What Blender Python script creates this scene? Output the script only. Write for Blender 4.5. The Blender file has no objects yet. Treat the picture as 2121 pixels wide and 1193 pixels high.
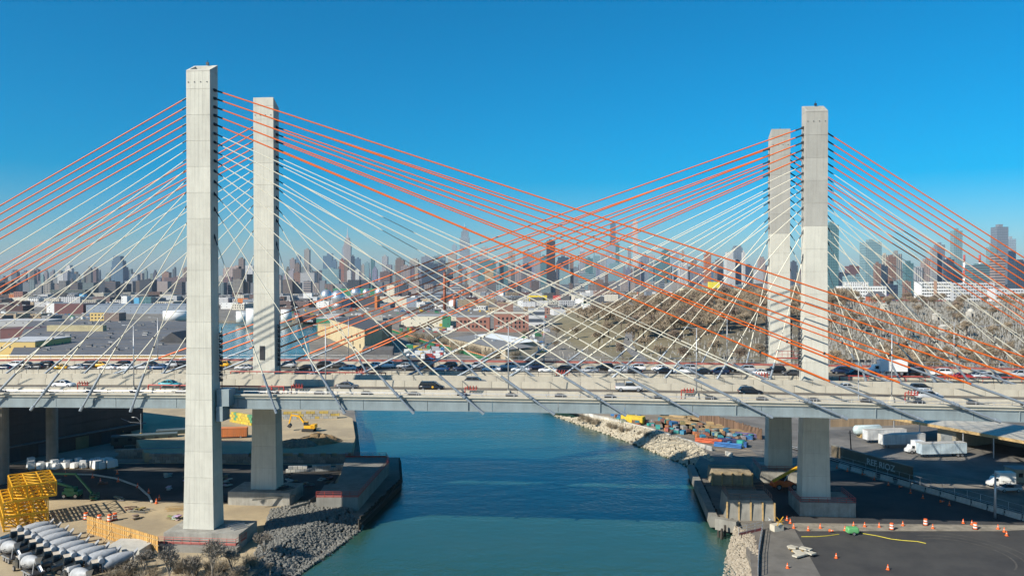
import bpy, bmesh, math, random
from mathutils import Vector, Matrix, noise as mnoise
random.seed(7)
S = bpy.context.scene
COL = S.collection
rad = math.radians

# ------------------------------------------------------------------ camera
F, CX, CY = 1650.0, 1060.5, 596.5
CAM = Vector((0, 0, 52.0)); PITCH = rad(-0.573)
cd = bpy.data.cameras.new('camera'); cam = bpy.data.objects.new('camera', cd); COL.objects.link(cam)
cd.sensor_width = 36.0; cd.lens = F / 2121 * 36.0; cd.clip_start = 0.5; cd.clip_end = 60000
cam.location = CAM; cam.rotation_euler = (rad(90) + PITCH, 0, 0)
S.camera = cam
S.render.resolution_x, S.render.resolution_y = 1024, 575

# ------------------------------------------------------------------ sky, sun, exposure
SUN_EL = rad(34.0)
SUN_H = Vector((-0.803, -0.596)).normalized()          # horizontal direction towards the sun
w = bpy.data.worlds.new('World'); S.world = w; w.use_nodes = True
nt = w.node_tree; nt.nodes.clear()
sky = nt.nodes.new('ShaderNodeTexSky'); sky.sky_type = 'NISHITA'; sky.sun_disc = False
sky.sun_elevation = SUN_EL; sky.sun_rotation = math.atan2(SUN_H.x, SUN_H.y)
sky.altitude = 50; sky.air_density = 1.0; sky.dust_density = 0.85; sky.ozone_density = 8.0
hsv = nt.nodes.new('ShaderNodeHueSaturation'); hsv.inputs['Hue'].default_value = 0.486; hsv.inputs['Saturation'].default_value = 1.5
bg = nt.nodes.new('ShaderNodeBackground'); bg.inputs['Strength'].default_value = 0.092
wo = nt.nodes.new('ShaderNodeOutputWorld')
nt.links.new(sky.outputs[0], hsv.inputs['Color']); nt.links.new(hsv.outputs[0], bg.inputs[0]); nt.links.new(bg.outputs[0], wo.inputs[0])
sd = bpy.data.lights.new('sun', 'SUN'); sd.energy = 5.0; sd.angle = rad(0.5); sd.color = (1.0, 0.93, 0.80)
sun = bpy.data.objects.new('sun', sd); COL.objects.link(sun)
tosun = Vector((SUN_H.x * math.cos(SUN_EL), SUN_H.y * math.cos(SUN_EL), math.sin(SUN_EL)))
sun.rotation_euler = (-tosun).to_track_quat('-Z', 'Y').to_euler(); sun.location = (-60, -60, 140)
S.view_settings.view_transform = 'Standard'; S.view_settings.look = 'None'
S.view_settings.exposure = 0.5; S.view_settings.gamma = 1.0
S.cycles.use_denoising = True
S.cycles.max_bounces = 6; S.cycles.diffuse_bounces = 2; S.cycles.glossy_bounces = 3
S.cycles.volume_bounces = 0; S.cycles.transparent_max_bounces = 8
S.cycles.use_adaptive_sampling = True; S.cycles.adaptive_threshold = 0.02

# ------------------------------------------------------------------ pixels to points, bridge frame
CP, SP = math.cos(PITCH), math.sin(PITCH)
def ray(px, py):
    x, y, z = (px - CX) / F, 1.0, -(py - CY) / F
    return Vector((x, y * CP - z * SP, y * SP + z * CP))
def at_z(px, py, z):
    d = ray(px, py); return CAM + d * ((z - CAM.z) / d.z)
def at_y(px, py, Y):
    d = ray(px, py); return CAM + d * (Y / d.y)
P0 = Vector((-58.6, 151.0, 0)); YAW = -rad(4.9)
UX = Vector((math.cos(YAW), math.sin(YAW), 0)); VX = Vector((-math.sin(YAW), math.cos(YAW), 0))
def BR(u, v, z=0.0): return P0 + UX * u + VX * v + Vector((0, 0, z))

# ------------------------------------------------------------------ materials
MATS = {}
def newmat(name):
    m = bpy.data.materials.new(name); m.use_nodes = True
    b = m.node_tree.nodes['Principled BSDF']; MATS[name] = m
    return m, m.node_tree, b
def N(t, kind, **kw):
    n = t.nodes.new(kind)
    for k, v in kw.items(): setattr(n, k, v)
    return n
def setin(n, **kw):
    for k, v in kw.items(): n.inputs[k].default_value = v
    return n
def mathn(t, op, a, b=None, c=None):
    n = t.nodes.new('ShaderNodeMath'); n.operation = op
    for i, x in enumerate((a, b, c)):
        if x is None: continue
        if isinstance(x, (int, float)): n.inputs[i].default_value = x
        else: t.links.new(x, n.inputs[i])
    return n.outputs[0]
def mixc(t, fac, a, b, mode='MIX'):
    n = t.nodes.new('ShaderNodeMix'); n.data_type = 'RGBA'; n.blend_type = mode
    for s, x in ((n.inputs[0], fac), (n.inputs[6], a), (n.inputs[7], b)):
        if isinstance(x, (int, float)): s.default_value = x
        elif isinstance(x, tuple): s.default_value = (*x[:3], 1)
        else: t.links.new(x, s)
    return n.outputs[2]
def noise(t, vec, scale, detail=4, rough=.6):
    n = t.nodes.new('ShaderNodeTexNoise'); setin(n, Scale=scale, Detail=detail, Roughness=rough)
    t.links.new(vec, n.inputs['Vector']); return n.outputs[0]
def ramp(t, fac, lo, hi):
    n = t.nodes.new('ShaderNodeMapRange'); n.clamp = True
    t.links.new(fac, n.inputs[0]); setin(n, **{'From Min': lo, 'From Max': hi}); return n.outputs[0]
def coords(t, world=False):
    if world: return t.nodes.new('ShaderNodeNewGeometry').outputs['Position']
    return t.nodes.new('ShaderNodeTexCoord').outputs['Object']
def scaled(t, vec, s):
    n = t.nodes.new('ShaderNodeVectorMath'); n.operation = 'MULTIPLY'; n.inputs[1].default_value = s
    t.links.new(vec, n.inputs[0]); return n.outputs[0]
def mat(name, col, rough=.7, metal=0.0, var=.25, scale=.6, col2=None, bump=0.0, bscale=None, world=False, streak=0.0, coat=0, objcol=False, spec=None):
    if name in MATS: return MATS[name]
    m, t, b = newmat(name)
    v = coords(t, world)
    base = t.nodes.new('ShaderNodeObjectInfo').outputs['Color'] if objcol else col
    c2 = col2 or tuple(c * (1 - var * 1.3) for c in col)
    n1 = ramp(t, noise(t, v, scale, 5), .35, .68)
    if objcol:
        dark = mixc(t, 1.0, base, tuple([1 - var] * 3), 'MULTIPLY'); c = mixc(t, n1, base, dark)
    else:
        c = mixc(t, n1, col, c2)
    n2 = ramp(t, noise(t, v, scale * 9, 3), .3, .7)
    c = mixc(t, mathn(t, 'MULTIPLY', n2, var * .8), c, mixc(t, 1.0, c, (.72, .7, .68), 'MULTIPLY'))
    if streak:
        sv = scaled(t, v, (1.3, 1.3, .07)); n3 = ramp(t, noise(t, sv, 1.6, 4), .48, .75)
        c = mixc(t, mathn(t, 'MULTIPLY', n3, streak), c, (.12, .105, .09))
    t.links.new(c, b.inputs['Base Color'])
    setin(b, Roughness=rough, Metallic=metal)
    if coat: b.inputs['Coat Weight'].default_value = coat
    if spec is not None: b.inputs['Specular IOR Level'].default_value = spec
    if bump:
        bn = N(t, 'ShaderNodeBump'); setin(bn, Strength=min(1, bump), Distance=.08)
        t.links.new(noise(t, v, bscale or scale * 12, 5), bn.inputs['Height']); t.links.new(bn.outputs[0], b.inputs['Normal'])
    return m
def objmat(name, rough=.4, metal=0.0, var=.12, scale=.8, coat=0, streak=0): return mat(name, (1, 1, 1), rough, metal, var, scale, objcol=True, coat=coat, streak=streak)

M_CONC = mat('concrete', (.56, .54, .48), .85, var=.16, scale=.35, streak=.28, bump=.2, bscale=6)
M_CONC_D = mat('concrete_weathered', (.27, .26, .23), .9, var=.25, scale=.3, streak=.4, bump=.3, bscale=5)
M_CONC_L = mat('concrete_light', (.52, .485, .40), .85, var=.12, scale=.5, streak=.12)
M_STEEL = mat('blue_grey_steel', (.27, .325, .34), .5, var=.2, scale=.3, streak=.22)
M_TUBE = mat('galvanised_tube', (.27, .31, .35), .5, .2, var=.1, scale=.8)
M_WHITEC = mat('white_cable', (.74, .69, .55), .45, var=.05, scale=1)
M_ORANGE = mat('orange_cable', (.72, .135, .012), .45, var=.08, scale=1)
M_DARK = mat('dark_rubber', (.025, .025, .03), .6, var=.1)
M_BLACK = mat('black_steel', (.03, .032, .038), .5, var=.1)
M_ROAD = mat('bridge_roadway', (.20, .175, .14), .9, var=.3, scale=.15, streak=0, bump=.1, bscale=10)
t_ = M_ROAD.node_tree; b_ = t_.nodes['Principled BSDF']; lk = b_.inputs['Base Color'].links[0].from_socket
lane = ramp(t_, noise(t_, scaled(t_, coords(t_), (.012, .85, 1)), 1.0, 3), .38, .62); blot = ramp(t_, noise(t_, scaled(t_, coords(t_), (.25, .6, 1)), 1.0, 4), .5, .7)
t_.links.new(mixc(t_, mathn(t_, 'MULTIPLY', blot, .35), mixc(t_, mathn(t_, 'MULTIPLY', lane, .55), lk, (.095, .085, .07)), (.07, .062, .055)), b_.inputs['Base Color'])
M_ASPH = mat('asphalt', (.055, .054, .053), .92, var=.5, scale=.16, col2=(.03, .03, .033), bump=.3, bscale=8, world=True)
M_REDP = mat('red_paint', (.42, .06, .045), .5, var=.12)
M_REDNET = mat('red_safety_net', (.38, .12, .10), .8, var=.2)
M_GALV = mat('galvanised_steel', (.5, .51, .52), .45, .5, var=.1)
M_WHITE = mat('white_paint', (.78, .78, .76), .5, var=.08)
M_YEL = mat('yellow_paint', (.74, .40, .03), .5, var=.12)
M_GREEN = mat('green_paint', (.02, .15, .06), .5, var=.12)
M_WOOD = mat('raw_timber', (.50, .34, .15), .8, var=.3, scale=1.5)
M_CAR = objmat('car_paint', .28, 0.0, .03, .5, coat=.6)
M_OBJ = objmat('painted_surface', .6, 0, .14, .6)
M_OBJW = objmat('weathered_painted_surface', .75, 0, .25, .3, streak=.25)
M_GLASS = mat('dark_glass', (.02, .028, .035), .08, var=.05)
M_TYRE = mat('tyre_rubber', (.022, .022, .022), .8, var=.1)
M_RIM = mat('wheel_rim', (.45, .45, .46), .35, .7, var=.05)
M_LAMP = mat('lamp_lens', (.75, .74, .7), .15, var=.02)
M_TAIL = mat('tail_lamp_lens', (.35, .01, .01), .2, var=.02)

# ------------------------------------------------------------------ object helpers
def link(o, parent=None):
    COL.objects.link(o)
    if parent is not None: o.parent = parent
    return o
def tag(o, label=None, cat=None, group=None, kind=None):
    if label: o['label'] = label
    if cat: o['category'] = cat
    if group: o['group'] = group
    if kind: o['kind'] = kind
    return o
def empty(name, loc=(0, 0, 0), rz=0.0, label=None, cat=None, group=None, parent=None):
    o = bpy.data.objects.new(name, None); o.empty_display_size = .3
    o.location = loc; o.rotation_euler = (0, 0, rz); link(o, parent)
    return tag(o, label, cat, group)
def inst(name, mesh, parent=None, loc=(0, 0, 0), rz=0.0, rot=None, scale=None, color=None):
    o = bpy.data.objects.new(name, mesh); o.location = loc
    o.rotation_euler = rot if rot is not None else (0, 0, rz)
    if scale is not None: o.scale = scale if not isinstance(scale, (int, float)) else (scale,) * 3
    if color is not None: o.color = (*color, 1)
    return link(o, parent)
def copy_tree(o, parent=None, color=None, recolor=()):
    c = o.copy(); COL.objects.link(c); c.parent = parent
    if color is not None and c.name.split('.')[0] in recolor: c.color = (*color, 1)
    for ch in o.children: copy_tree(ch, c, color, recolor)
    return c

class MB:
    def __init__(s): s.v = []; s.f = []
    def add(s, vs, fs):
        o = len(s.v); s.v += [tuple(x) for x in vs]; s.f += [tuple(i + o for i in f) for f in fs]; return s
    def box(s, x0, x1, y0, y1, z0, z1, top=None):
        a, b, c, d = (top or (x0, x1, y0, y1))
        return s.add([(x0, y0, z0), (x1, y0, z0), (x1, y1, z0), (x0, y1, z0), (a, c, z1), (b, c, z1), (b, d, z1), (a, d, z1)],
                     [(3, 2, 1, 0), (4, 5, 6, 7), (0, 1, 5, 4), (1, 2, 6, 5), (2, 3, 7, 6), (3, 0, 4, 7)])
    def cbox(s, c, sz, rz=0.0, R=None):
        hx, hy, hz = sz[0] / 2, sz[1] / 2, sz[2] / 2
        R = R or Matrix.Rotation(rz, 3, 'Z'); c = Vector(c)
        vs = [c + R @ Vector((x * hx, y * hy, z * hz)) for z in (-1, 1) for x, y in ((-1, -1), (1, -1), (1, 1), (-1, 1))]
        return s.add(vs, [(3, 2, 1, 0), (4, 5, 6, 7), (0, 1, 5, 4), (1, 2, 6, 5), (2, 3, 7, 6), (3, 0, 4, 7)])
    def tube(s, p0, p1, r0, r1=None, n=8, caps=True):
        p0, p1 = Vector(p0), Vector(p1); r1 = r0 if r1 is None else r1
        d = (p1 - p0)
        if d.length < 1e-6: return s
        d.normalize(); a = d.orthogonal().normalized(); b = d.cross(a)
        vs = []
        for p, r in ((p0, r0), (p1, r1)):
            for k in range(n):
                th = 2 * math.pi * k / n; vs.append(p + (a * math.cos(th) + b * math.sin(th)) * r)
        fs = [(k, (k + 1) % n, n + (k + 1) % n, n + k) for k in range(n)]
        if caps: fs += [tuple(range(n - 1, -1, -1)), tuple(range(n, 2 * n))]
        return s.add(vs, fs)
    def bar(s, p0, p1, w=.1): return s.tube(p0, p1, w * .7071, n=4)
    def path(s, pts, r, n=6):
        for a, b in zip(pts, pts[1:]): s.tube(a, b, r, n=n)
        return s
    def prism(s, poly, z0, z1, top=None):
        n = len(poly); tp = top or poly
        return s.add([(x, y, z0) for x, y in poly] + [(x, y, z1) for x, y in tp],
                     [tuple(range(n - 1, -1, -1)), tuple(range(n, 2 * n))] + [(k, (k + 1) % n, n + (k + 1) % n, n + k) for k in range(n)])
    def lathe(s, prof, n=16, c=(0, 0, 0), axis=None):
        # prof: (r, h) list; axis matrix maps local z to another direction
        R = axis or Matrix.Identity(3); c = Vector(c); vs = []; fs = []
        for r, h in prof:
            for k in range(n):
                th = 2 * math.pi * k / n; vs.append(c + R @ Vector((r * math.cos(th), r * math.sin(th), h)))
        for i in range(len(prof) - 1):
            for k in range(n):
                fs.append((i * n + k, i * n + (k + 1) % n, (i + 1) * n + (k + 1) % n, (i + 1) * n + k))
        fs += [tuple(range(n - 1, -1, -1)), tuple(range((len(prof) - 1) * n, len(prof) * n))]
        return s.add(vs, fs)
    def mesh(s, name, m=None, smooth=False):
        me = bpy.data.meshes.new(name); me.from_pydata(s.v, [], s.f); me.update()
        if m: me.materials.append(m)
        if smooth: me.polygons.foreach_set('use_smooth', [len(p.vertices) == 4 for p in me.polygons])
        return me
    def obj(s, name, m, parent=None, smooth=False, loc=(0, 0, 0), rz=0.0, color=None):
        return inst(name, s.mesh(name, m, smooth), parent, loc, rz, color=color)
def sheet(name, poly, z, m, kind='structure', label=None):
    me = bpy.data.meshes.new(name); n = len(poly)
    me.from_pydata([(p[0], p[1], z) for p in poly], [], [tuple(range(n))]); me.update()
    if me.polygons[0].normal.z < 0: me.flip_normals()
    me.materials.append(m)
    return tag(inst(name, me), label, None, None, kind)
# ------------------------------------------------------------------ terrain, water
def sstep(a, b, x):
    t = min(1, max(0, (x - a) / (b - a))); return t * t * (3 - 2 * t)
GZ = 2.3
def cem_left(Y): return 14 + .045 * (Y - 490)
def H(x, y):
    h = GZ
    e = x - cem_left(y)
    hill = 25.0 * sstep(330, 780, y) * sstep(-10, 190, e) * (1 - .8 * sstep(930, 1300, y)) * (1 - .3 * sstep(500, 1200, x))
    h += hill
    if hill > .3: h += 1.3 * mnoise.noise((x * .012, y * .012, 0)) * min(1, hill / 4)
    if y > 1400: h += 4 * sstep(1400, 4000, y)
    return h
def wl(*pts): return [at_z(px, py, 0).xy for px, py in pts]
LEFT_BANK = [Vector((-40, 60)), Vector((-48, 104))] + wl((560, 1189), (600, 1140), (640, 1098), (700, 1078), (748, 1092), (829, 1012), (826, 964), (747, 962), (741, 905), (735, 868))
LEFT_BANK += [Vector((-66, 330)), Vector((-110, 400)), Vector((-188, 500)), Vector((-255, 640)), Vector((-315, 800)), Vector((-400, 960))]
RIGHT_BANK = [Vector((26, 60)), Vector((38, 108))] + wl((1545, 1170), (1548, 1108), (1487, 1098), (1437, 985), (1450, 962), (1420, 934), (1320, 897), (1250, 876), (1200, 862))
RIGHT_BANK += [Vector((0, 360)), Vector((-60, 440)), Vector((-112, 500)), Vector((-142, 560)), Vector((-176, 690)), Vector((-170, 760)), Vector((-220, 930))]
CREEK = LEFT_BANK + [Vector((-420, 985)), Vector((-240, 965))] + RIGHT_BANK[::-1]
def build_ground():
    from mathutils.geometry import delaunay_2d_cdt
    pts = list(CREEK); n = len(pts); edges = [(i, (i + 1) % n) for i in range(n)]
    ys = [55]; 
    while ys[-1] < 15000: ys.append(ys[-1] + max(9, ys[-1] * .055))
    for y in ys:
        step = max(10, y * .05); k = int((y * 1.0 + 180) / step)
        for i in range(-k, k + 1):
            pts.append(Vector((i * step + (.3 * step if int(y) % 2 else 0), y)))
    for c in ((-16000, 50), (16000, 50), (-16000, 15800), (16000, 15800)): pts.append(Vector(c))
    vs, es, fs, _, _, _ = delaunay_2d_cdt(pts, edges, [], 0, 1e-4)
    def inside(p):
        c = False; j = n - 1
        for i in range(n):
            a, b = CREEK[i], CREEK[j]
            if (a.y > p.y) != (b.y > p.y) and p.x < (b.x - a.x) * (p.y - a.y) / (b.y - a.y) + a.x: c = not c
            j = i
        return c
    keep = [f for f in fs if not inside(sum((vs[i] for i in f), Vector((0, 0))) / 3)]
    verts = [(v.x, v.y, H(v.x, v.y)) for v in vs]
    me = bpy.data.meshes.new('ground')
    # banks: vertical skirt below the outline
    o = len(verts)
    for p in CREEK: verts.append((p.x, p.y, -2.5))
    idx = {(round(v.x, 3), round(v.y, 3)): i for i, v in enumerate(vs)}
    top = [idx.get((round(p.x, 3), round(p.y, 3))) for p in CREEK]
    for i in range(n):
        j = (i + 1) % n
        if top[i] is not None and top[j] is not None: keep.append((top[i], top[j], o + j, o + i))
    me.from_pydata(verts, [], keep); me.update()
    m, t, b = newmat('city_ground')
    P = coords(t, True)
    n1 = ramp(t, noise(t, P, .012, 6, .7), .4, .62); n2 = ramp(t, noise(t, P, .09, 5, .7), .4, .65)
    n3 = ramp(t, noise(t, P, .8, 4), .3, .7)
    c = mixc(t, n1, (.19, .17, .145), (.27, .24, .195)); c = mixc(t, n2, c, (.12, .112, .10))
    # winter grass on the cemetery hill, by height
    sep = N(t, 'ShaderNodeSeparateXYZ'); t.links.new(P, sep.inputs[0])
    g = ramp(t, noise(t, P, .05, 6, .7), .38, .62)
    grass = mixc(t, g, (.27, .225, .115), (.15, .125, .065)); grass = mixc(t, mathn(t, 'MULTIPLY', n3, .5), grass, (.22, .17, .10))
    grass = mixc(t, ramp(t, sep.outputs[0], 60, 160), grass, mixc(t, g, (.185, .15, .095), (.10, .085, .055)))
    c = mixc(t, ramp(t, sep.outputs[2], 3.0, 4.2), c, grass)
    far = ramp(t, sep.outputs[1], 1250, 1500)
    c = mixc(t, far, c, (.17, .15, .135))
    c = mixc(t, mathn(t, 'MULTIPLY', n3, .35), c, mixc(t, 1.0, c, (.6, .6, .6), 'MULTIPLY'))
    t.links.new(c, b.inputs['Base Color']); setin(b, Roughness=.95)
    me.materials.append(m)
    tag(inst('ground', me), kind='structure')
build_ground()

def build_water():
    m, t, b = newmat('creek_water')
    P = coords(t, True)
    n1 = ramp(t, noise(t, P, .03, 4), .35, .65)
    c = mixc(t, n1, (.022, .076, .060), (.028, .078, .060))
    t.links.new(c, b.inputs['Base Color']); setin(b, Roughness=.07, IOR=1.6)
    bn = N(t, 'ShaderNodeBump'); setin(bn, Strength=.8, Distance=.25)
    v1 = noise(t, scaled(t, P, (1, .55, 1)), 1.1, 5, .65); v2 = noise(t, scaled(t, P, (.6, 1.0, 1)), .22, 3)
    t.links.new(mathn(t, 'ADD', v1, mathn(t, 'MULTIPLY', v2, 1.2)), bn.inputs['Height'])
    t.links.new(bn.outputs[0], b.inputs['Normal'])
    bf = ramp(t, noise(t, scaled(t, P, (.35, 1, 1)), .035, 4, .65), .35, .7); bn.inputs['Strength'].default_value = .5; t.links.new(mathn(t, 'ADD', .25, mathn(t, 'MULTIPLY', bf, .5)), bn.inputs['Strength'])
    sheet('water', [(-440, 50), (140, 50), (140, 420), (-60, 1010), (-440, 1010)], 0.0, m)
build_water()
# ------------------------------------------------------------------ the two bridges
def zc(u): return -5e-5 * (u - 50) ** 2
ZG0, ZG1, ZS, ZR = 27.5, 29.43, 30.0, 30.2     # girder bottom/top, slab edge top, roadway
Y2Z = lambda y: 52 + (580 - y) * .0915
MAIN_Z = [Y2Z(y) for y in (489, 432, 401, 376, 354, 333, 313.5, 295, 277, 258, 240, 222.5, 205, 188)]
BACK_Z = [Y2Z(y) for y in (503, 446, 415, 388, 366, 344, 324, 305, 286, 270, 252, 234.6, 217.5, 199)]

def tower(bridge, u, v, ztop, low, label):
    T = empty('tower', (u, v, 0), parent=bridge); T['label'] = label
    def dims(z):
        k = max(0, (55 - z) / 50); return 2.3 + .32 * k + .35 * k * k, 1.62 + .2 * k + .35 * k * k
    zb = 5.3; H_ = 4.85; z = zb; i = 0
    grooves = (-.62, -.28, .06, .40)
    while z < ztop - 2.2:
        z1 = min(z + H_, ztop - 1.9) if z + H_ < ztop - 3.5 else ztop - 1.9
        a0, b0 = dims(z); a1, b1 = dims(z1); g = .018
        def ring(a, b):
            p = [(-a, -b)]
            for q in grooves:
                x = q * a; p += [(x - .025, -b), (x - .012, -b + .014), (x + .012, -b + .014), (x + .025, -b)]
            p += [(a, -b), (a, b), (-a, b)]
            return p
        mb = MB(); mb.prism(ring(a0, b0), z + g, z1 - g, ring(a1, b1))
        mb.prism([(-a1 + .06, -b1 + .09), (a1 - .06, -b1 + .09), (a1 - .06, b1 - .06), (-a1 + .06, b1 - .06)], z1 - g - .01, z1 + g + .01)
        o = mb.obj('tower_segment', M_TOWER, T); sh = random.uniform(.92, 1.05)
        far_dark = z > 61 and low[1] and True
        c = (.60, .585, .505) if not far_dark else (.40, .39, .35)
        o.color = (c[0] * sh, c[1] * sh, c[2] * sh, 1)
        z = z1; i += 1
    # hollow slanted head
    a, b = dims(z); w_ = .45; lo, hi = z + .25, z + 1.9
    zf, zk = (lo, hi) if low[0] == 'front' else (hi, lo)
    outer = [(-a, -b, zf), (a, -b, zf), (a, b, zk), (-a, b, zk)]
    slope = (zk - zf) / (2 * b)
    inner = [(x, y, zf + slope * (y + b)) for x, y in ((-a + w_, -b + w_), (a - w_, -b + w_), (a - w_, b - w_), (-a + w_, b - w_))]
    vs = [(x, y, z + .02) for x, y, _ in outer] + outer + inner + [(x, y, z + .02) for x, y, _ in inner]
    fs = []
    for k in range(4):
        j = (k + 1) % 4
        fs += [(k, j, 4 + j, 4 + k), (4 + k, 4 + j, 8 + j, 8 + k), (8 + k, 8 + j, 12 + j, 12 + k)]
    fs.append((12, 13, 14, 15))
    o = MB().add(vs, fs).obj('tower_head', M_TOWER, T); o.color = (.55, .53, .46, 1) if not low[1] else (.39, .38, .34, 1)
    lm = MB().cbox((.5, b - .4, hi + .25), (.5, .3, .5)).tube((.5, b - .4, hi), (.5, b - .4, hi + .9), .05, n=5)
    lm.obj('aviation_lamp', M_BLACK, T)
    bx = MB()
    for q in (-.82, -.3, .22, .75): bx.cbox((q * a, -b - .03, z - 2.0), (.16, .12, .16))
    bx.obj('lifting_bolts', M_BLACK, T)
    # access door on the inner leg and conduit boxes along the side
    if low[0] == 'back' or low[1]:
        pass
    return T, dims
M_TOWER = objmat('tower_concrete', .88, 0, .14, .3, streak=.22)

def cable(bridge, p_top, p_deck, orange, name='stay_cable'):
    p_top, p_deck = Vector(p_top), Vector(p_deck); d = p_top - p_deck; L = d.length; n = d / L
    at = lambda z: p_deck + n * ((z - p_deck.z) / n.z) if z < p_top.z else p_top
    zb = zc(p_deck.x)
    zc1, zc2, zr = 30.6 + zb, 34.3 + zb, 39.4 + zb
    m = M_ORANGE if orange else M_WHITEC; r = .132 if orange else .088
    top1 = p_top - n * 1.9
    o = MB().tube(at(zr), top1, r, n=8, caps=False).tube(at(zc2), at(zr), r + .05, n=8, caps=False).obj(name, m, bridge, smooth=True)
    MB().tube(top1, p_top + n * .4, r + .03, n=8).tube(p_top - n * .55, p_top + n * .3, r + .16, n=8).obj('anchor_sleeve', M_BLACK, o)
    MB().tube(at(zr) - n * .14, at(zr) + n * .14, r + .10, n=8).obj('joint_ring', M_BLACK, o)
    MB().tube(at(zc1) + n * .3, at(zc2), .235, n=10, caps=False).obj('guide_tube', M_TUBE, o, smooth=True)
    MB().tube(at(zc1) - n * .6, at(zc1) - n * .12, .33, n=10).tube(at(zc1) + n * .1, at(zc1) + n * .58, .33, n=10).tube(at(zc1) - n * .6, at(zc1) + n * .58, .26, n=10).obj('collar', M_TUBE, o)
    MB().tube(p_deck - n * .9, at(zc1) - n * .55, .19, n=8).tube(p_deck - n * 1.2, p_deck - n * .1, .3, n=8).obj('anchor_pipe', M_TUBE, o)
    return o

def deck(bridge, v0, v1, lanes, barriers, u0=-250, u1=330):
    # girders, panel by panel, on both edges
    L = 12.2; n = int((u1 - u0) / L)
    gm = MB().box(0, L - .06, -.02, .5, ZG0 + .12, ZG1 - .06).box(0, L, -.28, .75, ZG0, ZG0 + .1).box(0, L, -.2, .75, ZG1 - .05, ZG1).mesh('girder_panel', M_STEEL)
    rib = MB().box(0, .14, -.22, 0, ZG0 + .1, ZG1 - .05).mesh('girder_rib', M_STEEL)
    for i in range(n):
        u = u0 + i * L; z = zc(u + L / 2); sl = math.atan((zc(u + L) - zc(u)) / L)
        o = inst('girder_panel', gm, bridge, (u, v0, zc(u)), rot=(0, -sl, 0))
        o2 = inst('girder_panel', gm, bridge, (u + L, v1, zc(u + L)), rot=(0, sl, math.pi))
        if i % 2 == 0: inst('stiffener', rib, o, (L * .62, 0, 0))
    # slab strips following the profile
    def strip(name, a, b, za, zb, m, step=L):
        mb = MB(); k = int((u1 - u0) / step); vs = []; fs = []
        for i in range(k + 1):
            u = u0 + i * step; q = zc(u)
            vs += [(u, a, za + q), (u, b, za + q), (u, b, zb + q), (u, a, zb + q)]
        for i in range(k):
            p = i * 4
            for s_ in range(4): fs.append((p + s_, p + (s_ + 1) % 4, p + 4 + (s_ + 1) % 4, p + 4 + s_)[::-1])
        mb.add(vs, fs); return mb.obj(name, m, bridge)
    strip('deck_slab', v0 + .1, v1 - .1, 29.5, ZS, M_CONC_L)
    strip('edge_kerb', v0 - .25, v0 + .75, ZS + .004, ZS + .28, M_CONC_L)
    strip('edge_kerb', v1 - .75, v1 + .25, ZS + .004, ZS + .28, M_CONC_L)
    for a, b in lanes: strip('roadway', a, b, ZS + .004, ZR, M_ROAD)
    for a, b in lanes:
        k = int((b - a) / 3.6)
        for j in range(1, k):
            vv = a + (b - a) * j / k; mb = MB()
            for i in range(int((u1 - u0) / 12)):
                u = u0 + i * 12; mb.box(u, u + 3, vv - .07, vv + .07, ZR + zc(u + 1.5) + .004, ZR + zc(u + 1.5) + .012)
            o = mb.obj('lane_marking', M_WHITE, bridge); o['kind'] = 'stuff'
    # precast barrier panels
    for bv, h, wb, wt, name in barriers:
        P = 5.9; bm = MB(); hb, ht = wb / 2, wt / 2
        bm.add([(0, -hb, ZS), (0, hb, ZS), (0, ht, ZS + h), (0, -ht, ZS + h), (P, -hb, ZS), (P, hb, ZS), (P, ht, ZS + h), (P, -ht, ZS + h)],
               [(0, 1, 2, 3), (7, 6, 5, 4), (0, 4, 5, 1), (3, 2, 6, 7), (1, 5, 6, 2), (4, 0, 3, 7)])
        me = bm.mesh(name, M_BARR)
        for i in range(int((u1 - u0) / (P + .05))):
            u = u0 + i * (P + .05); o = inst(name, me, bridge, (u, bv, zc(u)), rot=(0, -math.atan((zc(u + P) - zc(u)) / P), 0))
            sh = random.uniform(.95, 1.04); o.color = (.47 * sh, .43 * sh, .345 * sh, 1)
M_BARR = objmat('precast_concrete', .85, 0, .1, .5, streak=.12)

def rail(bridge, v, z0, h, u0, u1, step, m, r=.045, nrail=2, name='railing'):
    mb = MB()
    k = int((u1 - u0) / step)
    for i in range(k + 1):
        u = u0 + i * step; q = zc(u); mb.tube((u, v, z0 + q), (u, v, z0 + h + q), r, n=5)
        if i < k:
            for j in range(nrail):
                zz = z0 + h * (j + 1) / nrail; mb.tube((u, v, zz + q), (u + step, v, zz + zc(u + step)), r * .8, n=5)
    return mb.obj(name, m, bridge)

rz_b = YAW
near = empty('cable_stayed_bridge', P0, rz_b, 'cable-stayed road bridge whose two pale concrete towers stand on the mixer-truck bank', 'bridge')
far = empty('cable_stayed_bridge', P0, rz_b, 'cable-stayed bridge jammed with cars, its two towers darker grey in their upper half', 'bridge')
NV = (0.0, 28.6); FV = (31.2, 59.0); UT = 121.9
DT = -3.05
for k, v in enumerate(NV):
    tower(near, (0, .9)[k], v, 92.9 if k == 0 else 92.6, ('front', False) if k == 0 else ('back', False), 'pale concrete tower with orange stays near its top')
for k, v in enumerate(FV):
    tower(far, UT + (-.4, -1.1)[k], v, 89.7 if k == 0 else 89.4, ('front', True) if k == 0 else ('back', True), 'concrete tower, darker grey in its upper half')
NEAR_MAIN = [13.6 + 13 * k for k in range(14)]
NEAR_BACK = [14.5 + 10 * k for k in range(9)] + [104, 107, 110, 113, 116]
FAR_MAIN = [10.15 + 12 * k for k in range(14)]
FAR_BACK = [11.6 + 7.6 * k for k in range(9)] + [78, 80.5, 83, 85.5, 88]
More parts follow.
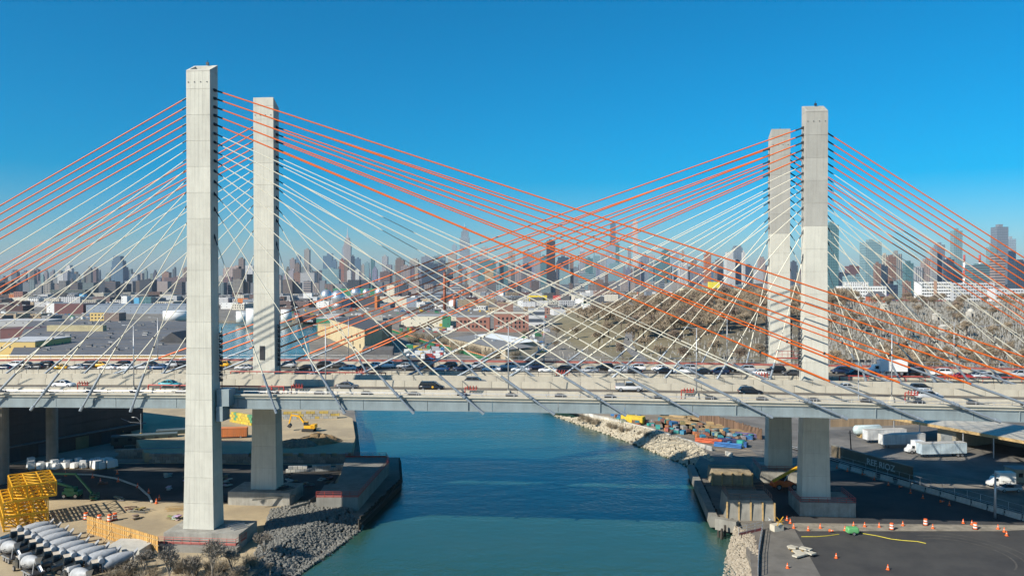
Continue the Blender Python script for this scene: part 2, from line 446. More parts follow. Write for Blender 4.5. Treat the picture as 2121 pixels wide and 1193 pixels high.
for k, v in enumerate(NV):
    vd = .75 if k == 0 else 26.65
    for i in range(14):
        og = i >= 9
        cable(near, (2.25 + (0, .9)[k], v, MAIN_Z[i]), (NEAR_MAIN[i], vd, 28.0 + zc(NEAR_MAIN[i])), og)
        cable(near, (-2.25 + (0, .9)[k], v, BACK_Z[i]), (-NEAR_BACK[i], vd, 28.0 + zc(-NEAR_BACK[i])), og)
for k, v in enumerate(FV):
    vd = 31.75 if k == 0 else 56.55
    for i in range(14):
        og = i >= 9
        cable(far, (UT - 2.25 + (-.4, -1.1)[k], v, MAIN_Z[i] + DT), (UT - FAR_MAIN[i], vd, 28.0 + zc(UT - FAR_MAIN[i])), og)
        cable(far, (UT + 2.25 + (-.4, -1.1)[k], v, BACK_Z[i] + DT), (UT + FAR_BACK[i], vd, 28.0 + zc(UT + FAR_BACK[i])), og)
deck(near, 1.7, 25.7, [(5.7, 14.55), (15.25, 23.4)], [(5.35, .95, .5, .3, 'roadside_barrier'), (14.9, 1.5, .6, .3, 'median_barrier'), (23.75, 1.5, .55, .3, 'parapet_panel')])
deck(far, 32.6, 55.7, [(36.4, 51.2)], [(36.0, .95, .5, .3, 'roadside_barrier'), (51.6, 1.5, .55, .3, 'parapet_panel')])
rail(near, 2.2, ZS + .28, .55, -240, 318, 3.05, M_GALV, .05, 1, 'pipe_rail')
rail(near, 4.2, ZS + .02, .35, -240, 318, 6.1, M_GALV, .07, 1, 'conduit')
rail(near, 24.6, ZS + .28, 1.0, -240, 318, 3.05, M_BLACK, .04, 1, 'pipe_rail')
rail(far, 33.4, ZS + .28, 1.1, -240, 318, 3.05, M_BLACK, .045, 2, 'pipe_rail')
rail(far, 55.2, ZS + .28, 2.4, -240, 318, 3.05, M_GALV, .05, 3, 'fence')
# red net at the foot of the far fence
mb = MB()
for i in range(92):
    u = -240 + i * 6.1; q = zc(u); q2 = zc(u + 6.1)
    mb.add([(u, 54.4, ZS + .2 + q), (u + 6, 54.4, ZS + .2 + q2), (u + 6, 54.4, ZS + 1.75 + q2), (u, 54.4, ZS + 1.75 + q), (u, 54.45, ZS + .2 + q), (u + 6, 54.45, ZS + .2 + q2), (u + 6, 54.45, ZS + 1.75 + q2), (u, 54.45, ZS + 1.75 + q)],
           [(0, 1, 2, 3), (7, 6, 5, 4), (3, 2, 6, 7)])
mb.obj('safety_netting', M_REDNET, far)
# red standpipes
def pipe(bridge, u0, u1, v, z):
    mb = MB(); mb.tube((u0, v, z), (u1, v, z), .13, n=8).tube((u0, v, z), (u0, v, z - 1.1), .13, n=8).tube((u1, v, z), (u1, v, z - 1.1), .13, n=8)
    for i in range(int(u0) + 2, int(u1), 4): mb.cbox((i, v, z - .5), (.1, .1, 1.0))
    mb.obj('fire_main', M_REDP, bridge)
pipe(near, -13.5, 14, 4.6, 31.35); pipe(near, -6, 29, 25.2, 31.75); pipe(far, 128, 190, 34.6, 31.0)
for u in (-28, 15.6, 49.5, 90, 130): 
    mb = MB(); mb.tube((u, 4.4, ZS), (u, 4.4, 31.6), .1, n=6).tube((u, 4.4, 31.6), (u + 2.4, 4.4, 31.6), .1, n=6).tube((u + .8, 4.4, 31.2), (u + 2.2, 4.4, 31.2), .1, n=6)
    for j in range(4): mb.tube((u + .5 + j * .55, 4.4, 31.2), (u + .5 + j * .55, 4.1, 32.0), .09, n=6)
    mb.obj('hose_valve', M_REDP, near)
for u in (20, 66, 110, 150):
    mb = MB()
    for j in range(5): mb.tube((u + j * .6, 34.3, 30.5), (u + j * .6, 34.1, 31.7), .12, n=6)
    mb.tube((u - .4, 34.3, 31.1), (u + 3, 34.3, 31.1), .13, n=6); mb.obj('hose_valve', M_REDP, far)
# utility boxes in the cable zone
ub = MB().box(-.9, .9, -.3, .3, 0, .5).box(-.5, .5, -.4, .4, .5, .62).mesh('cable_box', M_BLACK)
for i in range(36): inst('cable_box', ub, near, (-100 + i * 9.3, 4.75, ZS + .02 + zc(-100 + i * 9.3)))
# bracket between near tower and girder
MB().box(2.9, 5.3, -.6, 2.2, 28.2, 31.4).box(2.9, 4.2, -.9, 2.2, 25.4, 28.2).obj('bearing_bracket', M_STEEL, near)
MB().box(-2.6, -.6, 2.0, 5.0, 0, 0.01).obj('bearing_bracket', M_STEEL, near) if False else None
# conduit ladders on tower sides
for br, u, v, s in ((near, 3.6, 28.2, 1), (near, 2.95, .6, 1), (far, UT - 3.1, 31.4, -1), (far, UT - 3.7, 59.2, -1), (far, UT + 1.5, 58.8, 1)):
    mb = MB()
    for j in range(9): mb.cbox((u + s * .3, v, 33 + j * 1.05), (.5, .55, .5)); mb.cbox((u + s * .3, v - .5, 33.5 + j * 1.05), (.3, .3, .3))
    mb.tube((u + s * .3, v + .35, 31), (u + s * .3, v + .35, 43), .09, n=5); mb.obj('junction_boxes', M_BLACK, br)
# work platform hung on the rear far tower
mb = MB().box(UT - 2.9, UT + 2.9, 54.2, 55.4, 32.8, 33.0)
for q in (-2.8, -1.4, 0, 1.4, 2.8): mb.bar((UT + q, 54.25, 33), (UT + q, 54.25, 34.6), .08)
mb.bar((UT - 2.8, 54.25, 34.6), (UT + 2.8, 54.25, 34.6), .08); mb.bar((UT - 2.8, 54.25, 33.8), (UT + 2.8, 54.25, 33.8), .08)
mb.bar((UT + 2.9, 54.3, 33), (UT + 3.6, 54.3, 30.3), .12); mb.bar((UT + 3.4, 54.3, 33), (UT + 4.1, 54.3, 30.3), .12); mb.obj('work_platform', M_REDP, far)
# doorway in the second near tower
MB().box(.0, 1.1, 26.72, 26.92, 34.2, 37.3).obj('tower_doorway', M_BLACK, near)
# approach piers
for v in (4.5, 22.5): pass
def pier(bridge, px, py, w, v):
    pass
for u, v, r in ((-69.5, 37.6, 1.45), (-69.5, 56, 1.45)):
    MB().lathe([(r, 2.0), (r, 27.3 + zc(u))], 20).obj('pier_column', M_CONC_D, near if v < 30 else far, smooth=False, loc=(u, v, 0))
# footings with stacked rebar
M_FOOT = mat('footing_concrete', (.38, .365, .32), .9, var=.3, scale=.4, streak=.4, bump=.3)
def footing(bridge, u, v, w, d, z0, z1, net=True):
    o = MB().box(u - w, u + w, v - d, v + d, z0, z1).obj('footing', M_FOOT, bridge)
    if net:
        mb = MB(); zz = z1
        for (a, b), (c, e) in (((-w, -d), (w, -d)), ((w, -d), (w, d)), ((-w, -d), (-w, d))):
            nn = 6
            for i in range(nn + 1):
                x, y = u + a + (c - a) * i / nn, v + b + (e - b) * i / nn; mb.tube((x, y, zz), (x, y, zz + 1.15), .04, n=5)
            for hh in (.25, .7, 1.12): mb.tube((u + a, v + b, zz + hh), (u + c, v + e, zz + hh), .05 if hh < 1 else .06, n=5)
        mb.obj('guard_rail', M_REDP, o)
footing(near, 1.5, 0, 7.2, 4.2, 1.5, 5.25, False)
footing(near, .7, 28.6, 7.0, 4.4, 1.5, 5.25, False)
footing(far, UT + 1.2, 31, 5.7, 4.6, 1.5, 5.25, True)
footing(far, UT - .6, 59.0, 5.7, 4.6, 1.5, 5.25, True)
# ------------------------------------------------------------------ facades
def facade(name, bay, floor, wx, wz, wcol, rough=.7, wrough=.15, mixw=1.0, glass=False):
    m, t, b = newmat(name)
    sep = N(t, 'ShaderNodeSeparateXYZ'); t.links.new(coords(t), sep.inputs[0])
    nrm = N(t, 'ShaderNodeSeparateXYZ'); t.links.new(N(t, 'ShaderNodeNewGeometry').outputs['Normal'], nrm.inputs[0])
    s = mathn(t, 'ADD', sep.outputs[0], sep.outputs[1])
    def win(v, per, frac):
        f = mathn(t, 'FRACT', mathn(t, 'ADD', mathn(t, 'DIVIDE', v, per), 100.31))
        return mathn(t, 'LESS_THAN', f, frac)
    k = mathn(t, 'MULTIPLY', win(s, bay, wx), win(sep.outputs[2], floor, wz))
    side = mathn(t, 'LESS_THAN', mathn(t, 'ABSOLUTE', nrm.outputs[2]), .5)
    k = mathn(t, 'MULTIPLY', mathn(t, 'MULTIPLY', k, side), mixw)
    base = N(t, 'ShaderNodeObjectInfo').outputs['Color']
    nz = ramp(t, noise(t, scaled(t, coords(t), (1, 1, 1)), .05, 4), .3, .7)
    base2 = mixc(t, mathn(t, 'MULTIPLY', nz, .22), base, mixc(t, 1.0, base, (.6, .6, .62), 'MULTIPLY'))
    wc = mixc(t, 1.0, base, wcol, 'MULTIPLY') if glass else wcol
    c = mixc(t, k, base2, wc)
    roof = mathn(t, 'SUBTRACT', 1.0, side)
    rc = mixc(t, N(t, 'ShaderNodeObjectInfo').outputs['Random'], (.10, .10, .105), (.46, .44, .41)); patch = ramp(t, noise(t, coords(t), .12, 4), .42, .6)
    rc = mixc(t, mathn(t, 'MULTIPLY', patch, .5), rc, (.17, .16, .155)); c = mixc(t, mathn(t, 'MULTIPLY', roof, .9), c, rc)
    t.links.new(c, b.inputs['Base Color'])
    r = N(t, 'ShaderNodeMapRange'); t.links.new(k, r.inputs[0]); setin(r, **{'To Min': rough, 'To Max': wrough}); t.links.new(r.outputs[0], b.inputs['Roughness'])
    return m
FA = {'grid': facade('facade_punched_windows_far', 8.5, 7.0, .45, .5, (.05, .06, .075), .8, .3),
      'fine': facade('facade_punched_windows_near', 4.2, 4.0, .5, .5, (.04, .045, .055), .8, .25),
      'vert': facade('facade_vertical_piers', 7.5, 500, .45, 1.1, (.10, .115, .14), .75, .3),
      'band': facade('facade_ribbon_windows', 5000, 7.5, 1.1, .5, (.07, .085, .11), .75, .25),
      'glass': facade('facade_curtain_wall', 6.5, 8.0, .86, .86, (.62, .66, .7), .35, .16, glass=True),
      'plain': facade('facade_blank_wall', 9.0, 5.0, .12, .25, (.06, .06, .06), .85, .4)}
PAL = {'brick': (.30, .15, .10), 'redbrick': (.36, .13, .08), 'pink': (.45, .32, .27), 'beige': (.50, .43, .34), 'cream': (.66, .60, .47), 'white': (.74, .73, .70),
       'grey': (.38, .38, .38), 'pale': (.56, .56, .56), 'dark': (.07, .08, .10), 'navy': (.05, .085, .14), 'teal': (.09, .25, .27), 'aqua': (.22, .40, .43), 'blue': (.12, .23, .34),
       'sky': (.36, .47, .55), 'brown': (.22, .15, .12), 'bronze': (.055, .05, .06), 'tan': (.50, .36, .20), 'yellow': (.64, .46, .17), 'green': (.05, .22, .12), 'maroon': (.17, .06, .06), 'orange': (.60, .19, .05), 'red': (.50, .06, .05), 'bluegrey': (.24, .28, .33), 'darkbrick': (.17, .10, .09), 'tarmac': (.12, .12, .125), 'cyan': (.10, .38, .60)}
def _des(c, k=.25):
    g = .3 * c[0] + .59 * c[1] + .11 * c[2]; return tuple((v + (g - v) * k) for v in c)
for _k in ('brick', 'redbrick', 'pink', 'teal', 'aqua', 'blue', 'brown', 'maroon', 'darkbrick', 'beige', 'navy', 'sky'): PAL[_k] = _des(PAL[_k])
CUBE = {}
def ubox(m):
    if m.name not in CUBE: CUBE[m.name] = None
    return m
def boxmesh(w, d, h, m, top=1.0):
    return MB().box(-w / 2, w / 2, -d / 2, d / 2, 0, h, (-w / 2 * top, w / 2 * top, -d / 2 * top, d / 2 * top)).mesh('block', m)
def block(name, label, cat, x0, x1, ytop, D, col, sty='grid', depth=None, steps=(), pent=.5, rz=None, group=None, zb=None, spire=None, top=1.0):
    """a building standing D metres away whose silhouette runs from pixel x0 to x1 and up to ytop"""
    a, b_ = at_y(x0, 600, D), at_y(x1, 600, D); w_ = b_.x - a.x; cx = (a.x + b_.x) / 2
    zt = at_y(x0, ytop, D).z; zb = H(cx, D) - 1 if zb is None else zb
    depth = depth or max(14, min(45, w_ * .9)); h = max(4, zt - zb)
    c = PAL[col] if isinstance(col, str) else col
    rz = 0 if rz is None else rz
    k = 1 / (math.cos(rz) + depth / w_ * abs(math.sin(rz))) if rz else 1.0
    o = inst(name, boxmesh(w_ * k, depth * k, h, FA[sty], top), None, (cx, D + depth / 2, zb), rz, color=c)
    tag(o, label, cat, group)
    zz = h
    for (f0, f1, yt) in steps:         # upper setbacks: fraction of the width and pixel height
        hh = at_y(x0, yt, D).z - zb
        if hh > zz + .5:
            inst('setback', MB().box((f0 - .5) * w_, (f1 - .5) * w_, -depth * .35, depth * .35, zz + .003, hh).mesh('setback', FA[sty]), o, color=c); zz = hh
    if pent and not steps:
        inst('roof_plant', MB().box(-w_ * pent * .4, w_ * pent * .3, -depth * .25, depth * .25, h + .003, h + max(2.5, min(9, h * .05))).mesh('roof_plant', FA['plain']), o, color=tuple(x * .8 for x in c))
    if spire:
        inst('mast', MB().tube((0, 0, zz), (0, 0, at_y(x0, spire, D).z - zb), max(.8, w_ * .03), .25, 6).mesh('mast', M_GALV), o)
    return o

# ------------------------------------------------------------------ named skyline towers:  x0, x1, ytop, distance, colour, facade, label, setbacks, spire
SKY = [
 (230, 255, 553, 3200, 'blue', 'glass', 'dark blue glass tower standing alone above the brick slabs', [(0, .9, 540), (.12, .72, 530)], None),
 (119, 150, 567, 5000, 'white', 'grid', 'white stone office block with a stepped clock tower', [(.45, .9, 556), (.55, .8, 549)], 545),
 (600, 611, 537, 5000, 'pink', 'vert', 'pale pink slab tower beside the second pale bridge tower', [], None),
 (614, 622, 530, 5300, 'blue', 'glass', 'slim blue glass tower left of the striped beige tower', [], None),
 (630, 641, 517, 5200, 'beige', 'vert', 'tall beige tower with vertical stripes', [], None),
 (610, 621, 547, 3900, 'brown', 'grid', 'dark brown tower beside the pale pink slab', [], None),
 (608, 622, 565, 3300, 'brick', 'fine', 'brown brick apartment tower in front of the blue towers', [], None),
 (669, 688, 530, 5600, 'blue', 'glass', 'wide blue glass tower with a slanted top', [(.4, 1, 525)], None),
 (688, 697, 541, 5200, 'blue', 'glass', 'small blue tower with a stepped crown', [(.2, .8, 537)], None),
 (667, 702, 557, 3600, 'aqua', 'glass', 'wide teal glass office block with flat roof', [], None),
 (622, 651, 565, 3300, 'pale', 'fine', 'pale grey broad apartment block with fine windows', [], None),
 (708, 712.5, 513, 5600, 'sky', 'glass', 'needle thin blue tower beside the stone skyscraper', [], None),
 (727, 734, 531, 5000, 'navy', 'glass', 'dark blue tower right of the stone skyscraper', [], None),
 (735, 746, 536, 5100, 'blue', 'glass', 'bright blue glass slab right of the stone skyscraper', [], None),
 (703, 713, 538, 4000, 'redbrick', 'grid', 'red brown brick tower in front of the stone skyscraper', [], None),
 (713, 721, 540, 3900, 'brown', 'grid', 'dark brown brick tower paired with a red one', [], None),
 (719, 727, 561, 3400, 'white', 'fine', 'white framed tower with square openings', [], None),
 (736, 744, 559, 3400, 'white', 'fine', 'white framed apartment tower, right one of a pair', [], None),
 (748, 755, 549, 4600, 'beige', 'vert', 'narrow beige tower between blue towers', [], None),
 (755, 764, 544, 4500, 'aqua', 'glass', 'greenish glass tower beside a narrow beige one', [], None),
 (768, 776, 538, 4600, 'teal', 'glass', 'slim dark teal tower with pointed corner', [(0, .6, 534)], None),
 (791, 803, 531, 5200, 'pale', 'vert', 'light grey slab tower with white crown', [], None),
 (787, 808, 563, 3800, 'darkbrick', 'fine', 'dark brick apartment block below the light grey slab', [], None),
 (819, 837, 538, 4800, 'brown', 'grid', 'brown stone tower with a ragged stepped top', [(.1, .6, 534)], None),
 (830, 850, 551, 4200, 'pink', 'vert', 'pinkish tower with dark vertical strips', [], None),
 (848, 866, 538, 4700, 'beige', 'grid', 'beige grey stone tower with notched crown', [(.3, .8, 535)], None),
 (872, 897, 532, 5000, 'bluegrey', 'grid', 'blue grey slab tower with flat crown', [], None),
 (873, 907, 546, 3900, 'navy', 'glass', 'broad dark navy glass office block', [], None),
 (899, 922, 530, 5100, 'aqua', 'band', 'teal banded office tower with flat top', [], None),
 (907, 921, 540, 4700, 'navy', 'grid', 'dark blue tower behind the brick chimney', [], None),
 (926, 938, 557, 4000, 'dark', 'grid', 'almost black tower right of the brick chimney', [], None),
 (928, 945, 527, 5300, 'beige', 'grid', 'beige grey tower with flat crown', [], None),
 (936, 946, 508, 5600, 'sky', 'glass', 'pale teal glass tower with a needle mast', [], 485),
 (952, 972, 492, 5300, 'sky', 'band', 'tallest tapering glass tower, still under construction with bare floors', [(.15, .9, 480), (.3, .7, 470)], 461),
 (976, 990, 536, 4800, 'bluegrey', 'grid', 'slate blue stone tower with stepped crown', [(.2, .7, 532)], None),
 (995, 1010, 513, 5300, 'pale', 'vert', 'pale grey slab tower with dark cornice', [], None),
 (990, 1027, 539, 4300, 'teal', 'glass', 'wide teal green glass slab', [], None),
 (1004, 1022, 558, 3700, 'tan', 'fine', 'tan brick apartment tower before the teal slab', [], None),
 (1033, 1052, 538, 4500, 'teal', 'glass', 'two tone dark teal glass tower', [], None),
 (1053, 1067, 524, 5200, 'beige', 'vert', 'tall grey beige tower with vertical piers', [], None),
 (1066, 1080, 552, 4000, 'pink', 'vert', 'pink stone tower with rounded orange crown', [], None),
 (1083, 1107, 524, 5300, 'bluegrey', 'grid', 'broad blue grey tower with rounded shoulders', [(.1, .9, 522)], None),
 (1108, 1120, 521, 5200, 'grey', 'vert', 'narrow grey tower with small roof masts', [], 513),
 (1120, 1132, 531, 4600, 'teal', 'glass', 'dark teal tower attached to the black slab', [], None),
 (1132, 1150, 499, 4700, 'bronze', 'glass', 'tall black bronze glass slab with flat top', [], None),
 (1163, 1170, 513, 5500, 'sky', 'glass', 'thin pale glass tower right of the black slab', [], None),
 (1156, 1178, 533, 4500, 'navy', 'glass', 'dark blue block right of the black slab', [], None),
 (1160, 1181, 558, 3600, 'aqua', 'fine', 'pale green balcony apartment tower', [], None),
 (1180, 1188, 533, 4600, 'brick', 'grid', 'brownish brick tower beside dark blue block', [], None),
 (1200, 1213, 532, 4800, 'pale', 'grid', 'light grey stone tower below the spire', [], None),
 (1213, 1228, 535, 4600, 'teal', 'glass', 'dark teal slab right of the spired tower', [], None),
 (1229, 1243, 530, 4700, 'aqua', 'glass', 'teal tower with three small roof stacks', [(.1, .2, 522), (.4, .5, 522.5), (.7, .8, 523)], None),
 (1244, 1256, 526, 5000, 'pale', 'vert', 'pale stone tower beside the three stacks', [], None),
 (1264.5, 1275, 462, 5700, 'blue', 'glass', 'very tall slim blue glass tower with flat top', [], None),
 (1256, 1275, 506, 5300, 'sky', 'glass', 'pale glass tower at the foot of the slim blue one', [], None),
 (1275, 1283, 505, 5300, 'teal', 'glass', 'narrow teal tower touching the pale glass one', [], None),
 (1262, 1290, 546, 3900, 'aqua', 'glass', 'teal glass apartment slab with balconies', [], None),
 (1200, 1231, 567, 3500, 'aqua', 'band', 'low teal grey banded block', [], None),
 (1300, 1307, 514, 5200, 'grey', 'vert', 'thin grey lattice tower left of the white one', [], None),
 (1312, 1321, 458, 5600, 'white', 'grid', 'slender white gridded tower with flat top', [], None),
 (1326, 1345, 531, 4900, 'bluegrey', 'grid', 'dark blue grey tower with stepped crown', [(.2, .8, 528)], None),
 (1344, 1356, 528, 5000, 'pale', 'grid', 'light grey tower beside a stepped dark one', [], None),
 (1358, 1372, 541, 4600, 'teal', 'glass', 'dark teal block below a taller teal tower', [], None),
 (1371, 1388, 520, 5000, 'teal', 'glass', 'teal glass tower with gabled shoulders', [(.2, .8, 517)], None),
 (1391, 1406, 517, 5300, 'sky', 'glass', 'light blue glass tower with thin mast', [], 500),
 (1408, 1425, 546, 4400, 'white', 'vert', 'white apartment slab with vertical lines', [], None),
 (1412, 1417, 520, 5400, 'beige', 'grid', 'very thin beige tower behind the white slab', [], None),
 (1432, 1441, 541, 4600, 'brown', 'grid', 'small brown tower right of the white slab', [], None),
 (1460, 1473, 527, 4300, 'orange', 'band', 'orange netted tower under construction', [], 518),
 (1473, 1478, 552, 4300, 'blue', 'glass', 'thin blue tower touching the orange netted one', [], None),
 (1484, 1498, 538, 4400, 'brown', 'vert', 'brown grey apartment tower with flat top', [], None),
 (1504, 1523, 537, 3000, 'white', 'fine', 'white gridded apartment tower with stepped top', [(.1, .8, 522)], None),
 (1520, 1538, 513, 3050, 'bluegrey', 'glass', 'dark glass tower rising between two white gridded wings', [(.1, .9, 509)], None),
 (1538, 1543.5, 523, 3000, 'white', 'fine', 'narrow white gridded wing beside dark glass', [], None),
 (1545, 1557, 550, 4000, 'navy', 'glass', 'dark navy block with small crown', [(.2, .8, 547)], None),
 (1572, 1585, 536, 4600, 'pink', 'grid', 'pinkish stepped tower left of the grey bridge towers', [(.2, .8, 532)], None),
 (1565, 1581, 559, 3700, 'pale', 'fine', 'pale grey apartment block before the pinkish tower', [], None),
 (1640, 1650, 542, 4000, 'navy', 'grid', 'dark blue stepped tower seen between the grey bridge towers', [], None),
 (1714, 1737, 466, 2300, 'teal', 'glass', 'tall green glass tower with a red netted top, touching the bridge tower', [], None),
 (1738, 1760, 566, 2300, 'navy', 'glass', 'dark blue glass block at the foot of the green tower', [], None),
 (1755, 1782, 572, 2100, 'aqua', 'glass', 'low teal glass block', [], None),
 (1758, 1782, 551, 3500, 'maroon', 'grid', 'far block with a dark red roof storey', [], None),
 (1780, 1800, 566, 2700, 'teal', 'band', 'low teal banded office block', [], None),
 (1793, 1826, 501, 2500, 'aqua', 'glass', 'broad green glass tower with paired crowns', [], None),
 (1814, 1825, 546, 2000, 'brick', 'fine', 'narrow red brown brick tower', [], None),
 (1825, 1839, 551, 2050, 'navy', 'glass', 'dark blue glass slab beside narrow brick tower', [], None),
 (1828, 1841, 528, 2700, 'cream', 'vert', 'cream tower with brown vertical strips', [], None),
 (1841, 1856, 532, 2100, 'brick', 'fine', 'brown brick tower with lighter top', [], None),
 (1853, 1868, 526, 2800, 'beige', 'vert', 'beige tower with a dark rooftop frame', [(.2, .5, 519)], None),
 (1836, 1860, 590, 1700, 'navy', 'glass', 'low dark purple blue office block', [], None),
 (1858, 1875, 582, 1800, 'aqua', 'fine', 'white and teal balcony block', [], None),
 (1876, 1892, 545, 2300, 'teal', 'glass', 'teal glass tower with small round crown', [(.3, .7, 540)], None),
 (1875, 1887, 583, 1750, 'brick', 'fine', 'low brick tower under the teal one', [], None),
 (1897, 1912, 554, 3000, 'pale', 'vert', 'pale twin slab with dark stripes', [], None),
 (1914, 1931, 541, 3000, 'pink', 'grid', 'reddish tower with pyramid crown', [(.2, .8, 536)], None),
 (1931, 1941, 516, 2600, 'grey', 'glass', 'lower left half of the grey glass twin tower', [], None),
 (1941, 1957, 507, 2620, 'bluegrey', 'glass', 'taller right half of the grey glass twin tower', [], None),
 (1961, 1976, 537, 2400, 'navy', 'glass', 'dark navy office tower', [], None),
 (1976, 1993, 478, 2700, 'aqua', 'glass', 'slender pale green glass tower with white cap', [], None),
 (2015, 2062, 549, 2500, 'teal', 'band', 'long dark green glass block below the stacks', [], None),
 (2064, 2088, 470, 2600, 'bluegrey', 'glass', 'tallest grey teal tower with dark blue cap', [], None),
 (2050, 2065, 512, 2600, 'aqua', 'glass', 'lower teal wing of the dark capped tower', [], None),
 (2061, 2082, 529, 2200, 'pink', 'band', 'pink banded tower before the dark capped one', [], None),
 (2088, 2104, 495, 2700, 'sky', 'glass', 'light teal glass tower right of the dark capped one', [], None),
 (2104, 2135, 541, 2400, 'navy', 'glass', 'dark blue block at the end of the skyline', [], None),
]
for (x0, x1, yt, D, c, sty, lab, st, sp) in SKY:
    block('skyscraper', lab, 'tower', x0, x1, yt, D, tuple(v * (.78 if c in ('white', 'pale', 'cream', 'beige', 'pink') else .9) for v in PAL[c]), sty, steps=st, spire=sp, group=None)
# stone skyscraper with stepped shaft, mooring mast and antenna
def stone_skyscraper():
    D = 5400; s = D / F; c = at_y(720, 600, D).x; zt = lambda y: at_y(720, y, D).z
    o = empty('stone_skyscraper', (c, D, 0), 0, 'grey stone skyscraper with stepped top, mooring mast and antenna', 'tower')
    def part(n, w_, z0, z1, col, sty='vert', tp=1.0):
        inst(n, MB().box(-w_ / 2, w_ / 2, -w_ * .4, w_ * .4, z0, z1, (-w_ / 2 * tp, w_ / 2 * tp, -w_ * .4 * tp, w_ * .4 * tp)).mesh(n, FA[sty]), o, color=col)
    g = (.42, .38, .37)
    part('base_block', 26 * s, 3, zt(566), g); part('shaft', 14.5 * s, zt(566), zt(507), g); part('upper_shaft', 12 * s, zt(507), zt(500), g); part('crown', 9 * s, zt(500), zt(493), g)
    part('mooring_mast', 5 * s, zt(493), zt(486), (.35, .36, .38), 'plain', .55)
    MB().tube((0, 0, zt(486)), (0, 0, zt(470)), 3.2, .6, 8).obj('antenna', M_GALV, o)
stone_skyscraper()
def spired():
    D = 4740; s = D / F; c = at_y(1205.5, 600, D).x; zt = lambda y: at_y(1205, y, D).z
    o = empty('spired_skyscraper', (c, D, 0), 0, 'slim grey skyscraper ending in a steel needle spire', 'tower')
    inst('shaft', MB().box(-5 * s, 5 * s, -5 * s, 5 * s, 3, zt(521)).mesh('shaft', FA['vert']), o, color=(.36, .38, .42))
    inst('crown', MB().box(-3.6 * s, 3.6 * s, -3.6 * s, 3.6 * s, zt(521), zt(508), (-1.2 * s, 1.2 * s, -1.2 * s, 1.2 * s)).mesh('crown', FA['plain']), o, color=(.34, .38, .43))
    MB().tube((0, 0, zt(508)), (0, 0, zt(497)), 1.1 * s, .3, 6).obj('spire', M_GALV, o)
spired()
# red net top of the green tower and power station stacks
M_STACKR = M_REDP
for x, yt, D in ((1997, 528, 3000), (2029, 528, 3000)):
    p = at_y(x, 600, D); zt = at_y(x, yt, D).z; o = empty('power_station_stack', (p.x, D, 0), 0, 'tall red and white banded power station chimney', 'chimney', 'red and white banded stacks')
    for k in range(5):
        a, b = zt * (k / 5), zt * ((k + 1) / 5) - .02
        MB().tube((0, 0, a), (0, 0, b), 5.2 - .3 * k, 5.2 - .3 * (k + 1), 12).obj('band', M_STACKR if k % 2 == 0 else M_WHITE, o, smooth=True)
# ------------------------------------------------------------------ dense filler rows of the far city
rnd = random.Random(21)
FILL = [('brown', 'brown brick'), ('pink', 'pinkish stone'), ('beige', 'beige'), ('grey', 'grey'), ('bluegrey', 'blue grey'), ('darkbrick', 'dark brick'), ('pale', 'pale grey'), ('navy', 'dark blue'), ('aqua', 'greenish glass'), ('brick', 'red brown brick')]
def profile(x):
    if x < 600: return 571
    if x < 850: return 562
    if x < 1450: return 556
    if x < 1720: return 562
    return 568
nf = 0; x = -30.0
while x < 2150:
    wpx = rnd.uniform(5, 12); y = profile(x) + rnd.uniform(-14, 12); D = rnd.uniform(4300, 6100)
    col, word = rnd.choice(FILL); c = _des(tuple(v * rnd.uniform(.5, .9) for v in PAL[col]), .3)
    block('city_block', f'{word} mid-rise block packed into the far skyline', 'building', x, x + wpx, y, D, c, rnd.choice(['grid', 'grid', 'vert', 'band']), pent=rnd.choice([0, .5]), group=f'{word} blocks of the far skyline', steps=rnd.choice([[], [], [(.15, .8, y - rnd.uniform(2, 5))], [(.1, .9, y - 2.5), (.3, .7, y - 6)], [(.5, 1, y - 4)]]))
    x += wpx * rnd.uniform(.65, 1.05); nf += 1
# brick housing slabs, shade of their camera sides put into the dark colour
for (x0, x1, y) in ((60, 84, 590), (86, 112, 587), (126, 150, 590), (178, 205, 586), (205, 229, 586), (256, 274, 588), (276, 299, 586), (300, 330, 587), (340, 385, 575), (462, 480, 574), (482, 500, 557), (0, 30, 583), (32, 58, 586), (152, 176, 588)):
    block('housing_slab', 'dark brick public housing slab in a long row beyond the low roofs', 'building', x0, x1, y, rnd.uniform(3300, 3700), tuple(v * rnd.uniform(.85, 1.1) for v in PAL['darkbrick']), 'grid', pent=.4, group='dark brick housing slabs')
for (x0, x1, y, c, l) in ((462, 478, 556, 'pink', 'pinkish slab tower seen between the pale bridge towers'), (478, 500, 552, 'pink', 'wide pink apartment slab between the pale bridge towers'), (494, 505, 536, 'brown', 'tall brown tower between the pale bridge towers'), (508, 524, 550, 'pale', 'pale glassy tower with a golden pyramid roof'), (511, 530, 568, 'aqua', 'blue glass low block between the pale bridge towers'), (380, 390, 555, 'brown', 'brown brick tower half hidden by the first bridge tower'), (335, 350, 564, 'brick', 'brick block with flat roof right of the blue glass tower'), (270, 285, 568, 'bluegrey', 'grey blue block right of the blue glass tower')):
    block('apartment_tower', l, 'tower', x0, x1, y, 4200, c, 'grid')
# second, lower filler row in front
x = -40.0
while x < 2150:
    wpx = rnd.uniform(9, 26); y = rnd.uniform(579, 590); D = rnd.uniform(2300, 3200)
    if 1380 < x < 1700 or x > 1735: y = rnd.uniform(584, 592)
    _k = rnd.uniform(.45, .8); col, word = rnd.choice(FILL); c = _des(tuple(v * _k for v in PAL[col]), .35)
    block('river_block', f'low {word} building in front of the far towers', 'building', x, x + wpx, y, D, c, rnd.choice(['grid', 'fine', 'band', 'plain']), group=f'low {word} buildings', pent=rnd.choice([0, .4]))
    x += wpx * rnd.uniform(.8, 1.5)
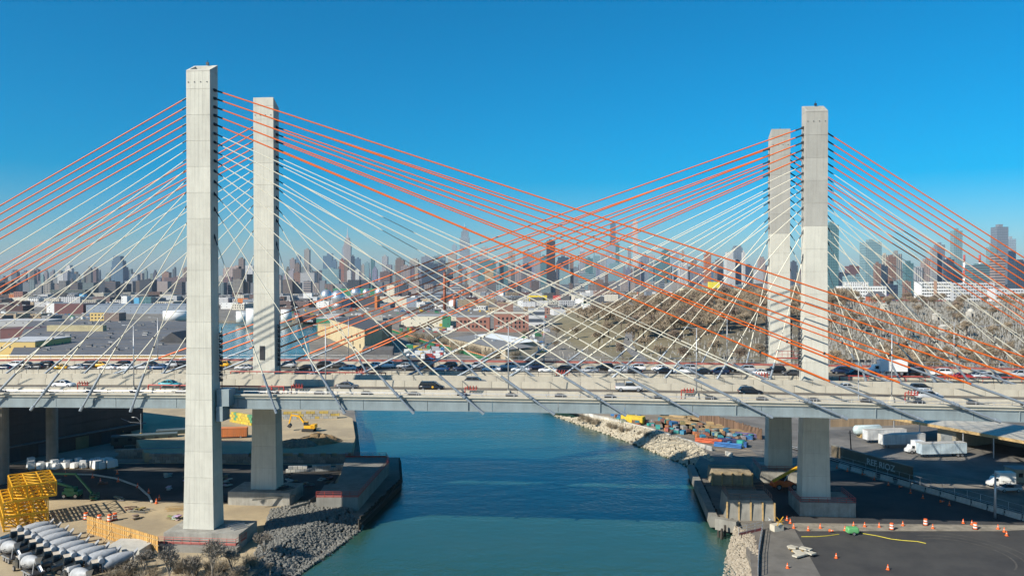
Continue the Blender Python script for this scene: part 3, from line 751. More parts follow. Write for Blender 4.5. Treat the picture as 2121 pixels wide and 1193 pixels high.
# low industrial fabric, row by row
LOWC = [('white', 'white'), ('pale', 'pale grey'), ('grey', 'grey'), ('brick', 'brick'), ('tan', 'tan'), ('bluegrey', 'blue grey'), ('darkbrick', 'dark brick'), ('cream', 'cream'), ('maroon', 'maroon'), ('tarmac', 'dark roofed')]
def low_row(D, x0, x1, hmin, hmax, wmin, wmax, dens, kind):
    x = x0
    while x < x1:
        wpx = rnd.uniform(wmin, wmax)
        if rnd.random() < dens:
            col, word = rnd.choice(LOWC); _k = rnd.uniform(.5, 1.0); c = _des(tuple(v * _k for v in PAL[col]), .2); Dq = D * rnd.uniform(.95, 1.05)
            a, b = at_y(x, 600, Dq), at_y(x + wpx, 600, Dq); h = rnd.uniform(hmin, hmax); cx = (a.x + b.x) / 2
            dep = rnd.uniform(18, 50); w_ = b.x - a.x; rz = rnd.uniform(-.25, .25)
            o = inst('low_building', boxmesh(w_, dep, h, FA[rnd.choice(['plain', 'fine', 'plain'])]), None, (cx, Dq, H(cx, Dq) - .5), rz, color=c)
            tag(o, f'low {word} {kind}', 'building', f'{word} {kind} buildings')
            ru = MB(); pw = .5
            for q in ((-w_ / 2, w_ / 2, -dep / 2, -dep / 2 + pw), (-w_ / 2, w_ / 2, dep / 2 - pw, dep / 2), (-w_ / 2, -w_ / 2 + pw, -dep / 2 + pw, dep / 2 - pw), (w_ / 2 - pw, w_ / 2, -dep / 2 + pw, dep / 2 - pw)): ru.box(*q, h + .003, h + .9)
            inst('parapet', ru.mesh('parapet', FA['plain']), o, color=c)
            for _ in range(rnd.randint(0, 4)):
                xx, yy, s_ = rnd.uniform(-.4, .35) * w_, rnd.uniform(-.4, .3) * dep, rnd.uniform(1.2, 3.2)
                inst('roof_unit', MB().box(xx, xx + s_, yy, yy + s_ * .8, h + .003, h + rnd.uniform(1.0, 2.6)).mesh('roof_unit', FA['plain']), o, color=rnd.choice([PAL['pale'], PAL['white'], PAL['grey']]))
        x += wpx * 1.12
for D, hm, hM, wm, wM, de in ((2150, 8, 16, 10, 30, .8), (1900, 7, 14, 12, 34, .8), (1680, 6, 13, 14, 38, .75), (1480, 6, 12, 16, 44, .7)):
    low_row(D, -40, 1420 if D > 1600 else 1180, hm, hM, wm, wM, de, 'industrial shed among the streets across the creek')
low_row(1330, -40, 640, 6, 11, 16, 44, .75, 'industrial shed among the streets across the creek')
low_row(1010, 600, 830, 4, 7, 16, 36, .3, 'yard shed beyond the creek bend')
low_row(1020, -40, 110, 5, 8, 16, 36, .7, 'yard shed left of the vast warehouse')
low_row(1300, 870, 1160, 5, 11, 18, 40, .7, 'workshop behind the brick mills')
low_row(1150, 1060, 1180, 5, 9, 14, 30, .7, 'workshop behind the brick mills')

# ------------------------------------------------------------------ individually visible buildings of the middle distance
def mid(name, label, x0, x1, ytop, ybase, depth, col, sty='plain', cat='building', rz=0.0, roof=None, pent=0, parts=None):
    D = (CAM.z - GZ) / -ray(x0, ybase).z if ray(x0, ybase).z < 0 else 3000
    Y = D * ray(x0, ybase).y
    o = block(name, label, cat, x0, x1, ytop, Y, col, sty, depth=depth, pent=pent, rz=0, zb=GZ - .3)
    me = o.data; zs = max(v.co.z for v in me.vertices); xs = max(v.co.x for v in me.vertices); ys = max(v.co.y for v in me.vertices)
    if roof:
        inst('roof', MB().box(-xs - .3, xs + .3, -ys - .3, ys + .3, zs + .004, zs + .5).mesh('roof', FA['plain'] if roof is True else M_OBJW), o, color=PAL[roof] if isinstance(roof, str) else (.2, .2, .2))
    o.rotation_euler.z = rz
    return o, xs, ys, zs
def windows(o, xs, ys, zs, rows, cols, wx, wz, z0=.2, z1=.85, x0=.08, x1=.92, m=None):
    me = MB().box(-wx / 2, wx / 2, -.12, .0, 0, wz).mesh('window', m or M_GLASS); fr = MB().box(-wx / 2 - .15, wx / 2 + .15, -.2, .1, -.25, 0).mesh('sill', M_CONC_L)
    for r in range(rows):
        for c in range(cols):
            x = -xs + 2 * xs * (x0 + (x1 - x0) * (c + .5) / cols); z = zs * (z0 + (z1 - z0) * (r + .5) / rows) - wz / 2
            q = inst('window', me, o, (x, -ys - .002, z)); inst('sill', fr, q)
# large dark-roofed warehouse with yellow walls
def warehouse():
    D0, D1, zr = 438, 800, 10.5
    xa, xb = at_y(20, 700, D0).x, at_y(400, 700, D0).x
    xa2, xb2 = at_y(60, 700, D1).x, at_y(402, 700, D1).x
    o = empty('warehouse', ((xa + xb) / 2, D0, GZ), 0, 'vast warehouse with flat dark grey roof, rooftop vents and yellow walls', 'warehouse')
    ox = (xa + xb) / 2
    poly = [(xa - ox, 0), (xb - ox, 0), (xb2 - ox, D1 - D0), (xa2 - ox, D1 - D0)]
    MB().prism(poly, 0, zr - GZ).obj('wall', M_OBJW, o, color=(.46, .33, .15))
    k = 14
    for i in range(k):           # roof bays with seams
        t0, t1 = i / k, (i + 1) / k
        L = lambda t: (poly[0][0] + (poly[3][0] - poly[0][0]) * t, (D1 - D0) * t); R_ = lambda t: (poly[1][0] + (poly[2][0] - poly[1][0]) * t, (D1 - D0) * t)
        a, b, c, d = L(t0), R_(t0), R_(t1 - .006), L(t1 - .006)
        sh = rnd.uniform(.85, 1.15); q = MB().prism([a, b, c, d], zr - GZ + .004, zr - GZ + .25 + .12 * (i % 2)).obj('roof_bay', M_OBJW, o, color=(.135 * sh, .133 * sh, .138 * sh))
    vm = MB().box(-2.2, 2.2, -1.4, 1.4, 0, 1.5, (-1.7, 1.7, -1, 1)).box(-2.5, 2.5, -1.7, 1.7, 1.5, 1.75).mesh('roof_vent', M_OBJW)
    for i in range(54):
        t = rnd.uniform(.03, .97); s_ = rnd.uniform(.04, .96)
        x = poly[0][0] + (poly[3][0] - poly[0][0]) * t + s_ * ((poly[1][0] - poly[0][0]) * (1 - t) + (poly[2][0] - poly[3][0]) * t)
        inst('roof_vent', vm, o, (x, (D1 - D0) * t, zr - GZ + .36), scale=rnd.choice((.4, .6, .85)), color=rnd.choice([(.2, .2, .21), (.3, .3, .3), (.4, .4, .4)]))
    # clerestory and black gables
    ya = at_y(97, 690, 640); yb = at_y(213, 690, 640)
    MB().box(ya.x - ox, yb.x - ox, 640 - D0, 646 - D0, zr - GZ + .4, zr - GZ + 5.0).obj('clerestory', M_OBJW, o, color=(.5, .43, .25))
    MB().add([(at_y(322, 7, 520).x - ox, 82, 8.6), (at_y(385, 7, 520).x - ox, 82, 8.6), (at_y(352, 7, 520).x - ox, 82, 15.5), (at_y(322, 7, 520).x - ox, 122, 8.6), (at_y(385, 7, 520).x - ox, 122, 8.6), (at_y(352, 7, 520).x - ox, 122, 15.5)],
             [(0, 1, 2), (5, 4, 3), (0, 2, 5, 3), (1, 4, 5, 2)]).obj('gable_roof', M_OBJW, o, color=(.06, .06, .065))
warehouse()
def tank(px, ytop, ybase, wpx, label):
    Y = (CAM.z - GZ) / -ray(px, ybase).z * ray(px, ybase).y; r = wpx / 2 / F * Y; p = at_y(px, ybase, Y); h = (ybase - ytop) / F * Y
    o = empty('storage_tank', (p.x, Y + r, GZ), 0, label, 'tank', 'white storage tanks')
    MB().lathe([(r, 0), (r, h)], 28).obj('shell', M_WHITE, o, smooth=True)
    MB().lathe([(r + .15, h), (r + .15, h + .35), (r * .5, h + r * .06), (.3, h + r * .09)], 28).obj('roof', M_WHITE, o, smooth=True)
    mb = MB()
    for k in range(14):
        a = -1.9 + k * .08; mb.cbox((math.sin(a) * (r + .5), -math.cos(a) * (r + .5), h * (k + .5) / 14), (1.3, .9, .12), -a)
    mb.obj('stair', M_GALV, o)
tank(356, 646, 664, 58, 'wide white oil tank behind the dark-roofed warehouse')
tank(498, 646, 668, 26, 'white oil tank seen between the pale bridge towers, lower one'); tank(520, 640, 674, 30, 'tall white oil tank touching the second pale bridge tower')
tank(590, 642, 668, 22, 'white oil tank just right of the second pale bridge tower'); tank(908, 632, 640, 26, 'low white tank at the foot of the brick chimney'); tank(938, 622, 640, 18, 'white tank right of the brick chimney')
def egg(px, py, rpx, D):
    p = at_y(px, py, D); r = rpx / F * D
    o = empty('digester_egg', (p.x, D, GZ), 0, 'shiny steel egg-shaped sewage digester', 'digester', 'steel digester eggs')
    prof = []
    for k in range(15):
        th = math.pi * k / 14; prof.append((max(.05, r * math.sin(th)), (p.z - GZ) - r * 1.15 * math.cos(th)))
    MB().lathe(prof, 24).obj('shell', M_EGG, o, smooth=True)
    MB().lathe([(r * .75, 0), (r * .7, max(1, p.z - GZ - r * .7))], 20).obj('skirt', M_GALV, o, smooth=True)
    MB().lathe([(r * .16, p.z - GZ + r * 1.1), (r * .16, p.z - GZ + r * 1.3)], 10).obj('gas_dome', M_GREEN, o)
M_EGG = mat('polished_steel', (.72, .72, .72), .3, .75, var=.08)
for a in ((676, 613, 12, 1500), (700, 617, 14.5, 1420), (737, 607, 10.5, 1560), (786, 606, 10, 1600), (759, 607, 8, 1650)): egg(*a)
o, xs, ys, zs = mid('hall', 'green steel gantry deck linking the digester eggs', 690, 790, 597.5, 621, 10, 'green', 'plain')
# brick chimney
def chimney(px, wpx, ytop, ybase, label):
    Y = (CAM.z - GZ) / -ray(px, ybase).z * ray(px, ybase).y; p = at_y(px, ybase, Y); r = wpx / 2 / F * Y; zt = at_y(px, ytop, Y).z
    o = empty('brick_chimney', (p.x, Y, GZ), 0, label, 'chimney')
    MB().lathe([(r * 1.12, 0), (r * .9, zt - GZ)], 16).obj('shaft', M_BRICKO, o, smooth=True, color=(.36, .12, .07))
    MB().lathe([(r * 1.0, zt - GZ - 1.5), (r * 1.08, zt - GZ - .6), (r * 1.0, zt - GZ + .3)], 16).obj('cap', M_BRICKO, o, color=(.2, .08, .06))
M_BRICKO = objmat('brickwork', .9, 0, .25, .3, streak=.2)
chimney(921, 6.2, 564, 642, 'tall round brick chimney rising above the white tanks'); chimney(941.5, 6, 612, 641, 'short brick chimney right of the tall one'); chimney(1321, 3.5, 604, 625, 'thin brick chimney behind the bare trees')

MID = [
 # name, label, x0, x1, ytop, ybase, depth, colour, facade, roof
 ('hall', 'white block with blank walls beyond the creek bend', 628, 646, 607, 622, 14, 'white', 'plain', None),
 ('shed', 'low white shed left of the digester eggs', 655, 681, 624, 637, 12, 'white', 'plain', None),
 ('hall', 'pale grey hall below the digester eggs', 702, 726, 614, 637, 30, 'pale', 'plain', 'bluegrey'),
 ('hall', 'long dark hall with a deep open front', 726, 776, 615, 637, 30, 'dark', 'plain', 'bluegrey'),
 ('hall', 'narrow orange end wall of the dark hall', 776, 781, 613, 638, 30, 'orange', 'plain', None),
 ('hall', 'big cream white warehouse right of the orange wall', 781, 842, 615, 636, 60, 'cream', 'plain', None),
 ('hall', 'right side of the cream warehouse, its shade put in as dark grey', 842, 864, 617, 636, 50, 'bluegrey', 'plain', None),  # shaded side of the warehouse, built as a darker block
 ('silo_tower', 'tall cream windowless tower', 801, 817, 590, 630, 18, 'cream', 'plain', None),
 ('hall', 'blue grey long low hall behind the brick chimney', 872, 935, 605, 622, 40, 'bluegrey', 'band', None),
 ('shed', 'long building with green wall band beside the creek', 655, 741, 660, 677, 16, 'green', 'plain', 'pale'),
 ('works', 'yellow small works building before the blue grey warehouse', 186, 215, 648, 665, 14, 'yellow', 'fine', None),
 ('works', 'brown brick works next to the small yellow building', 215, 246, 648, 665, 18, 'brown', 'plain', None),
 ('warehouse', 'long blue grey warehouse across the creek', 178, 386, 632, 650, 60, 'bluegrey', 'plain', 'bluegrey'),
 ('warehouse', 'dark maroon warehouse with a white end wall', 112, 172, 629, 650, 40, 'maroon', 'plain', None),
 ('hall', 'white end hall of the maroon warehouse', 96, 112, 628, 650, 38, 'white', 'plain', None),
 ('office', 'white square block on the blue grey warehouse', 251, 263, 613, 634, 16, 'white', 'plain', None),
 ('office', 'bright cyan wall beside a glass office', 277, 288, 617, 636, 14, 'cyan', 'plain', None),
 ('office', 'teal glass office on the warehouse row', 289, 313, 615, 638, 18, 'teal', 'glass', None),
 ('office', 'cyan stair block above the white loft', 164, 174, 609, 630, 12, 'cyan', 'plain', None),
 ('loft', 'white and grey loft building above the maroon warehouse', 126, 166, 615, 632, 30, 'pale', 'fine', None),
 ('loft', 'dark green brown loft with many windows', 104, 176, 600, 618, 30, (.10, .12, .11), 'fine', None),
 ('house', 'orange brick house in the low streets', 18, 28, 609, 624, 16, 'orange', 'fine', None),
 ('house', 'red brick house in the low streets', 28, 47, 604, 624, 18, 'redbrick', 'fine', None),
 ('works', 'maroon roofed works left of the warehouse', 0, 62, 682, 702, 30, 'maroon', 'plain', 'maroon'),
 ('shed', 'long shed with pale roof left of the warehouse', -20, 100, 664, 676, 30, 'grey', 'plain', 'pale'),
 ('shed', 'sawtooth roofed shed with yellow wall', -30, 72, 708, 748, 40, 'yellow', 'plain', 'pale'),
 ('shed', 'orange shed seen between the pale bridge towers', 492, 514, 618, 630, 12, 'orange', 'plain', None),
 ('shed', 'white long shed between the pale bridge towers', 457, 490, 627, 640, 16, 'white', 'plain', None),
 ('hall', 'long cream industrial hall with grey roof', 831, 945, 655, 677, 40, 'cream', 'plain', 'grey'),
 ('hall', 'green box bay on the cream hall', 916, 933, 655, 678.5, 8, 'green', 'plain', None),
 ('office', 'white and black modern office by the street', 1095, 1128, 641, 677, 26, 'pale', 'band', 'grey'),
 ('works', 'tan brick works with a gabled end', 1030, 1063, 628, 650, 24, 'brick', 'plain', 'tan'),
 ('shed', 'white small block among the workshops', 1072, 1083, 622, 640, 10, 'white', 'plain', None),
 ('shed', 'bright yellow roofed shed', 1092, 1133, 612, 624, 20, (.75, .55, .03), 'plain', None),
 ('shed', 'red roofed shed right of the yellow one', 1146, 1170, 612, 622, 14, 'red', 'plain', None),
 ('works', 'low brick works by the cemetery gate', 1128, 1160, 637, 652, 20, 'brick', 'fine', None),
 ('hut', 'white hut with green roof at the cemetery edge', 1205, 1222, 629, 645, 8, 'white', 'plain', 'green'),
]
for (n_, l_, x0, x1, yt, yb, d_, c_, s_, r_) in MID: mid(n_, l_, x0, x1, yt, yb, d_, c_, s_, roof=r_)
o, xs, ys, zs = mid('brick_mill', 'lower brick mill with two rows of windows beside the cream hall', 945, 1014, 657, 686, 28, 'redbrick', 'plain', roof='grey'); windows(o, xs, ys, zs, 2, 7, 1.6, 2.6)
o, xs, ys, zs = mid('brick_mill', 'taller brick mill with three rows of windows', 1023, 1095, 650, 688, 34, 'redbrick', 'plain', roof='cream'); windows(o, xs, ys, zs, 3, 7, 1.6, 2.6)
o, xs, ys, zs = mid('loft_building', 'large white loft building with rows of square windows, brick stair strip', 1907, 1971, 584, 632, 26, 'white', 'plain'); windows(o, xs, ys, zs, 6, 12, 3.4, 2.4, .14, .97, .04, .97)
inst('stair_strip', MB().box(-3.2, 3.2, -ys - .35, -ys - .02, 0, zs + 2).mesh('stair_strip', M_BRICKO), o, color=(.5, .3, .2), loc=(-xs * .06, 0, 0))
o, xs, ys, zs = mid('loft_building', 'long grey white loft building right of the white one', 1972, 2060, 586, 632, 26, 'pale', 'plain'); windows(o, xs, ys, zs, 6, 16, 3.2, 2.4, .14, .97, .03, .97)
o, xs, ys, zs = mid('loft_building', 'grey loft wing trailing off behind the hill', 2061, 2150, 598, 634, 26, 'pale', 'plain'); windows(o, xs, ys, zs, 4, 15, 3.0, 2.2, .14, .97, .03, .97)
o, xs, ys, zs = mid('white_works', 'white stepped works complex with rows of windows', 1743, 1836, 593, 634, 26, 'white', 'plain'); windows(o, xs, ys, zs, 3, 17, 2.6, 2.2, .45, .97, .03, .97)
inst('upper_storey', MB().box(-xs * .75, xs * .25, -ys * .6, ys * .6, zs + .004, zs + 8).mesh('upper_storey', FA['fine']), o, color=PAL['white'])
o, xs, ys, zs = mid('long_depot', 'long cream depot with green roof edge behind the bare trees', 1421, 1556, 598, 640, 50, (.72, .66, .45), 'plain', roof='green')
mid('depot_wing', 'grey shed joined to the cream depot', 1388, 1421, 604, 638, 40, 'pale', 'plain'); mid('yellow_box', 'yellow rooftop hall above the cream depot', 1469, 1491, 584, 622, 14, (.72, .6, .05), 'plain')
o, xs, ys, zs = mid('store', 'low white store with a long red sign band', 1850, 1962, 624, 640, 20, 'white', 'plain')
MB().box(-xs * .9, xs * .98, -ys - .5, -ys - .02, zs - 1.6, zs + 2.2).obj('sign_band', M_REDP, o)
mid('billboard_house', 'purple dark billboard block by the brick house', 1836, 1851, 609, 634, 6, (.08, .06, .16), 'plain')
# gabled brick house on the cemetery hill
def gable_house():
    Y = 880; p = at_y(1817, 620, Y); z0 = H(p.x, Y); k = Y / F
    o = empty('brick_house', (p.x, Y, z0), 0, 'red brick gabled house with slate roof on the cemetery hill', 'house')
    w_, d_, h = 34 * k, 9, at_y(1817, 614, Y).z - z0
    MB().box(-w_ / 2, w_ / 2, 0, d_, 0, h).obj('wall', M_BRICKO, o, color=(.42, .12, .06))
    e = .8; zr = h + 5.5
    MB().add([(-w_ / 2 - e, -e, h), (w_ / 2 + e, -e, h), (w_ / 2 + e, d_ + e, h), (-w_ / 2 - e, d_ + e, h), (-w_ / 3, d_ / 2, zr), (w_ / 3, d_ / 2, zr)], [(0, 1, 5, 4), (2, 3, 4, 5), (1, 2, 5), (3, 0, 4), (3, 2, 1, 0)]).obj('roof', M_OBJW, o, color=(.10, .105, .12))
    MB().add([(-2.6, -.9, 0), (2.6, -.9, 0), (2.6, -.9, h), (-2.6, -.9, h), (0, -.9, h + 3), (-2.6, 2, 0), (2.6, 2, 0), (2.6, 2, h), (-2.6, 2, h), (0, 4, h + 3)], [(0, 1, 2, 4, 3), (1, 6, 7, 2), (5, 0, 3, 8), (2, 7, 9, 4), (3, 4, 9, 8)]).obj('gable_bay', M_BRICKO, o, color=(.50, .20, .11))
    for x in (-6.5, -4.2, 4.2, 6.5):
        for z in (h * .2, h * .6): MB().box(x - .5, x + .5, -.06, 0.0, z, z + h * .25).obj('window', M_GLASS, o)
gable_house()
# yellow creekside factory
def yellow_factory():
    A = at_z(684, 702, GZ); Bp = at_z(755, 735, GZ); C = at_z(812, 719, GZ)
    o = empty('yellow_factory', (Bp.x, Bp.y, GZ), 0, 'yellow painted factory with dark flat roof at the creek bend', 'factory')
    a, c = (A - Bp).xy, (C - Bp).xy; zt = at_y(755, 684, Bp.y).z - GZ
    d = a + c
    poly = [(0, 0), (c.x, c.y), (d.x, d.y), (a.x, a.y)]
    MB().prism(poly, 0, zt).obj('wall', M_OBJW, o, color=(.56, .45, .26))
    MB().prism([(p[0] * 1.0, p[1] * 1.0) for p in poly], zt + .004, zt + .6).obj('roof', M_OBJW, o, color=(.085, .082, .085))
    MB().prism([(c.x * .02 - .1, c.y * .02 - .25), (c.x * .98, c.y * .98 - .25), (c.x * .98, c.y * .98 + .1), (c.x * .02, c.y * .02)], .5, zt - 1).obj('tan_panel', M_OBJW, o, color=(.36, .25, .13))
    n = Vector((a.y, -a.x)).normalized(); n = -n if n.y > 0 else n
    for fr, w_ in ((.1, 3.2), (.18, 3.2), (.28, 3.2), (.5, 2.2), (.62, 2.2), (.75, 2.2), (.9, 2.2)):
        for z in (zt * .22, zt * .62):
            if rnd.random() < .25: continue
            q = a * fr + n * .1; MB().cbox((q.x, q.y, z + 1.2), (w_, .3, 2.6), math.atan2(a.y, a.x)).obj('window', M_GLASS, o)
    sh = at_z(756, 737, GZ) - Bp; w_ = 62 / F * Bp.y
    MB().add([(0, -8, 0), (w_, -8, 0), (w_, -2, 0), (0, -2, 0), (0, -8, 4.2), (w_, -8, 4.2), (w_, -2, 6), (0, -2, 6)], [(0, 1, 5, 4), (1, 2, 6, 5), (3, 0, 4, 7), (4, 5, 6, 7), (2, 3, 7, 6)]).obj('shed', M_OBJW, o, color=(.12, .115, .115))
    e = at_z(658, 694, GZ) - Bp
    MB().prism([(a.x, a.y), (a.x + 10, a.y + 14), (e.x + 10, e.y + 14), (e.x, e.y)], 0, zt * .62).obj('side_wing', M_OBJW, o, color=(.52, .39, .19))
yellow_factory()
# curved white-roofed depot
def depot():
    A = at_z(930, 716, GZ); Bp = at_z(1047, 745, GZ); w_ = (Bp - A).xy.length; ang = math.atan2(Bp.y - A.y, Bp.x - A.x)
    o = empty('creek_depot', A, ang, 'low depot with white and grey roof and weathered beige wall', 'depot')
    MB().box(0, w_, 0, 20, 0, 6).box(0, w_ * .74, 20, 35.5, 0, 7.5).obj('wall', M_OBJW, o, color=(.45, .38, .27))
    MB().add([(-.5, -.5, 6.01), (w_ + .5, -.5, 6.01), (w_ + .5, 20, 7.6), (-.5, 20, 7.6)], [(0, 1, 2, 3)]).obj('front_roof', M_OBJW, o, color=(.22, .215, .21))
    MB().add([(-.5, 20, 7.6), (w_ * .75, 20, 7.6), (w_ * .75, 36, 8.6), (-.5, 36, 8.6)], [(0, 1, 2, 3)]).obj('back_roof', M_WHITE, o)
    for x in (.2, .5, .8): MB().cbox((w_ * x, 14, 7.5), (3, 2, 1.4)).obj('roof_vent', M_GALV, o)
    for k in range(5): MB().box(w_ * (.68 + .06 * k), w_ * (.68 + .06 * k) + 2.2, -.1, 0, 2.5, 5).obj('window', M_GLASS, o)
depot()
# green hoarding along the far bank
def hoarding():
    pts = [at_z(812, 688, GZ), at_z(880, 712, GZ), at_z(950, 730, GZ), at_z(1012, 748, GZ)]
    o = empty('site_hoarding', pts[0], 0, 'green panelled site hoarding with orange top along the far bank', 'fence')
    me = MB().box(0, 3.4, 0, .15, 0, 2.4).mesh('green_panel', M_GREEN); me2 = MB().box(0, 3.4, -.05, .2, 2.4, 3.0).mesh('orange_strip', mat('orange_netting', (.62, .22, .10), .8))
    for p, q in zip(pts, pts[1:]):
        d = q - p; n = int(d.length / 3.7); rz = math.atan2(d.y, d.x)
        for i in range(n):
            w0 = p + d * (i / n) - pts[0]; g = inst('green_panel', me, o, w0, rz); inst('orange_strip', me2, g)
hoarding()
# street beside the cemetery and creekside path
def ribbon(name, pts, w_, m, lift=.05):
    L, R_ = [], []
    for i, p in enumerate(pts):
        a = pts[max(0, i - 1)]; b = pts[min(len(pts) - 1, i + 1)]; t = (Vector(b) - Vector(a)); t = Vector((t.x, t.y, 0)).normalized(); n = Vector((-t.y, t.x, 0)) * w_ / 2
        for S_, q in ((L, Vector(p) + n), (R_, Vector(p) - n)): S_.append((q.x, q.y, H(q.x, q.y) + lift))
    k = len(pts); me = bpy.data.meshes.new(name); me.from_pydata(L + R_, [], [(i, k + i, k + i + 1, i + 1) for i in range(k - 1)]); me.update()
    me.flip_normals() if me.polygons and me.polygons[0].normal.z < 0 else None
    me.materials.append(m); return tag(inst(name, me), kind='structure')
def seg(pts, n=14):
    out = []
    for a, b in zip(pts, pts[1:]):
        for i in range(n): out.append(a.lerp(b, i / n))
    return out + [pts[-1]]
ribbon('street', seg([at_z(1075, 760, GZ), at_z(1100, 700, GZ), at_z(1123, 660, GZ), at_z(1135, 645, GZ)]), 15, M_ASPH, .15)
M_PATH = mat('cemetery_path', (.20, .19, .18), .9, var=.2, world=True, scale=.1)
def hill(px, Y): return Vector((at_y(px, 600, Y).x, Y, 0))
ribbon('path', seg([hill(1370, 360), hill(1330, 470), hill(1300, 560), hill(1310, 700)], 10), 7, M_PATH, .3)
ribbon('path', seg([hill(1770, 420), hill(1860, 480), hill(1930, 540), hill(1990, 580), hill(2130, 600)], 10), 6, M_PATH, .3)

# parked vehicles and yard clutter across the creek
PM = MB(); PM.box(-2.2, 2.2, -.9, .9, .3, 1.0, (-2.15, 2.15, -.82, .82)).box(-1.2, .9, -.78, .78, 1.0, 1.5, (-.8, .4, -.68, .68)); PMm = PM.mesh('parked_car', M_CAR)
PT = MB().box(-3.4, 1.6, -1.2, 1.2, .8, 3.6).box(1.8, 3.4, -1.1, 1.1, .5, 2.5, (1.8, 3.0, -1.0, 1.0)).mesh('parked_truck', M_CAR)
rp = random.Random(77); pc = {}
for i in range(300):
    px, py = rp.choice([(rp.uniform(590, 830), rp.uniform(637, 662)), (rp.uniform(830, 945), rp.uniform(677, 690)), (rp.uniform(0, 200), rp.uniform(650, 664)), (rp.uniform(1085, 1135), rp.uniform(655, 735)), (rp.uniform(830, 1010), rp.uniform(638, 650)), (rp.uniform(845, 920), rp.uniform(722, 745)), (rp.uniform(600, 860), rp.uniform(640, 668))])
    p = at_z(px, py, GZ)
    k = rp.random(); word, c = rp.choice([('white', (.7, .7, .68)), ('white', (.72, .72, .7)), ('yellow', (.6, .36, .03)), ('blue', (.05, .14, .3)), ('dark', (.03, .03, .035)), ('silver', (.4, .4, .42)), ('red', (.4, .05, .03)), ('green', (.05, .22, .1))])
    tr_ = k < .4; o = inst('parked_truck' if tr_ else 'parked_car', PT if tr_ else PMm, None, (p.x, p.y, GZ + .16), rp.choice([0, .1, 1.5, 1.7, .3]), color=c)
    tag(o, f"small {word} {'truck' if tr_ else 'car'} parked in the yards across the creek", 'truck' if tr_ else 'car', f"{word} {'trucks' if tr_ else 'cars'} parked across the creek")
# ------------------------------------------------------------------ vehicles
def loft(st, ends=True):
    """st: (x, halfwidth, z_low, z_high) stations -> rounded closed shell"""
    mb = MB(); vs = []; fs = []
    for x, w_, a, b in st:
        h = b - a
        for y, z in ((-w_ * .93, a), (-w_, a + .3 * h), (-w_ * .98, a + .72 * h), (-w_ * .84, b), (w_ * .84, b), (w_ * .98, a + .72 * h), (w_, a + .3 * h), (w_ * .93, a)): vs.append((x, y, z))
    for i in range(len(st) - 1):
        for k in range(8): fs.append((i * 8 + k, i * 8 + (k + 1) % 8, (i + 1) * 8 + (k + 1) % 8, (i + 1) * 8 + k))
    fs += [tuple(range(7, -1, -1)), tuple(range((len(st) - 1) * 8, len(st) * 8))]
    mb.add(vs, fs); return mb
def wheel_meshes(r, w_=.22):
    R = Matrix.Rotation(math.pi / 2, 3, 'X')
    return MB().lathe([(r * .72, -w_ / 2), (r, -w_ / 2 + .03), (r, w_ / 2 - .03), (r * .72, w_ / 2)], 14, axis=R).mesh('tyre', M_TYRE, True), MB().lathe([(r * .68, -w_ / 2 - .015), (r * .68, w_ / 2 + .015)], 10, axis=R).mesh('rim', M_RIM)
WM = wheel_meshes(.34); WT = wheel_meshes(.5, .3)
def add_wheels(o, xs, y, r, m=WM):
    for x in xs:
        for s in (-1, 1): q = inst('wheel', m[0], o, (x, s * y, r)); inst('rim', m[1], q)
CARS = {}
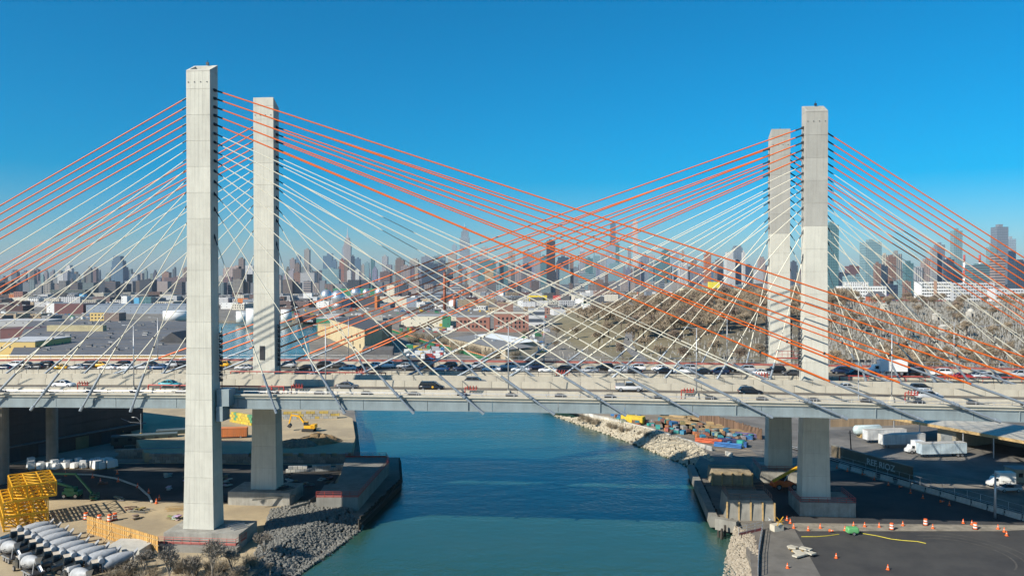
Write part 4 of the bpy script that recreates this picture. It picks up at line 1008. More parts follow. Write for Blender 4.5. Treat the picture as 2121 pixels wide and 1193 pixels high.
def car_proto(kind):
    if kind == 'sedan':
        body = [(-2.32, .72, .48, .78), (-2.2, .85, .32, .95), (-1.5, .9, .24, 1.0), (.9, .9, .24, .98), (1.8, .87, .26, .86), (2.22, .78, .34, .72)]
        cab = [(-1.85, .70, .9, .99), (-1.05, .66, .9, 1.42), (.25, .66, .9, 1.45), (1.15, .72, .9, .98)]; roof = (-1.0, .3, 1.40, .6); wb = (-1.38, 1.4)
    elif kind == 'suv':
        body = [(-2.3, .80, .5, .95), (-2.22, .9, .34, 1.12), (-1.5, .93, .28, 1.16), (.95, .93, .28, 1.14), (1.85, .9, .3, 1.02), (2.25, .82, .4, .85)]
        cab = [(-2.18, .72, 1.05, 1.14), (-1.75, .70, 1.05, 1.68), (.3, .70, 1.05, 1.72), (1.2, .76, 1.05, 1.13)]; roof = (-1.75, .35, 1.67, .64); wb = (-1.4, 1.42)
    elif kind == 'van':
        body = [(-2.5, .84, .5, 1.0), (-2.42, .94, .34, 1.15), (-1.5, .97, .28, 1.18), (1.2, .97, .28, 1.16), (2.1, .92, .3, 1.0), (2.5, .82, .4, .82)]
        cab = [(-2.42, .78, 1.05, 1.16), (-2.1, .76, 1.05, 1.78), (.6, .76, 1.05, 1.8), (1.75, .8, 1.05, 1.12)]; roof = (-2.1, .65, 1.76, .7); wb = (-1.55, 1.6)
    o = empty('car'); col = (.5, .5, .5)
    b = loft(body).obj('body', M_CAR, o, smooth=True, color=col)
    loft(cab).obj('windows', M_GLASS, o, smooth=False)
    a, c, z, w_ = roof
    loft([(a - .05, w_ * .9, z - .02, z + .03), (a + .15, w_, z - .02, z + .07), (c - .15, w_, z - .02, z + .08), (c + .05, w_ * .9, z - .02, z + .04)]).obj('roof', M_CAR, o, smooth=True, color=col)
    mb = MB(); m_ = (a + c) / 2
    for s in (-1, 1):
        for (x0, x1) in ((m_ + .05, m_ + .05), (a - (.55 if kind == 'sedan' else .25), a + .1), (c + .75, c)):
            mb.bar((x0, s * (w_ + .1), body[2][3] - .03), (x1, s * (w_ + .015), z), .09)
    mb.obj('pillars', M_CAR, o, color=col)
    add_wheels(o, wb, .82 if kind != 'van' else .87, .34)
    for s in (-1, 1):
        MB().cbox((body[-1][0] - .09, s * .6, body[-1][3] - .1), (.16, .34, .15)).obj('headlight', M_LAMP, o)
        MB().cbox((body[0][0] + .06, s * .66, body[1][3] - .18), (.14, .3, .2)).obj('tail_light', M_TAIL, o)
        MB().cbox((c + .6, s * (w_ + .3), body[2][3] + .08), (.14, .2, .13)).obj('mirror', M_CAR, o, color=col)
    return o
RC = ('body', 'roof', 'pillars', 'mirror')
PROTO = {k: car_proto(k) for k in ('sedan', 'suv', 'van')}; USED = set()
def place_car(kind, loc, rz, col, label, cat='car', group=None, name=None):
    if kind not in USED:
        USED.add(kind); o = PROTO[kind]
        for ch in o.children:
            if ch.name.split('.')[0] in RC: ch.color = (*col, 1)
    else: o = copy_tree(PROTO[kind], None, col, RC)
    o.name = name or 'car'; o.location = loc; o.rotation_euler = (0, 0, rz)
    for k in ('label', 'category', 'group'):
        if k in o: del o[k]
    return tag(o, label, cat, group)
CC = {'white': (.75, .75, .74), 'black': (.012, .012, .014), 'grey': (.10, .105, .11), 'silver': (.42, .43, .44), 'red': (.35, .02, .02), 'blue': (.03, .08, .18), 'yellow': (.72, .38, .01), 'teal': (.04, .30, .34), 'darkgrey': (.045, .047, .05), 'maroon': (.16, .015, .02), 'navy': (.015, .025, .06)}
def on_deck(px, v):
    a = (px - CX) / F; b0 = BR(0, v); u = (a * b0.y - b0.x) / (UX.x - a * UX.y); return u, BR(u, v, ZR + zc(u) + .01)
NEARC = [(131, 10.5, 'sedan', 'white', 0, 'white sedan in the lane right behind the roadside barrier'), (352, 11.5, 'sedan', 'teal', 0, 'teal and white sedan beside the red fire main'), (719, 10.5, 'sedan', 'grey', 0, 'grey sedan alone on the near carriageway'),
 (894, 9.5, 'van', 'black', 0, 'black minivan with a yellow door disc'), (985, 18.6, 'suv', 'grey', 0, 'grey wagon half hidden by the median barrier'), (1555, 9.0, 'suv', 'black', 0, 'black hatchback under the grey stay tubes'),
 (1757, 18.8, 'sedan', 'silver', 0, 'silver sedan half hidden by the median barrier'), (1910, 18.6, 'suv', 'darkgrey', 0, 'dark grey wagon half hidden by the median barrier'), (1918, 11.0, 'suv', 'white', 0, 'white wagon driving alongside a silver hatchback'), (1926, 8.2, 'suv', 'silver', 0, 'silver hatchback next to a white wagon')]
for px, v, k, c, d, lab in NEARC:
    u, p = on_deck(px, v); o = place_car(k, p, YAW + d, CC[c], lab, 'car' if k != 'van' else 'van')
    if 'disc' in lab: MB().lathe([(.22, 0), (.22, .03)], 14, (.35, -.99, .85), Matrix.Rotation(math.pi / 2, 3, 'X')).obj('door_disc', M_YEL, o)
# the jam on the far deck
JAM = [(6, 0, 'sedan', 'navy'), (52, 1, 'sedan', 'black'), (92, 1, 'suv', 'black'), (124, 0, 'sedan', 'yellow'), (160, 0, 'sedan', 'silver'), (183, 1, 'suv', 'darkgrey'), (205, 1, 'sedan', 'yellow'), (222, 0, 'sedan', 'white'), (252, 1, 'suv', 'black'), (262, 0, 'sedan', 'white'), (330, 0, 'sedan', 'blue'), (352, 1, 'suv', 'silver'), (370, 1, 'suv', 'black'),
 (458, 1, 'suv', 'yellow'), (594, 1, 'suv', 'silver'), (668, 1, 'suv', 'black'), (722, 0, 'sedan', 'white'), (755, 0, 'suv', 'darkgrey'), (775, 1, 'sedan', 'white'), (799, 1, 'suv', 'white'), (852, 0, 'sedan', 'darkgrey'), (912, 0, 'sedan', 'blue'), (929, 1, 'suv', 'black'), (958, 0, 'suv', 'navy'), (986, 1, 'suv', 'silver'), (1018, 0, 'sedan', 'white'), (1054, 1, 'suv', 'silver'), (1078, 0, 'sedan', 'white'),
 (1165, 0, 'suv', 'black'), (1184, 1, 'sedan', 'darkgrey'), (1253, 1, 'suv', 'black'), (1310, 0, 'sedan', 'darkgrey'), (1318, 1, 'suv', 'white'), (1412, 0, 'suv', 'white'), (1424, 1, 'suv', 'silver'), (1455, 0, 'sedan', 'black'), (1505, 1, 'sedan', 'black'), (1574, 0, 'sedan', 'white'), (1607, 1, 'suv', 'black'), (1745, 1, 'van', 'navy'), (1772, 0, 'suv', 'black'), (1838, 0, 'sedan', 'grey'), (1892, 1, 'van', 'black'), (1990, 0, 'sedan', 'red'), (2072, 0, 'sedan', 'darkgrey'), (2112, 1, 'suv', 'silver'), (1545, 1, 'suv', 'silver'), (1220, 0, 'sedan', 'silver'), (430, 0, 'suv', 'white'), (30, 1, 'suv', 'white'), (72, 0, 'suv', 'darkgrey'), (292, 0, 'sedan', 'silver'), (310, 1, 'sedan', 'black'), (505, 0, 'sedan', 'silver'), (632, 0, 'sedan', 'black'), (700, 1, 'sedan', 'darkgrey'), (838, 1, 'sedan', 'silver'), (880, 1, 'suv', 'black'), (1112, 1, 'suv', 'navy'), (1135, 0, 'sedan', 'white'), (1280, 0, 'suv', 'silver'), (1368, 1, 'sedan', 'white'), (1375, 0, 'sedan', 'black'), (1490, 0, 'suv', 'navy'), (1640, 0, 'sedan', 'darkgrey'), (1950, 1, 'suv', 'white'), (2030, 1, 'sedan', 'black'), (2036, 0, 'suv', 'silver')]
cnt = {}
for px, lane, k, c in JAM:
    v = (42.6, 48.4)[lane]; u, p = on_deck(px, v + random.uniform(-.25, .25))
    w_ = {'sedan': 'sedan', 'suv': 'sport utility car', 'van': 'van'}[k]; ln = ('near lane', 'parapet lane')[lane]; key = (k, c, lane); cnt[key] = cnt.get(key, 0) + 1
    lab = f'{c.replace("darkgrey", "dark grey")} {w_} queuing in the {ln} of the jammed far deck'
    if c == 'yellow': lab = f'yellow taxi {w_} queuing in the {ln} of the jammed far deck'
    place_car(k, p, YAW + math.pi, CC[c], lab, 'taxi' if c == 'yellow' else 'car', 'cars queuing on the far deck')
# pickup with ladder rack
def pickup(loc, rz, label):
    o = empty('pickup_truck', loc, rz, label, 'pickup'); c = (.5, .5, .5)
    loft([(-2.7, .86, .5, 1.0), (-2.6, .95, .4, 1.12), (1.0, .97, .38, 1.12), (2.2, .93, .4, 1.08), (2.7, .84, .5, .9)]).obj('body', M_CAR, o, True, color=c)
    loft([(-.75, .78, 1.05, 1.15), (-.6, .74, 1.05, 1.78), (.6, .74, 1.05, 1.8), (1.45, .8, 1.05, 1.15)]).obj('windows', M_GLASS, o)
    loft([(-.65, .66, 1.76, 1.82), (.65, .66, 1.78, 1.84)]).obj('roof', M_CAR, o, color=c)
    MB().box(-2.6, -.85, -.86, .86, 1.13, 1.55).obj('bed_cover', M_OBJW, o, color=(.2, .22, .24))
    mb = MB()
    for x in (-2.5, -.9, .9):
        for s in (-.8, .8): mb.bar((x, s, 1.12), (x, s, 2.2), .06)
        mb.bar((x, -.8, 2.2), (x, .8, 2.2), .06)
    for s in (-.8, 0, .8): mb.bar((-2.9, s, 2.24), (1.3, s, 2.24), .05)
    mb.obj('ladder_rack', M_BLACK, o); add_wheels(o, (-1.65, 1.75), .86, .4, wheel_meshes(.4, .26))
    for s in (-1, 1): MB().cbox((2.66, s * .65, .88), (.1, .35, .2)).obj('headlight', M_LAMP, o); MB().cbox((-2.68, s * .8, .9), (.08, .2, .3)).obj('tail_light', M_TAIL, o)
    return o
u, p = on_deck(1303, 12.2); pickup(p, YAW, 'silver pickup with a black ladder rack on the near carriageway')
def box_truck(loc, rz, label, L=7.5, name='box_truck'):
    o = empty(name, loc, rz, label, 'truck')
    MB().box(-L / 2, L / 2 - 2.3, -1.2, 1.2, .95, 3.6).obj('cargo_box', M_WHITE, o)
    MB().box(-L / 2 + .2, L / 2 - 2.5, -1.215, -1.203, 1.9, 2.15).box(-L / 2 + 1.5, L / 2 - 3.4, -1.215, -1.203, 2.4, 2.6).obj('side_stripe', M_OBJ, o, color=(.35, .5, .55))
    loft([(L / 2 - 2.2, 1.0, .55, 2.4), (L / 2 - 1.1, 1.02, .5, 2.45), (L / 2 - .7, 1.0, .5, 1.6), (L / 2, .92, .55, 1.35)]).obj('cab', M_CAR, o, color=(.74, .74, .73))
    MB().add([(L / 2 - 1.08, -.85, 1.55), (L / 2 - 1.08, .85, 1.55), (L / 2 - 1.12, .8, 2.3), (L / 2 - 1.12, -.8, 2.3)], [(0, 1, 2, 3)]).box(L / 2 - 2.0, L / 2 - 1.25, -1.04, 1.04, 1.55, 2.25).obj('windows', M_GLASS, o)
    MB().box(-L / 2, L / 2 - .3, -.45, .45, .5, .95).obj('chassis', M_BLACK, o); add_wheels(o, (-L / 2 + 1.3, L / 2 - 1.1), 1.0, .48, wheel_meshes(.48, .34))
u, p = on_deck(1838, 47.6); box_truck(p, YAW + math.pi, 'white box truck standing in the jam behind the grey towers', 8.4)

# ------------------------------------------------------------------ lamp posts on the decks
def lamp(u, v, h, br, label, grp, arm=1.8):
    p = BR(u, v, ZS + zc(u)); o = empty('lamp_post', p, YAW, label, 'lamp post', grp)
    MB().box(-.35, .35, -.35, .35, 0, 1.1, (-.2, .2, -.2, .2)).obj('plinth', M_CONC_L, o)
    MB().tube((0, 0, 1.1), (0, 0, h), .13, .08, 8).obj('pole', M_GALV, o, True)
    MB().tube((0, 0, h - .1), (-arm, 0, h + .12), .05, n=6).obj('arm', M_GALV, o)
    MB().cbox((-arm - .25, 0, h + .1), (.8, .28, .14)).obj('lantern', M_GALV, o)
for px in (276, 674, 1053, 1443, 1848): u, _ = on_deck(px, 5.0); lamp(u, 5.35 - .35, 13.2, near, 'tall grey lamp post on the roadside barrier of the near deck', 'lamp posts of the near deck')
for px in (327, 722, 1127, 1506, 1976): u, _ = on_deck(px, 52.6); lamp(u, 52.4, 12.6, far, 'tall grey lamp post behind the parapet of the far deck', 'lamp posts of the far deck')
def camera_mast(px, v):
    u, _ = on_deck(px, v); o = empty('signal_mast', BR(u, v, ZS), YAW, 'short mast carrying a row of dark lane signal boxes', 'signal mast')
    MB().tube((0, 0, 0), (0, 0, 7.0), .1, .08, 8).obj('pole', M_GALV, o); MB().bar((-2.2, 0, 7.0), (2.2, 0, 7.0), .1).obj('cross_arm', M_GALV, o)
    for k in range(4): MB().cbox((-1.8 + k * 1.2, 0, 7.2), (.8, .3, .42)).obj('signal_box', M_BLACK, o)
camera_mast(1779, 5.2)
# one walker in a red jacket on the service strip
def person(loc, rz):
    vs = [(0, 0, .95), (0, 0, 1.2), (0, 0, 1.45), (0, 0, 1.52), (.03, 0, 1.68), (.0, .1, .9), (.12, .1, .5), (.02, .1, .05), (.16, .1, .03), (0, -.1, .9), (-.05, -.1, .5), (-.25, -.1, .08), (-.12, -.1, .03),
          (0, .19, 1.42), (-.08, .25, 1.14), (.1, .24, .95), (0, -.19, 1.42), (.12, -.25, 1.15), (.3, -.22, 1.02)]
    es = [(0, 1), (1, 2), (2, 3), (3, 4), (0, 5), (5, 6), (6, 7), (7, 8), (0, 9), (9, 10), (10, 11), (11, 12), (2, 13), (13, 14), (14, 15), (2, 16), (16, 17), (17, 18)]
    rr = [.16, .15, .15, .07, .11, .1, .07, .05, .05, .1, .07, .05, .05, .07, .055, .045, .07, .055, .045]
    me = bpy.data.meshes.new('person'); me.from_pydata(vs, es, []); me.update()
    o = inst('person', me, None, loc, rz); sk = o.modifiers.new('skin', 'SKIN'); o.modifiers.new('sub', 'SUBSURF').levels = 1
    for i, r in enumerate(rr): me.skin_vertices[0].data[i].radius = (r, r)
    me.skin_vertices[0].data[0].use_root = True
    m, t, b = newmat('walker_clothes'); sp = N(t, 'ShaderNodeSeparateXYZ'); t.links.new(coords(t), sp.inputs[0])
    c = mixc(t, mathn(t, 'GREATER_THAN', sp.outputs[2], .95), (.03, .035, .05), (.55, .04, .03)); c = mixc(t, mathn(t, 'GREATER_THAN', sp.outputs[2], 1.53), c, (.42, .26, .19))
    t.links.new(c, b.inputs['Base Color']); me.materials.append(m)
    MB().lathe([(.03, 1.72), (.12, 1.72), (.125, 1.78), (.06, 1.84)], 10, (.03, 0, 0)).obj('hair', M_BLACK, o)
    tag(o, 'person in a red jacket walking on the service strip of the near deck', 'person')
u, p = on_deck(562, 3.4); person(BR(u, 3.4, ZS + zc(u) + .01), YAW)

# ------------------------------------------------------------------ concrete mixer trucks
def mixer_proto():
    o = empty('mixer_truck')
    MB().box(-4.4, 4.0, -.5, .5, .75, 1.05).box(-4.6, -3.2, -1.15, 1.15, .9, 1.1).obj('chassis', M_BLACK, o)
    loft([(1.7, 1.12, .9, 2.85), (2.9, 1.14, .8, 2.9), (3.1, 1.1, .8, 2.1), (4.6, .95, .85, 1.75), (4.9, .85, .9, 1.55)]).obj('cab', M_CAR, o, color=(.02, .026, .03))
    MB().box(1.75, 2.85, -1.0, 1.0, 2.9, 2.98).obj('cab_roof', M_OBJW, o, color=(.6, .52, .42))
    MB().add([(2.96, -.95, 2.12), (2.96, .95, 2.12), (2.92, .9, 2.78), (2.92, -.9, 2.78)], [(0, 1, 2, 3)]).box(2.0, 2.75, -1.15, 1.15, 2.0, 2.65).obj('windows', M_GLASS, o)
    ax = Matrix.Rotation(rad(-76), 3, 'Y')          # drum axis tilts up towards the rear
    prof = [(.55, 0), (.95, .35), (1.18, 1.1), (1.22, 1.9), (1.12, 3.2), (.82, 4.5), (.52, 5.3), (.45, 5.5)]
    d = MB().lathe(prof, 20, (1.35, 0, 1.95), ax).obj('drum', M_DRUM, o, True)
    # dark brush lettering band, illegible script, wrapped on the drum flanks
    mb = MB(); rr = random.Random(3)
    for s in (-1, 1):
        for row in range(2):
            for k in range(8):
                t = 1.3 + k * .27; a0 = s * (1.25 - row * .32) ; r_ = 1.235 - max(0, t - 1.9) * .085
                q0 = Vector((1.35, 0, 1.95)) + ax @ Vector((r_ * math.cos(math.pi + a0), r_ * math.sin(math.pi + a0), t))
                a1 = a0 + s * rr.uniform(-.16, .16) ; t1 = t + rr.uniform(.12, .26)
                q1 = Vector((1.35, 0, 1.95)) + ax @ Vector((r_ * math.cos(math.pi + a1), r_ * math.sin(math.pi + a1), t1)); mb.bar(q0, q1, .07)
    mb.obj('drum_lettering', M_BLACK, d)
    MB().lathe([(.45, -1.05), (.5, -1.0), (.5, 1.0), (.45, 1.05)], 14, (1.3, 0, 3.1), Matrix.Rotation(math.pi / 2, 3, 'X')).obj('water_tank', M_DRUM, o, True)
    MB().add([(-3.9, -.5, 3.3), (-3.9, .5, 3.3), (-4.8, .65, 4.1), (-4.8, -.65, 4.1), (-4.3, -.4, 2.8), (-4.3, .4, 2.8)], [(0, 1, 2, 3), (3, 2, 5, 4), (0, 3, 4), (1, 5, 2), (0, 4, 5, 1)]).obj('hopper', M_GALV, o)
    MB().add([(-4.4, -.3, 2.7), (-4.4, .3, 2.7), (-5.6, .35, 1.9), (-5.6, -.35, 1.9), (-4.4, 0, 2.45), (-5.6, 0, 1.6)], [(0, 4, 5, 3), (4, 1, 2, 5)]).obj('chute', M_GALV, o)
    MB().bar((-4.0, -.8, 1.0), (-4.0, -.5, 3.2), .14).bar((-4.0, .8, 1.0), (-4.0, .5, 3.2), .14).bar((1.2, -.9, 1.0), (1.2, -.9, 2.9), .14).bar((1.2, .9, 1.0), (1.2, .9, 2.9), .14).obj('drum_frame', M_GALV, o)
    add_wheels(o, (-3.4, -2.2, -1.0, 3.7), 1.0, .5, WT)
    for s in (-1, 1): MB().box(-4.0, -.3, s * 1.2 - .15, s * 1.2 + .15, 1.05, 1.12).obj('mudguard', M_GALV, o); MB().cbox((4.86, s * .6, 1.2), (.08, .3, .2)).obj('headlight', M_LAMP, o)
    return o
M_DRUM = mat('mixer_drum_paint', (.43, .44, .45), .5, .05, var=.25, scale=.7, streak=.35)
mx = mixer_proto(); first = True
ORD = ['first', 'second', 'third', 'fourth', 'fifth', 'sixth', 'seventh', 'eighth', 'ninth', 'tenth']
def put_mixer(px, py, zpx, ang, label):
    global first
    p = at_z(px, py, GZ + zpx); o = mx if first else copy_tree(mx); first = False
    o.location = (p.x, p.y, GZ + .03); o.rotation_euler = (0, 0, ang); o.scale = (.92,) * 3; o.name = 'mixer_truck'; tag(o, label, 'mixer truck', 'parked concrete mixer trucks')
for k, (px, py) in enumerate([(56, 1090), (71, 1097), (86, 1104), (96, 1112), (111, 1121), (127, 1130), (146, 1137), (168, 1142), (192, 1148), (226, 1154)]):
    put_mixer(px, py, 3.0, rad(34 + 180) + random.uniform(-.04, .04), f'{ORD[k]} mixer truck from the yellow lattice stack in the diagonal row')
for px, py, l in ((16, 1122, 'mixer truck with its drum turned the other way, below the lattice stack'), (58, 1152, 'mixer truck facing the row, drum lettering in clear view'), (160, 1178, 'mixer truck at the open end of the opposite row, by the bare shrubs')):
    put_mixer(px, py, 3.0, rad(-38 + 180), l)

# ------------------------------------------------------------------ yellow lattice stack
def lattice_mesh(L=7.6, W=2.75):
    mb = MB(); c = [(-W / 2, 0), (W / 2, 0), (W / 2, W), (-W / 2, W)]
    for x, z in c: mb.bar((0, x, z), (L, x, z), .26)
    n = 3
    for i in range(n + 1):
        y = L * i / n
        for k in range(4): a, b = c[k], c[(k + 1) % 4]; mb.bar((y, a[0], a[1]), (y, b[0], b[1]), .19)
        if i < n:
            for k in range(4): a, b = c[k], c[(k + 1) % 4]; a, b = (a, b) if (i + k) % 2 else (b, a); mb.bar((y, a[0], a[1]), (L * (i + 1) / n, b[0], b[1]), .15)
    return mb.mesh('lattice_section', M_CRANE)
M_CRANE = mat('crane_yellow_paint', (.80, .42, .015), .5, var=.15)
lm = lattice_mesh(); corner = at_z(8, 1102, GZ); ang = rad(36); e1 = Vector((math.cos(ang), math.sin(ang), 0)); e2 = Vector((-math.sin(ang), math.cos(ang), 0))
tiers = ['bottom', 'middle', 'top']
for lay in range(3):
    for row in range(4):
        for col in range(1):
            p = corner + e2 * (1.4 + row * 2.95) + e1 * (col * 6.35 + (1.5 if lay == 2 else 0)) + Vector((0, 0,   .05 + lay * 2.95))
            o = inst('lattice_section', lm, None, p, ang); tag(o, f'yellow lattice mast section, {tiers[lay]} tier, {ORD[row]} row from the mixer trucks', 'mast section', 'stacked yellow lattice sections')
# ------------------------------------------------------------------ left bank ground
M_DIRT = mat('sandy_dirt', (.46, .365, .225), .95, var=.4, scale=.09, col2=(.31, .25, .165), bump=.4, bscale=1.5, world=True)
M_YARD = mat('pale_yard_gravel', (.36, .32, .26), .95, var=.25, scale=.1, bump=.3, bscale=2, world=True)
M_SHADE_ASPH = mat('shade_toned_asphalt', (.075, .07, .062), .95, var=.5, scale=.1, world=True)
M_APRON = mat('worn_asphalt_apron', (.17, .16, .145), .95, var=.3, scale=.25, world=True, bump=.3)
def gz(px, py, z=GZ): p = at_z(px, py, z); return (p.x, p.y)
sheet('dirt_yard', [(-170, 90), (-60, 90), gz(520, 1193), gz(560, 1150), gz(565, 1100), gz(650, 1060), gz(700, 1005), gz(725, 962), gz(380, 958), (-170, 215)], GZ + .03, M_DIRT)
sheet('shaded_site_road', [gz(-260, 1044), gz(100, 1036), gz(250, 1034), gz(310, 1040), gz(470, 1042), gz(640, 1036), gz(690, 1004), gz(715, 965), gz(380, 960), gz(-260, 963)], GZ + .06, M_SHADE_ASPH)  # asphalt spread over the deck shadow area, toned dark to deepen the shade
sheet('street', [(-190, 218), (-60, 218), (-64, 330), (-100, 380), (-260, 380)], GZ + .04, M_YARD)
# retained terrace with excavator
TZ = 4.8
poly = [gz(300, 938, TZ), gz(728, 938, TZ), gz(736, 905, TZ), gz(730, 866, TZ), gz(690, 850, TZ), (-70, 300), (-150, 300)]
tag(MB().prism(poly, 1.0, TZ).obj('terrace', M_DIRT), kind='structure')
def block_wall(name, label, p, q, h, bw, bh, cols, col_choices, dep=.9):
    p, q = Vector((*p, 0)), Vector((*q, 0)); d = q - p; ang = math.atan2(d.y, d.x); n = max(1, int(d.length / bw))
    o = empty(name, (p.x, p.y, 0), ang, label, 'wall'); me = MB().box(.03, bw - .05, -dep / 2, dep / 2, .01, bh - .03).mesh('concrete_block', M_OBJW)
    rows = max(1, int(h[1] / bh))
    for r in range(rows):
        for i in range(n):
            if r == rows - 1 and random.random() < .12: continue
            c = random.choice(col_choices); s = random.uniform(.8, 1.1)
            inst('concrete_block', me, o, (i * bw + (bw / 2 if r % 2 else 0), random.uniform(-.06, .06), h[0] + r * bh), color=tuple(v * s for v in c))
G_ = [(.30, .29, .26), (.36, .34, .30), (.26, .26, .25)]
block_wall('block_wall', 'dark stacked concrete block retaining wall below the excavator terrace', gz(310, 958), gz(722, 958), (GZ, 2.7), 1.5, .85, 0, G_)
block_wall('block_wall', 'pale and yellow concrete block wall behind the excavator', gz(578, 868, TZ), gz(700, 866, TZ), (TZ, 2.7), 1.5, .85, 0, [(.46, .44, .38), (.5, .46, .38), (.55, .4, .1), (.4, .42, .42)])
block_wall('block_wall', 'bright yellow and green concrete block wall by the orange container', gz(478, 873, TZ), gz(528, 882, TZ), (TZ, 3.4), 1.5, .85, 0, [(.68, .52, .06), (.66, .48, .08), (.1, .3, .15)])
block_wall('block_wall', 'low row of grey concrete blocks with white tops beside the second pale tower', gz(592, 978), gz(735, 972), (GZ, 1.8), 1.2, .8, 0, [(.42, .43, .42), (.6, .58, .52)])
block_wall('block_wall', 'grey block bins in the shade of the decks left of the block terrace', gz(240, 950), gz(384, 945), (GZ, 3.0), 1.6, .9, 0, G_)
# excavator
def excavator(loc, rz):
    o = empty('excavator', loc, rz, 'yellow crawler excavator reaching over a dirt mound', 'excavator')
    for s in (-1, 1): loft([(-1.9, .28, .15, .8), (-1.7, .3, 0, .95), (1.7, .3, 0, .95), (1.9, .28, .15, .8)]).obj('track', M_TYRE, o, loc=(0, s * 1.05, 0))
    MB().box(-2.1, 1.2, -1.2, 1.2, 1.05, 2.0).box(-2.3, -1.0, -1.2, 1.2, 1.2, 2.3).obj('upper_body', M_CRANE, o)
    MB().box(.0, 1.3, .3, 1.2, 2.0, 3.1).obj('cab', M_GLASS, o); MB().box(-.02, 1.32, .28, 1.22, 3.1, 3.2).obj('cab_roof', M_CRANE, o)
    b = MB()
    for a, c, w0 in (((1.0, -.2, 1.8), (3.2, -.2, 4.6), .5), ((3.2, -.2, 4.6), (5.8, -.2, 4.9), .45)): b.bar(a, c, w0)
    b.obj('boom', M_CRANE, o); MB().bar((5.8, -.2, 5.1), (6.6, -.2, 2.2), .36).obj('stick', M_CRANE, o)
    MB().bar((2.2, -.2, 2.6), (3.6, -.2, 4.2), .16).bar((3.6, -.2, 5.2), (5.6, -.2, 5.4), .16).obj('hydraulic_ram', M_GALV, o)
    MB().add([(6.3, -.8, 2.3), (6.3, .4, 2.3), (7.1, .4, 1.4), (7.1, -.8, 1.4), (6.2, .4, .9), (6.2, -.8, .9), (5.8, .4, 1.7), (5.8, -.8, 1.7)], [(0, 1, 6, 7), (7, 6, 4, 5), (5, 4, 2, 3), (0, 7, 5, 3), (1, 2, 4, 6)]).obj('bucket', M_BLACK, o)
p = at_z(640, 893, TZ); excavator((p.x, p.y, TZ), rad(172))
# dirt mound
def mound(px, py, z, rx, ry, h, label, m):
    p = at_z(px, py, z); vs = []; fs = []; n, k = 40, 9; rr = random.Random(int(px))
    for j in range(k):
        for i in range(n):
            a = 2 * math.pi * i / n; t = j / (k - 1); r = 1 - t
            q = mnoise.noise((math.cos(a) * 2 + px, math.sin(a) * 2, t * 3))
            vs.append((rx * r * math.cos(a) * (1 + .25 * q), ry * r * math.sin(a) * (1 + .25 * q), h * (1 - r * r) * (1 + .3 * q) + rr.uniform(0, .18)))
    for j in range(k - 1):
        for i in range(n): fs.append((j * n + i, j * n + (i + 1) % n, (j + 1) * n + (i + 1) % n, (j + 1) * n + i))
    o = MB().add(vs, fs).obj('dirt_mound', m, None, loc=(p.x, p.y, z)); tag(o, label, 'mound')
M_SOIL = mat('brown_soil', (.30, .20, .10), .95, var=.35, scale=.6, bump=.8, bscale=2)
mound(662, 914, TZ, 6.5, 5, 2.2, 'brown soil mound under the excavator bucket', M_SOIL); mound(612, 922, TZ, 6.2, 4, 1.6, 'rubble heap with splintered debris next to the soil mound', mat('rubble', (.26, .22, .15), .95, var=.5, scale=1.2, col2=(.09, .08, .07), bump=1, bscale=3))
def container(name, label, px, py, z, L, W, Hh, rz, col, wheels=False):
    p = at_z(px, py, z); o = empty(name, (p.x, p.y, z), rz, label, 'container')
    zb = .45 if wheels else .05
    mb = MB().box(-L / 2, L / 2, -W / 2, W / 2, zb, zb + Hh)
    for k in range(int(L / .6)):
        x = -L / 2 + .3 + k * .6; mb.box(x - .12, x + .12, -W / 2 - .05, W / 2 + .05, zb + .12, zb + Hh - .12)
    mb.obj('shell', M_OBJW, o, color=col); MB().box(-L / 2 - .05, L / 2 + .05, -W / 2 - .08, W / 2 + .08, zb + Hh, zb + Hh + .1).obj('roof', M_OBJW, o, color=tuple(v * 1.15 for v in col))
    if wheels: add_wheels(o, (L * .3,), W / 2 - .1, .4)
    return o
container('site_container', 'orange site trailer between the pale bridge towers', 482, 906, TZ, 8.5, 2.5, 2.5, rad(8), (.62, .20, .06), True)
# big brown building under the decks, deck shade darkened into its colour
def dark_building():
    A, Bq = Vector((*gz(-30, 968), 0)), Vector((*gz(296, 904), 0)); d = Bq - A; ang = math.atan2(d.y, d.x); L = d.length
    o = empty('shade_toned_warehouse', (A.x, A.y, GZ), ang, 'large windowless brown clad building toned dark for deck shade behind the approach columns', 'building')
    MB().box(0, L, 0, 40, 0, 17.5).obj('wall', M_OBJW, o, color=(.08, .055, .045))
    pm = MB().box(.03, L - .03, -.14, -.01, 0, 2.35).mesh('cladding_course', M_OBJW)
    for k in range(5):
        s = random.uniform(.85, 1.12); inst('cladding_course', pm, o, (0, 0, 5.2 + k * 2.45), color=(.085 * s, .06 * s, .05 * s))
    for x, w_ in ((6, 3), (14, 4), (25, 4), (33, 5), (44, 5), (56, 5)):
        if x < L - 6: MB().box(x, x + w_, -.18, -.02, .1, 3.6).obj('loading_door', M_OBJW, o, color=random.choice([(.05, .05, .055), (.26, .2, .1), (.09, .09, .1)]))
    MB().box(0, L, -1.6, -.16, 4.3, 4.6).obj('canopy', M_OBJW, o, color=(.16, .16, .16))
    MB().box(-.3, L + .3, -.4, 40.3, 17.5, 18.0).obj('roof', M_OBJW, o, color=(.2, .2, .2))
dark_building()
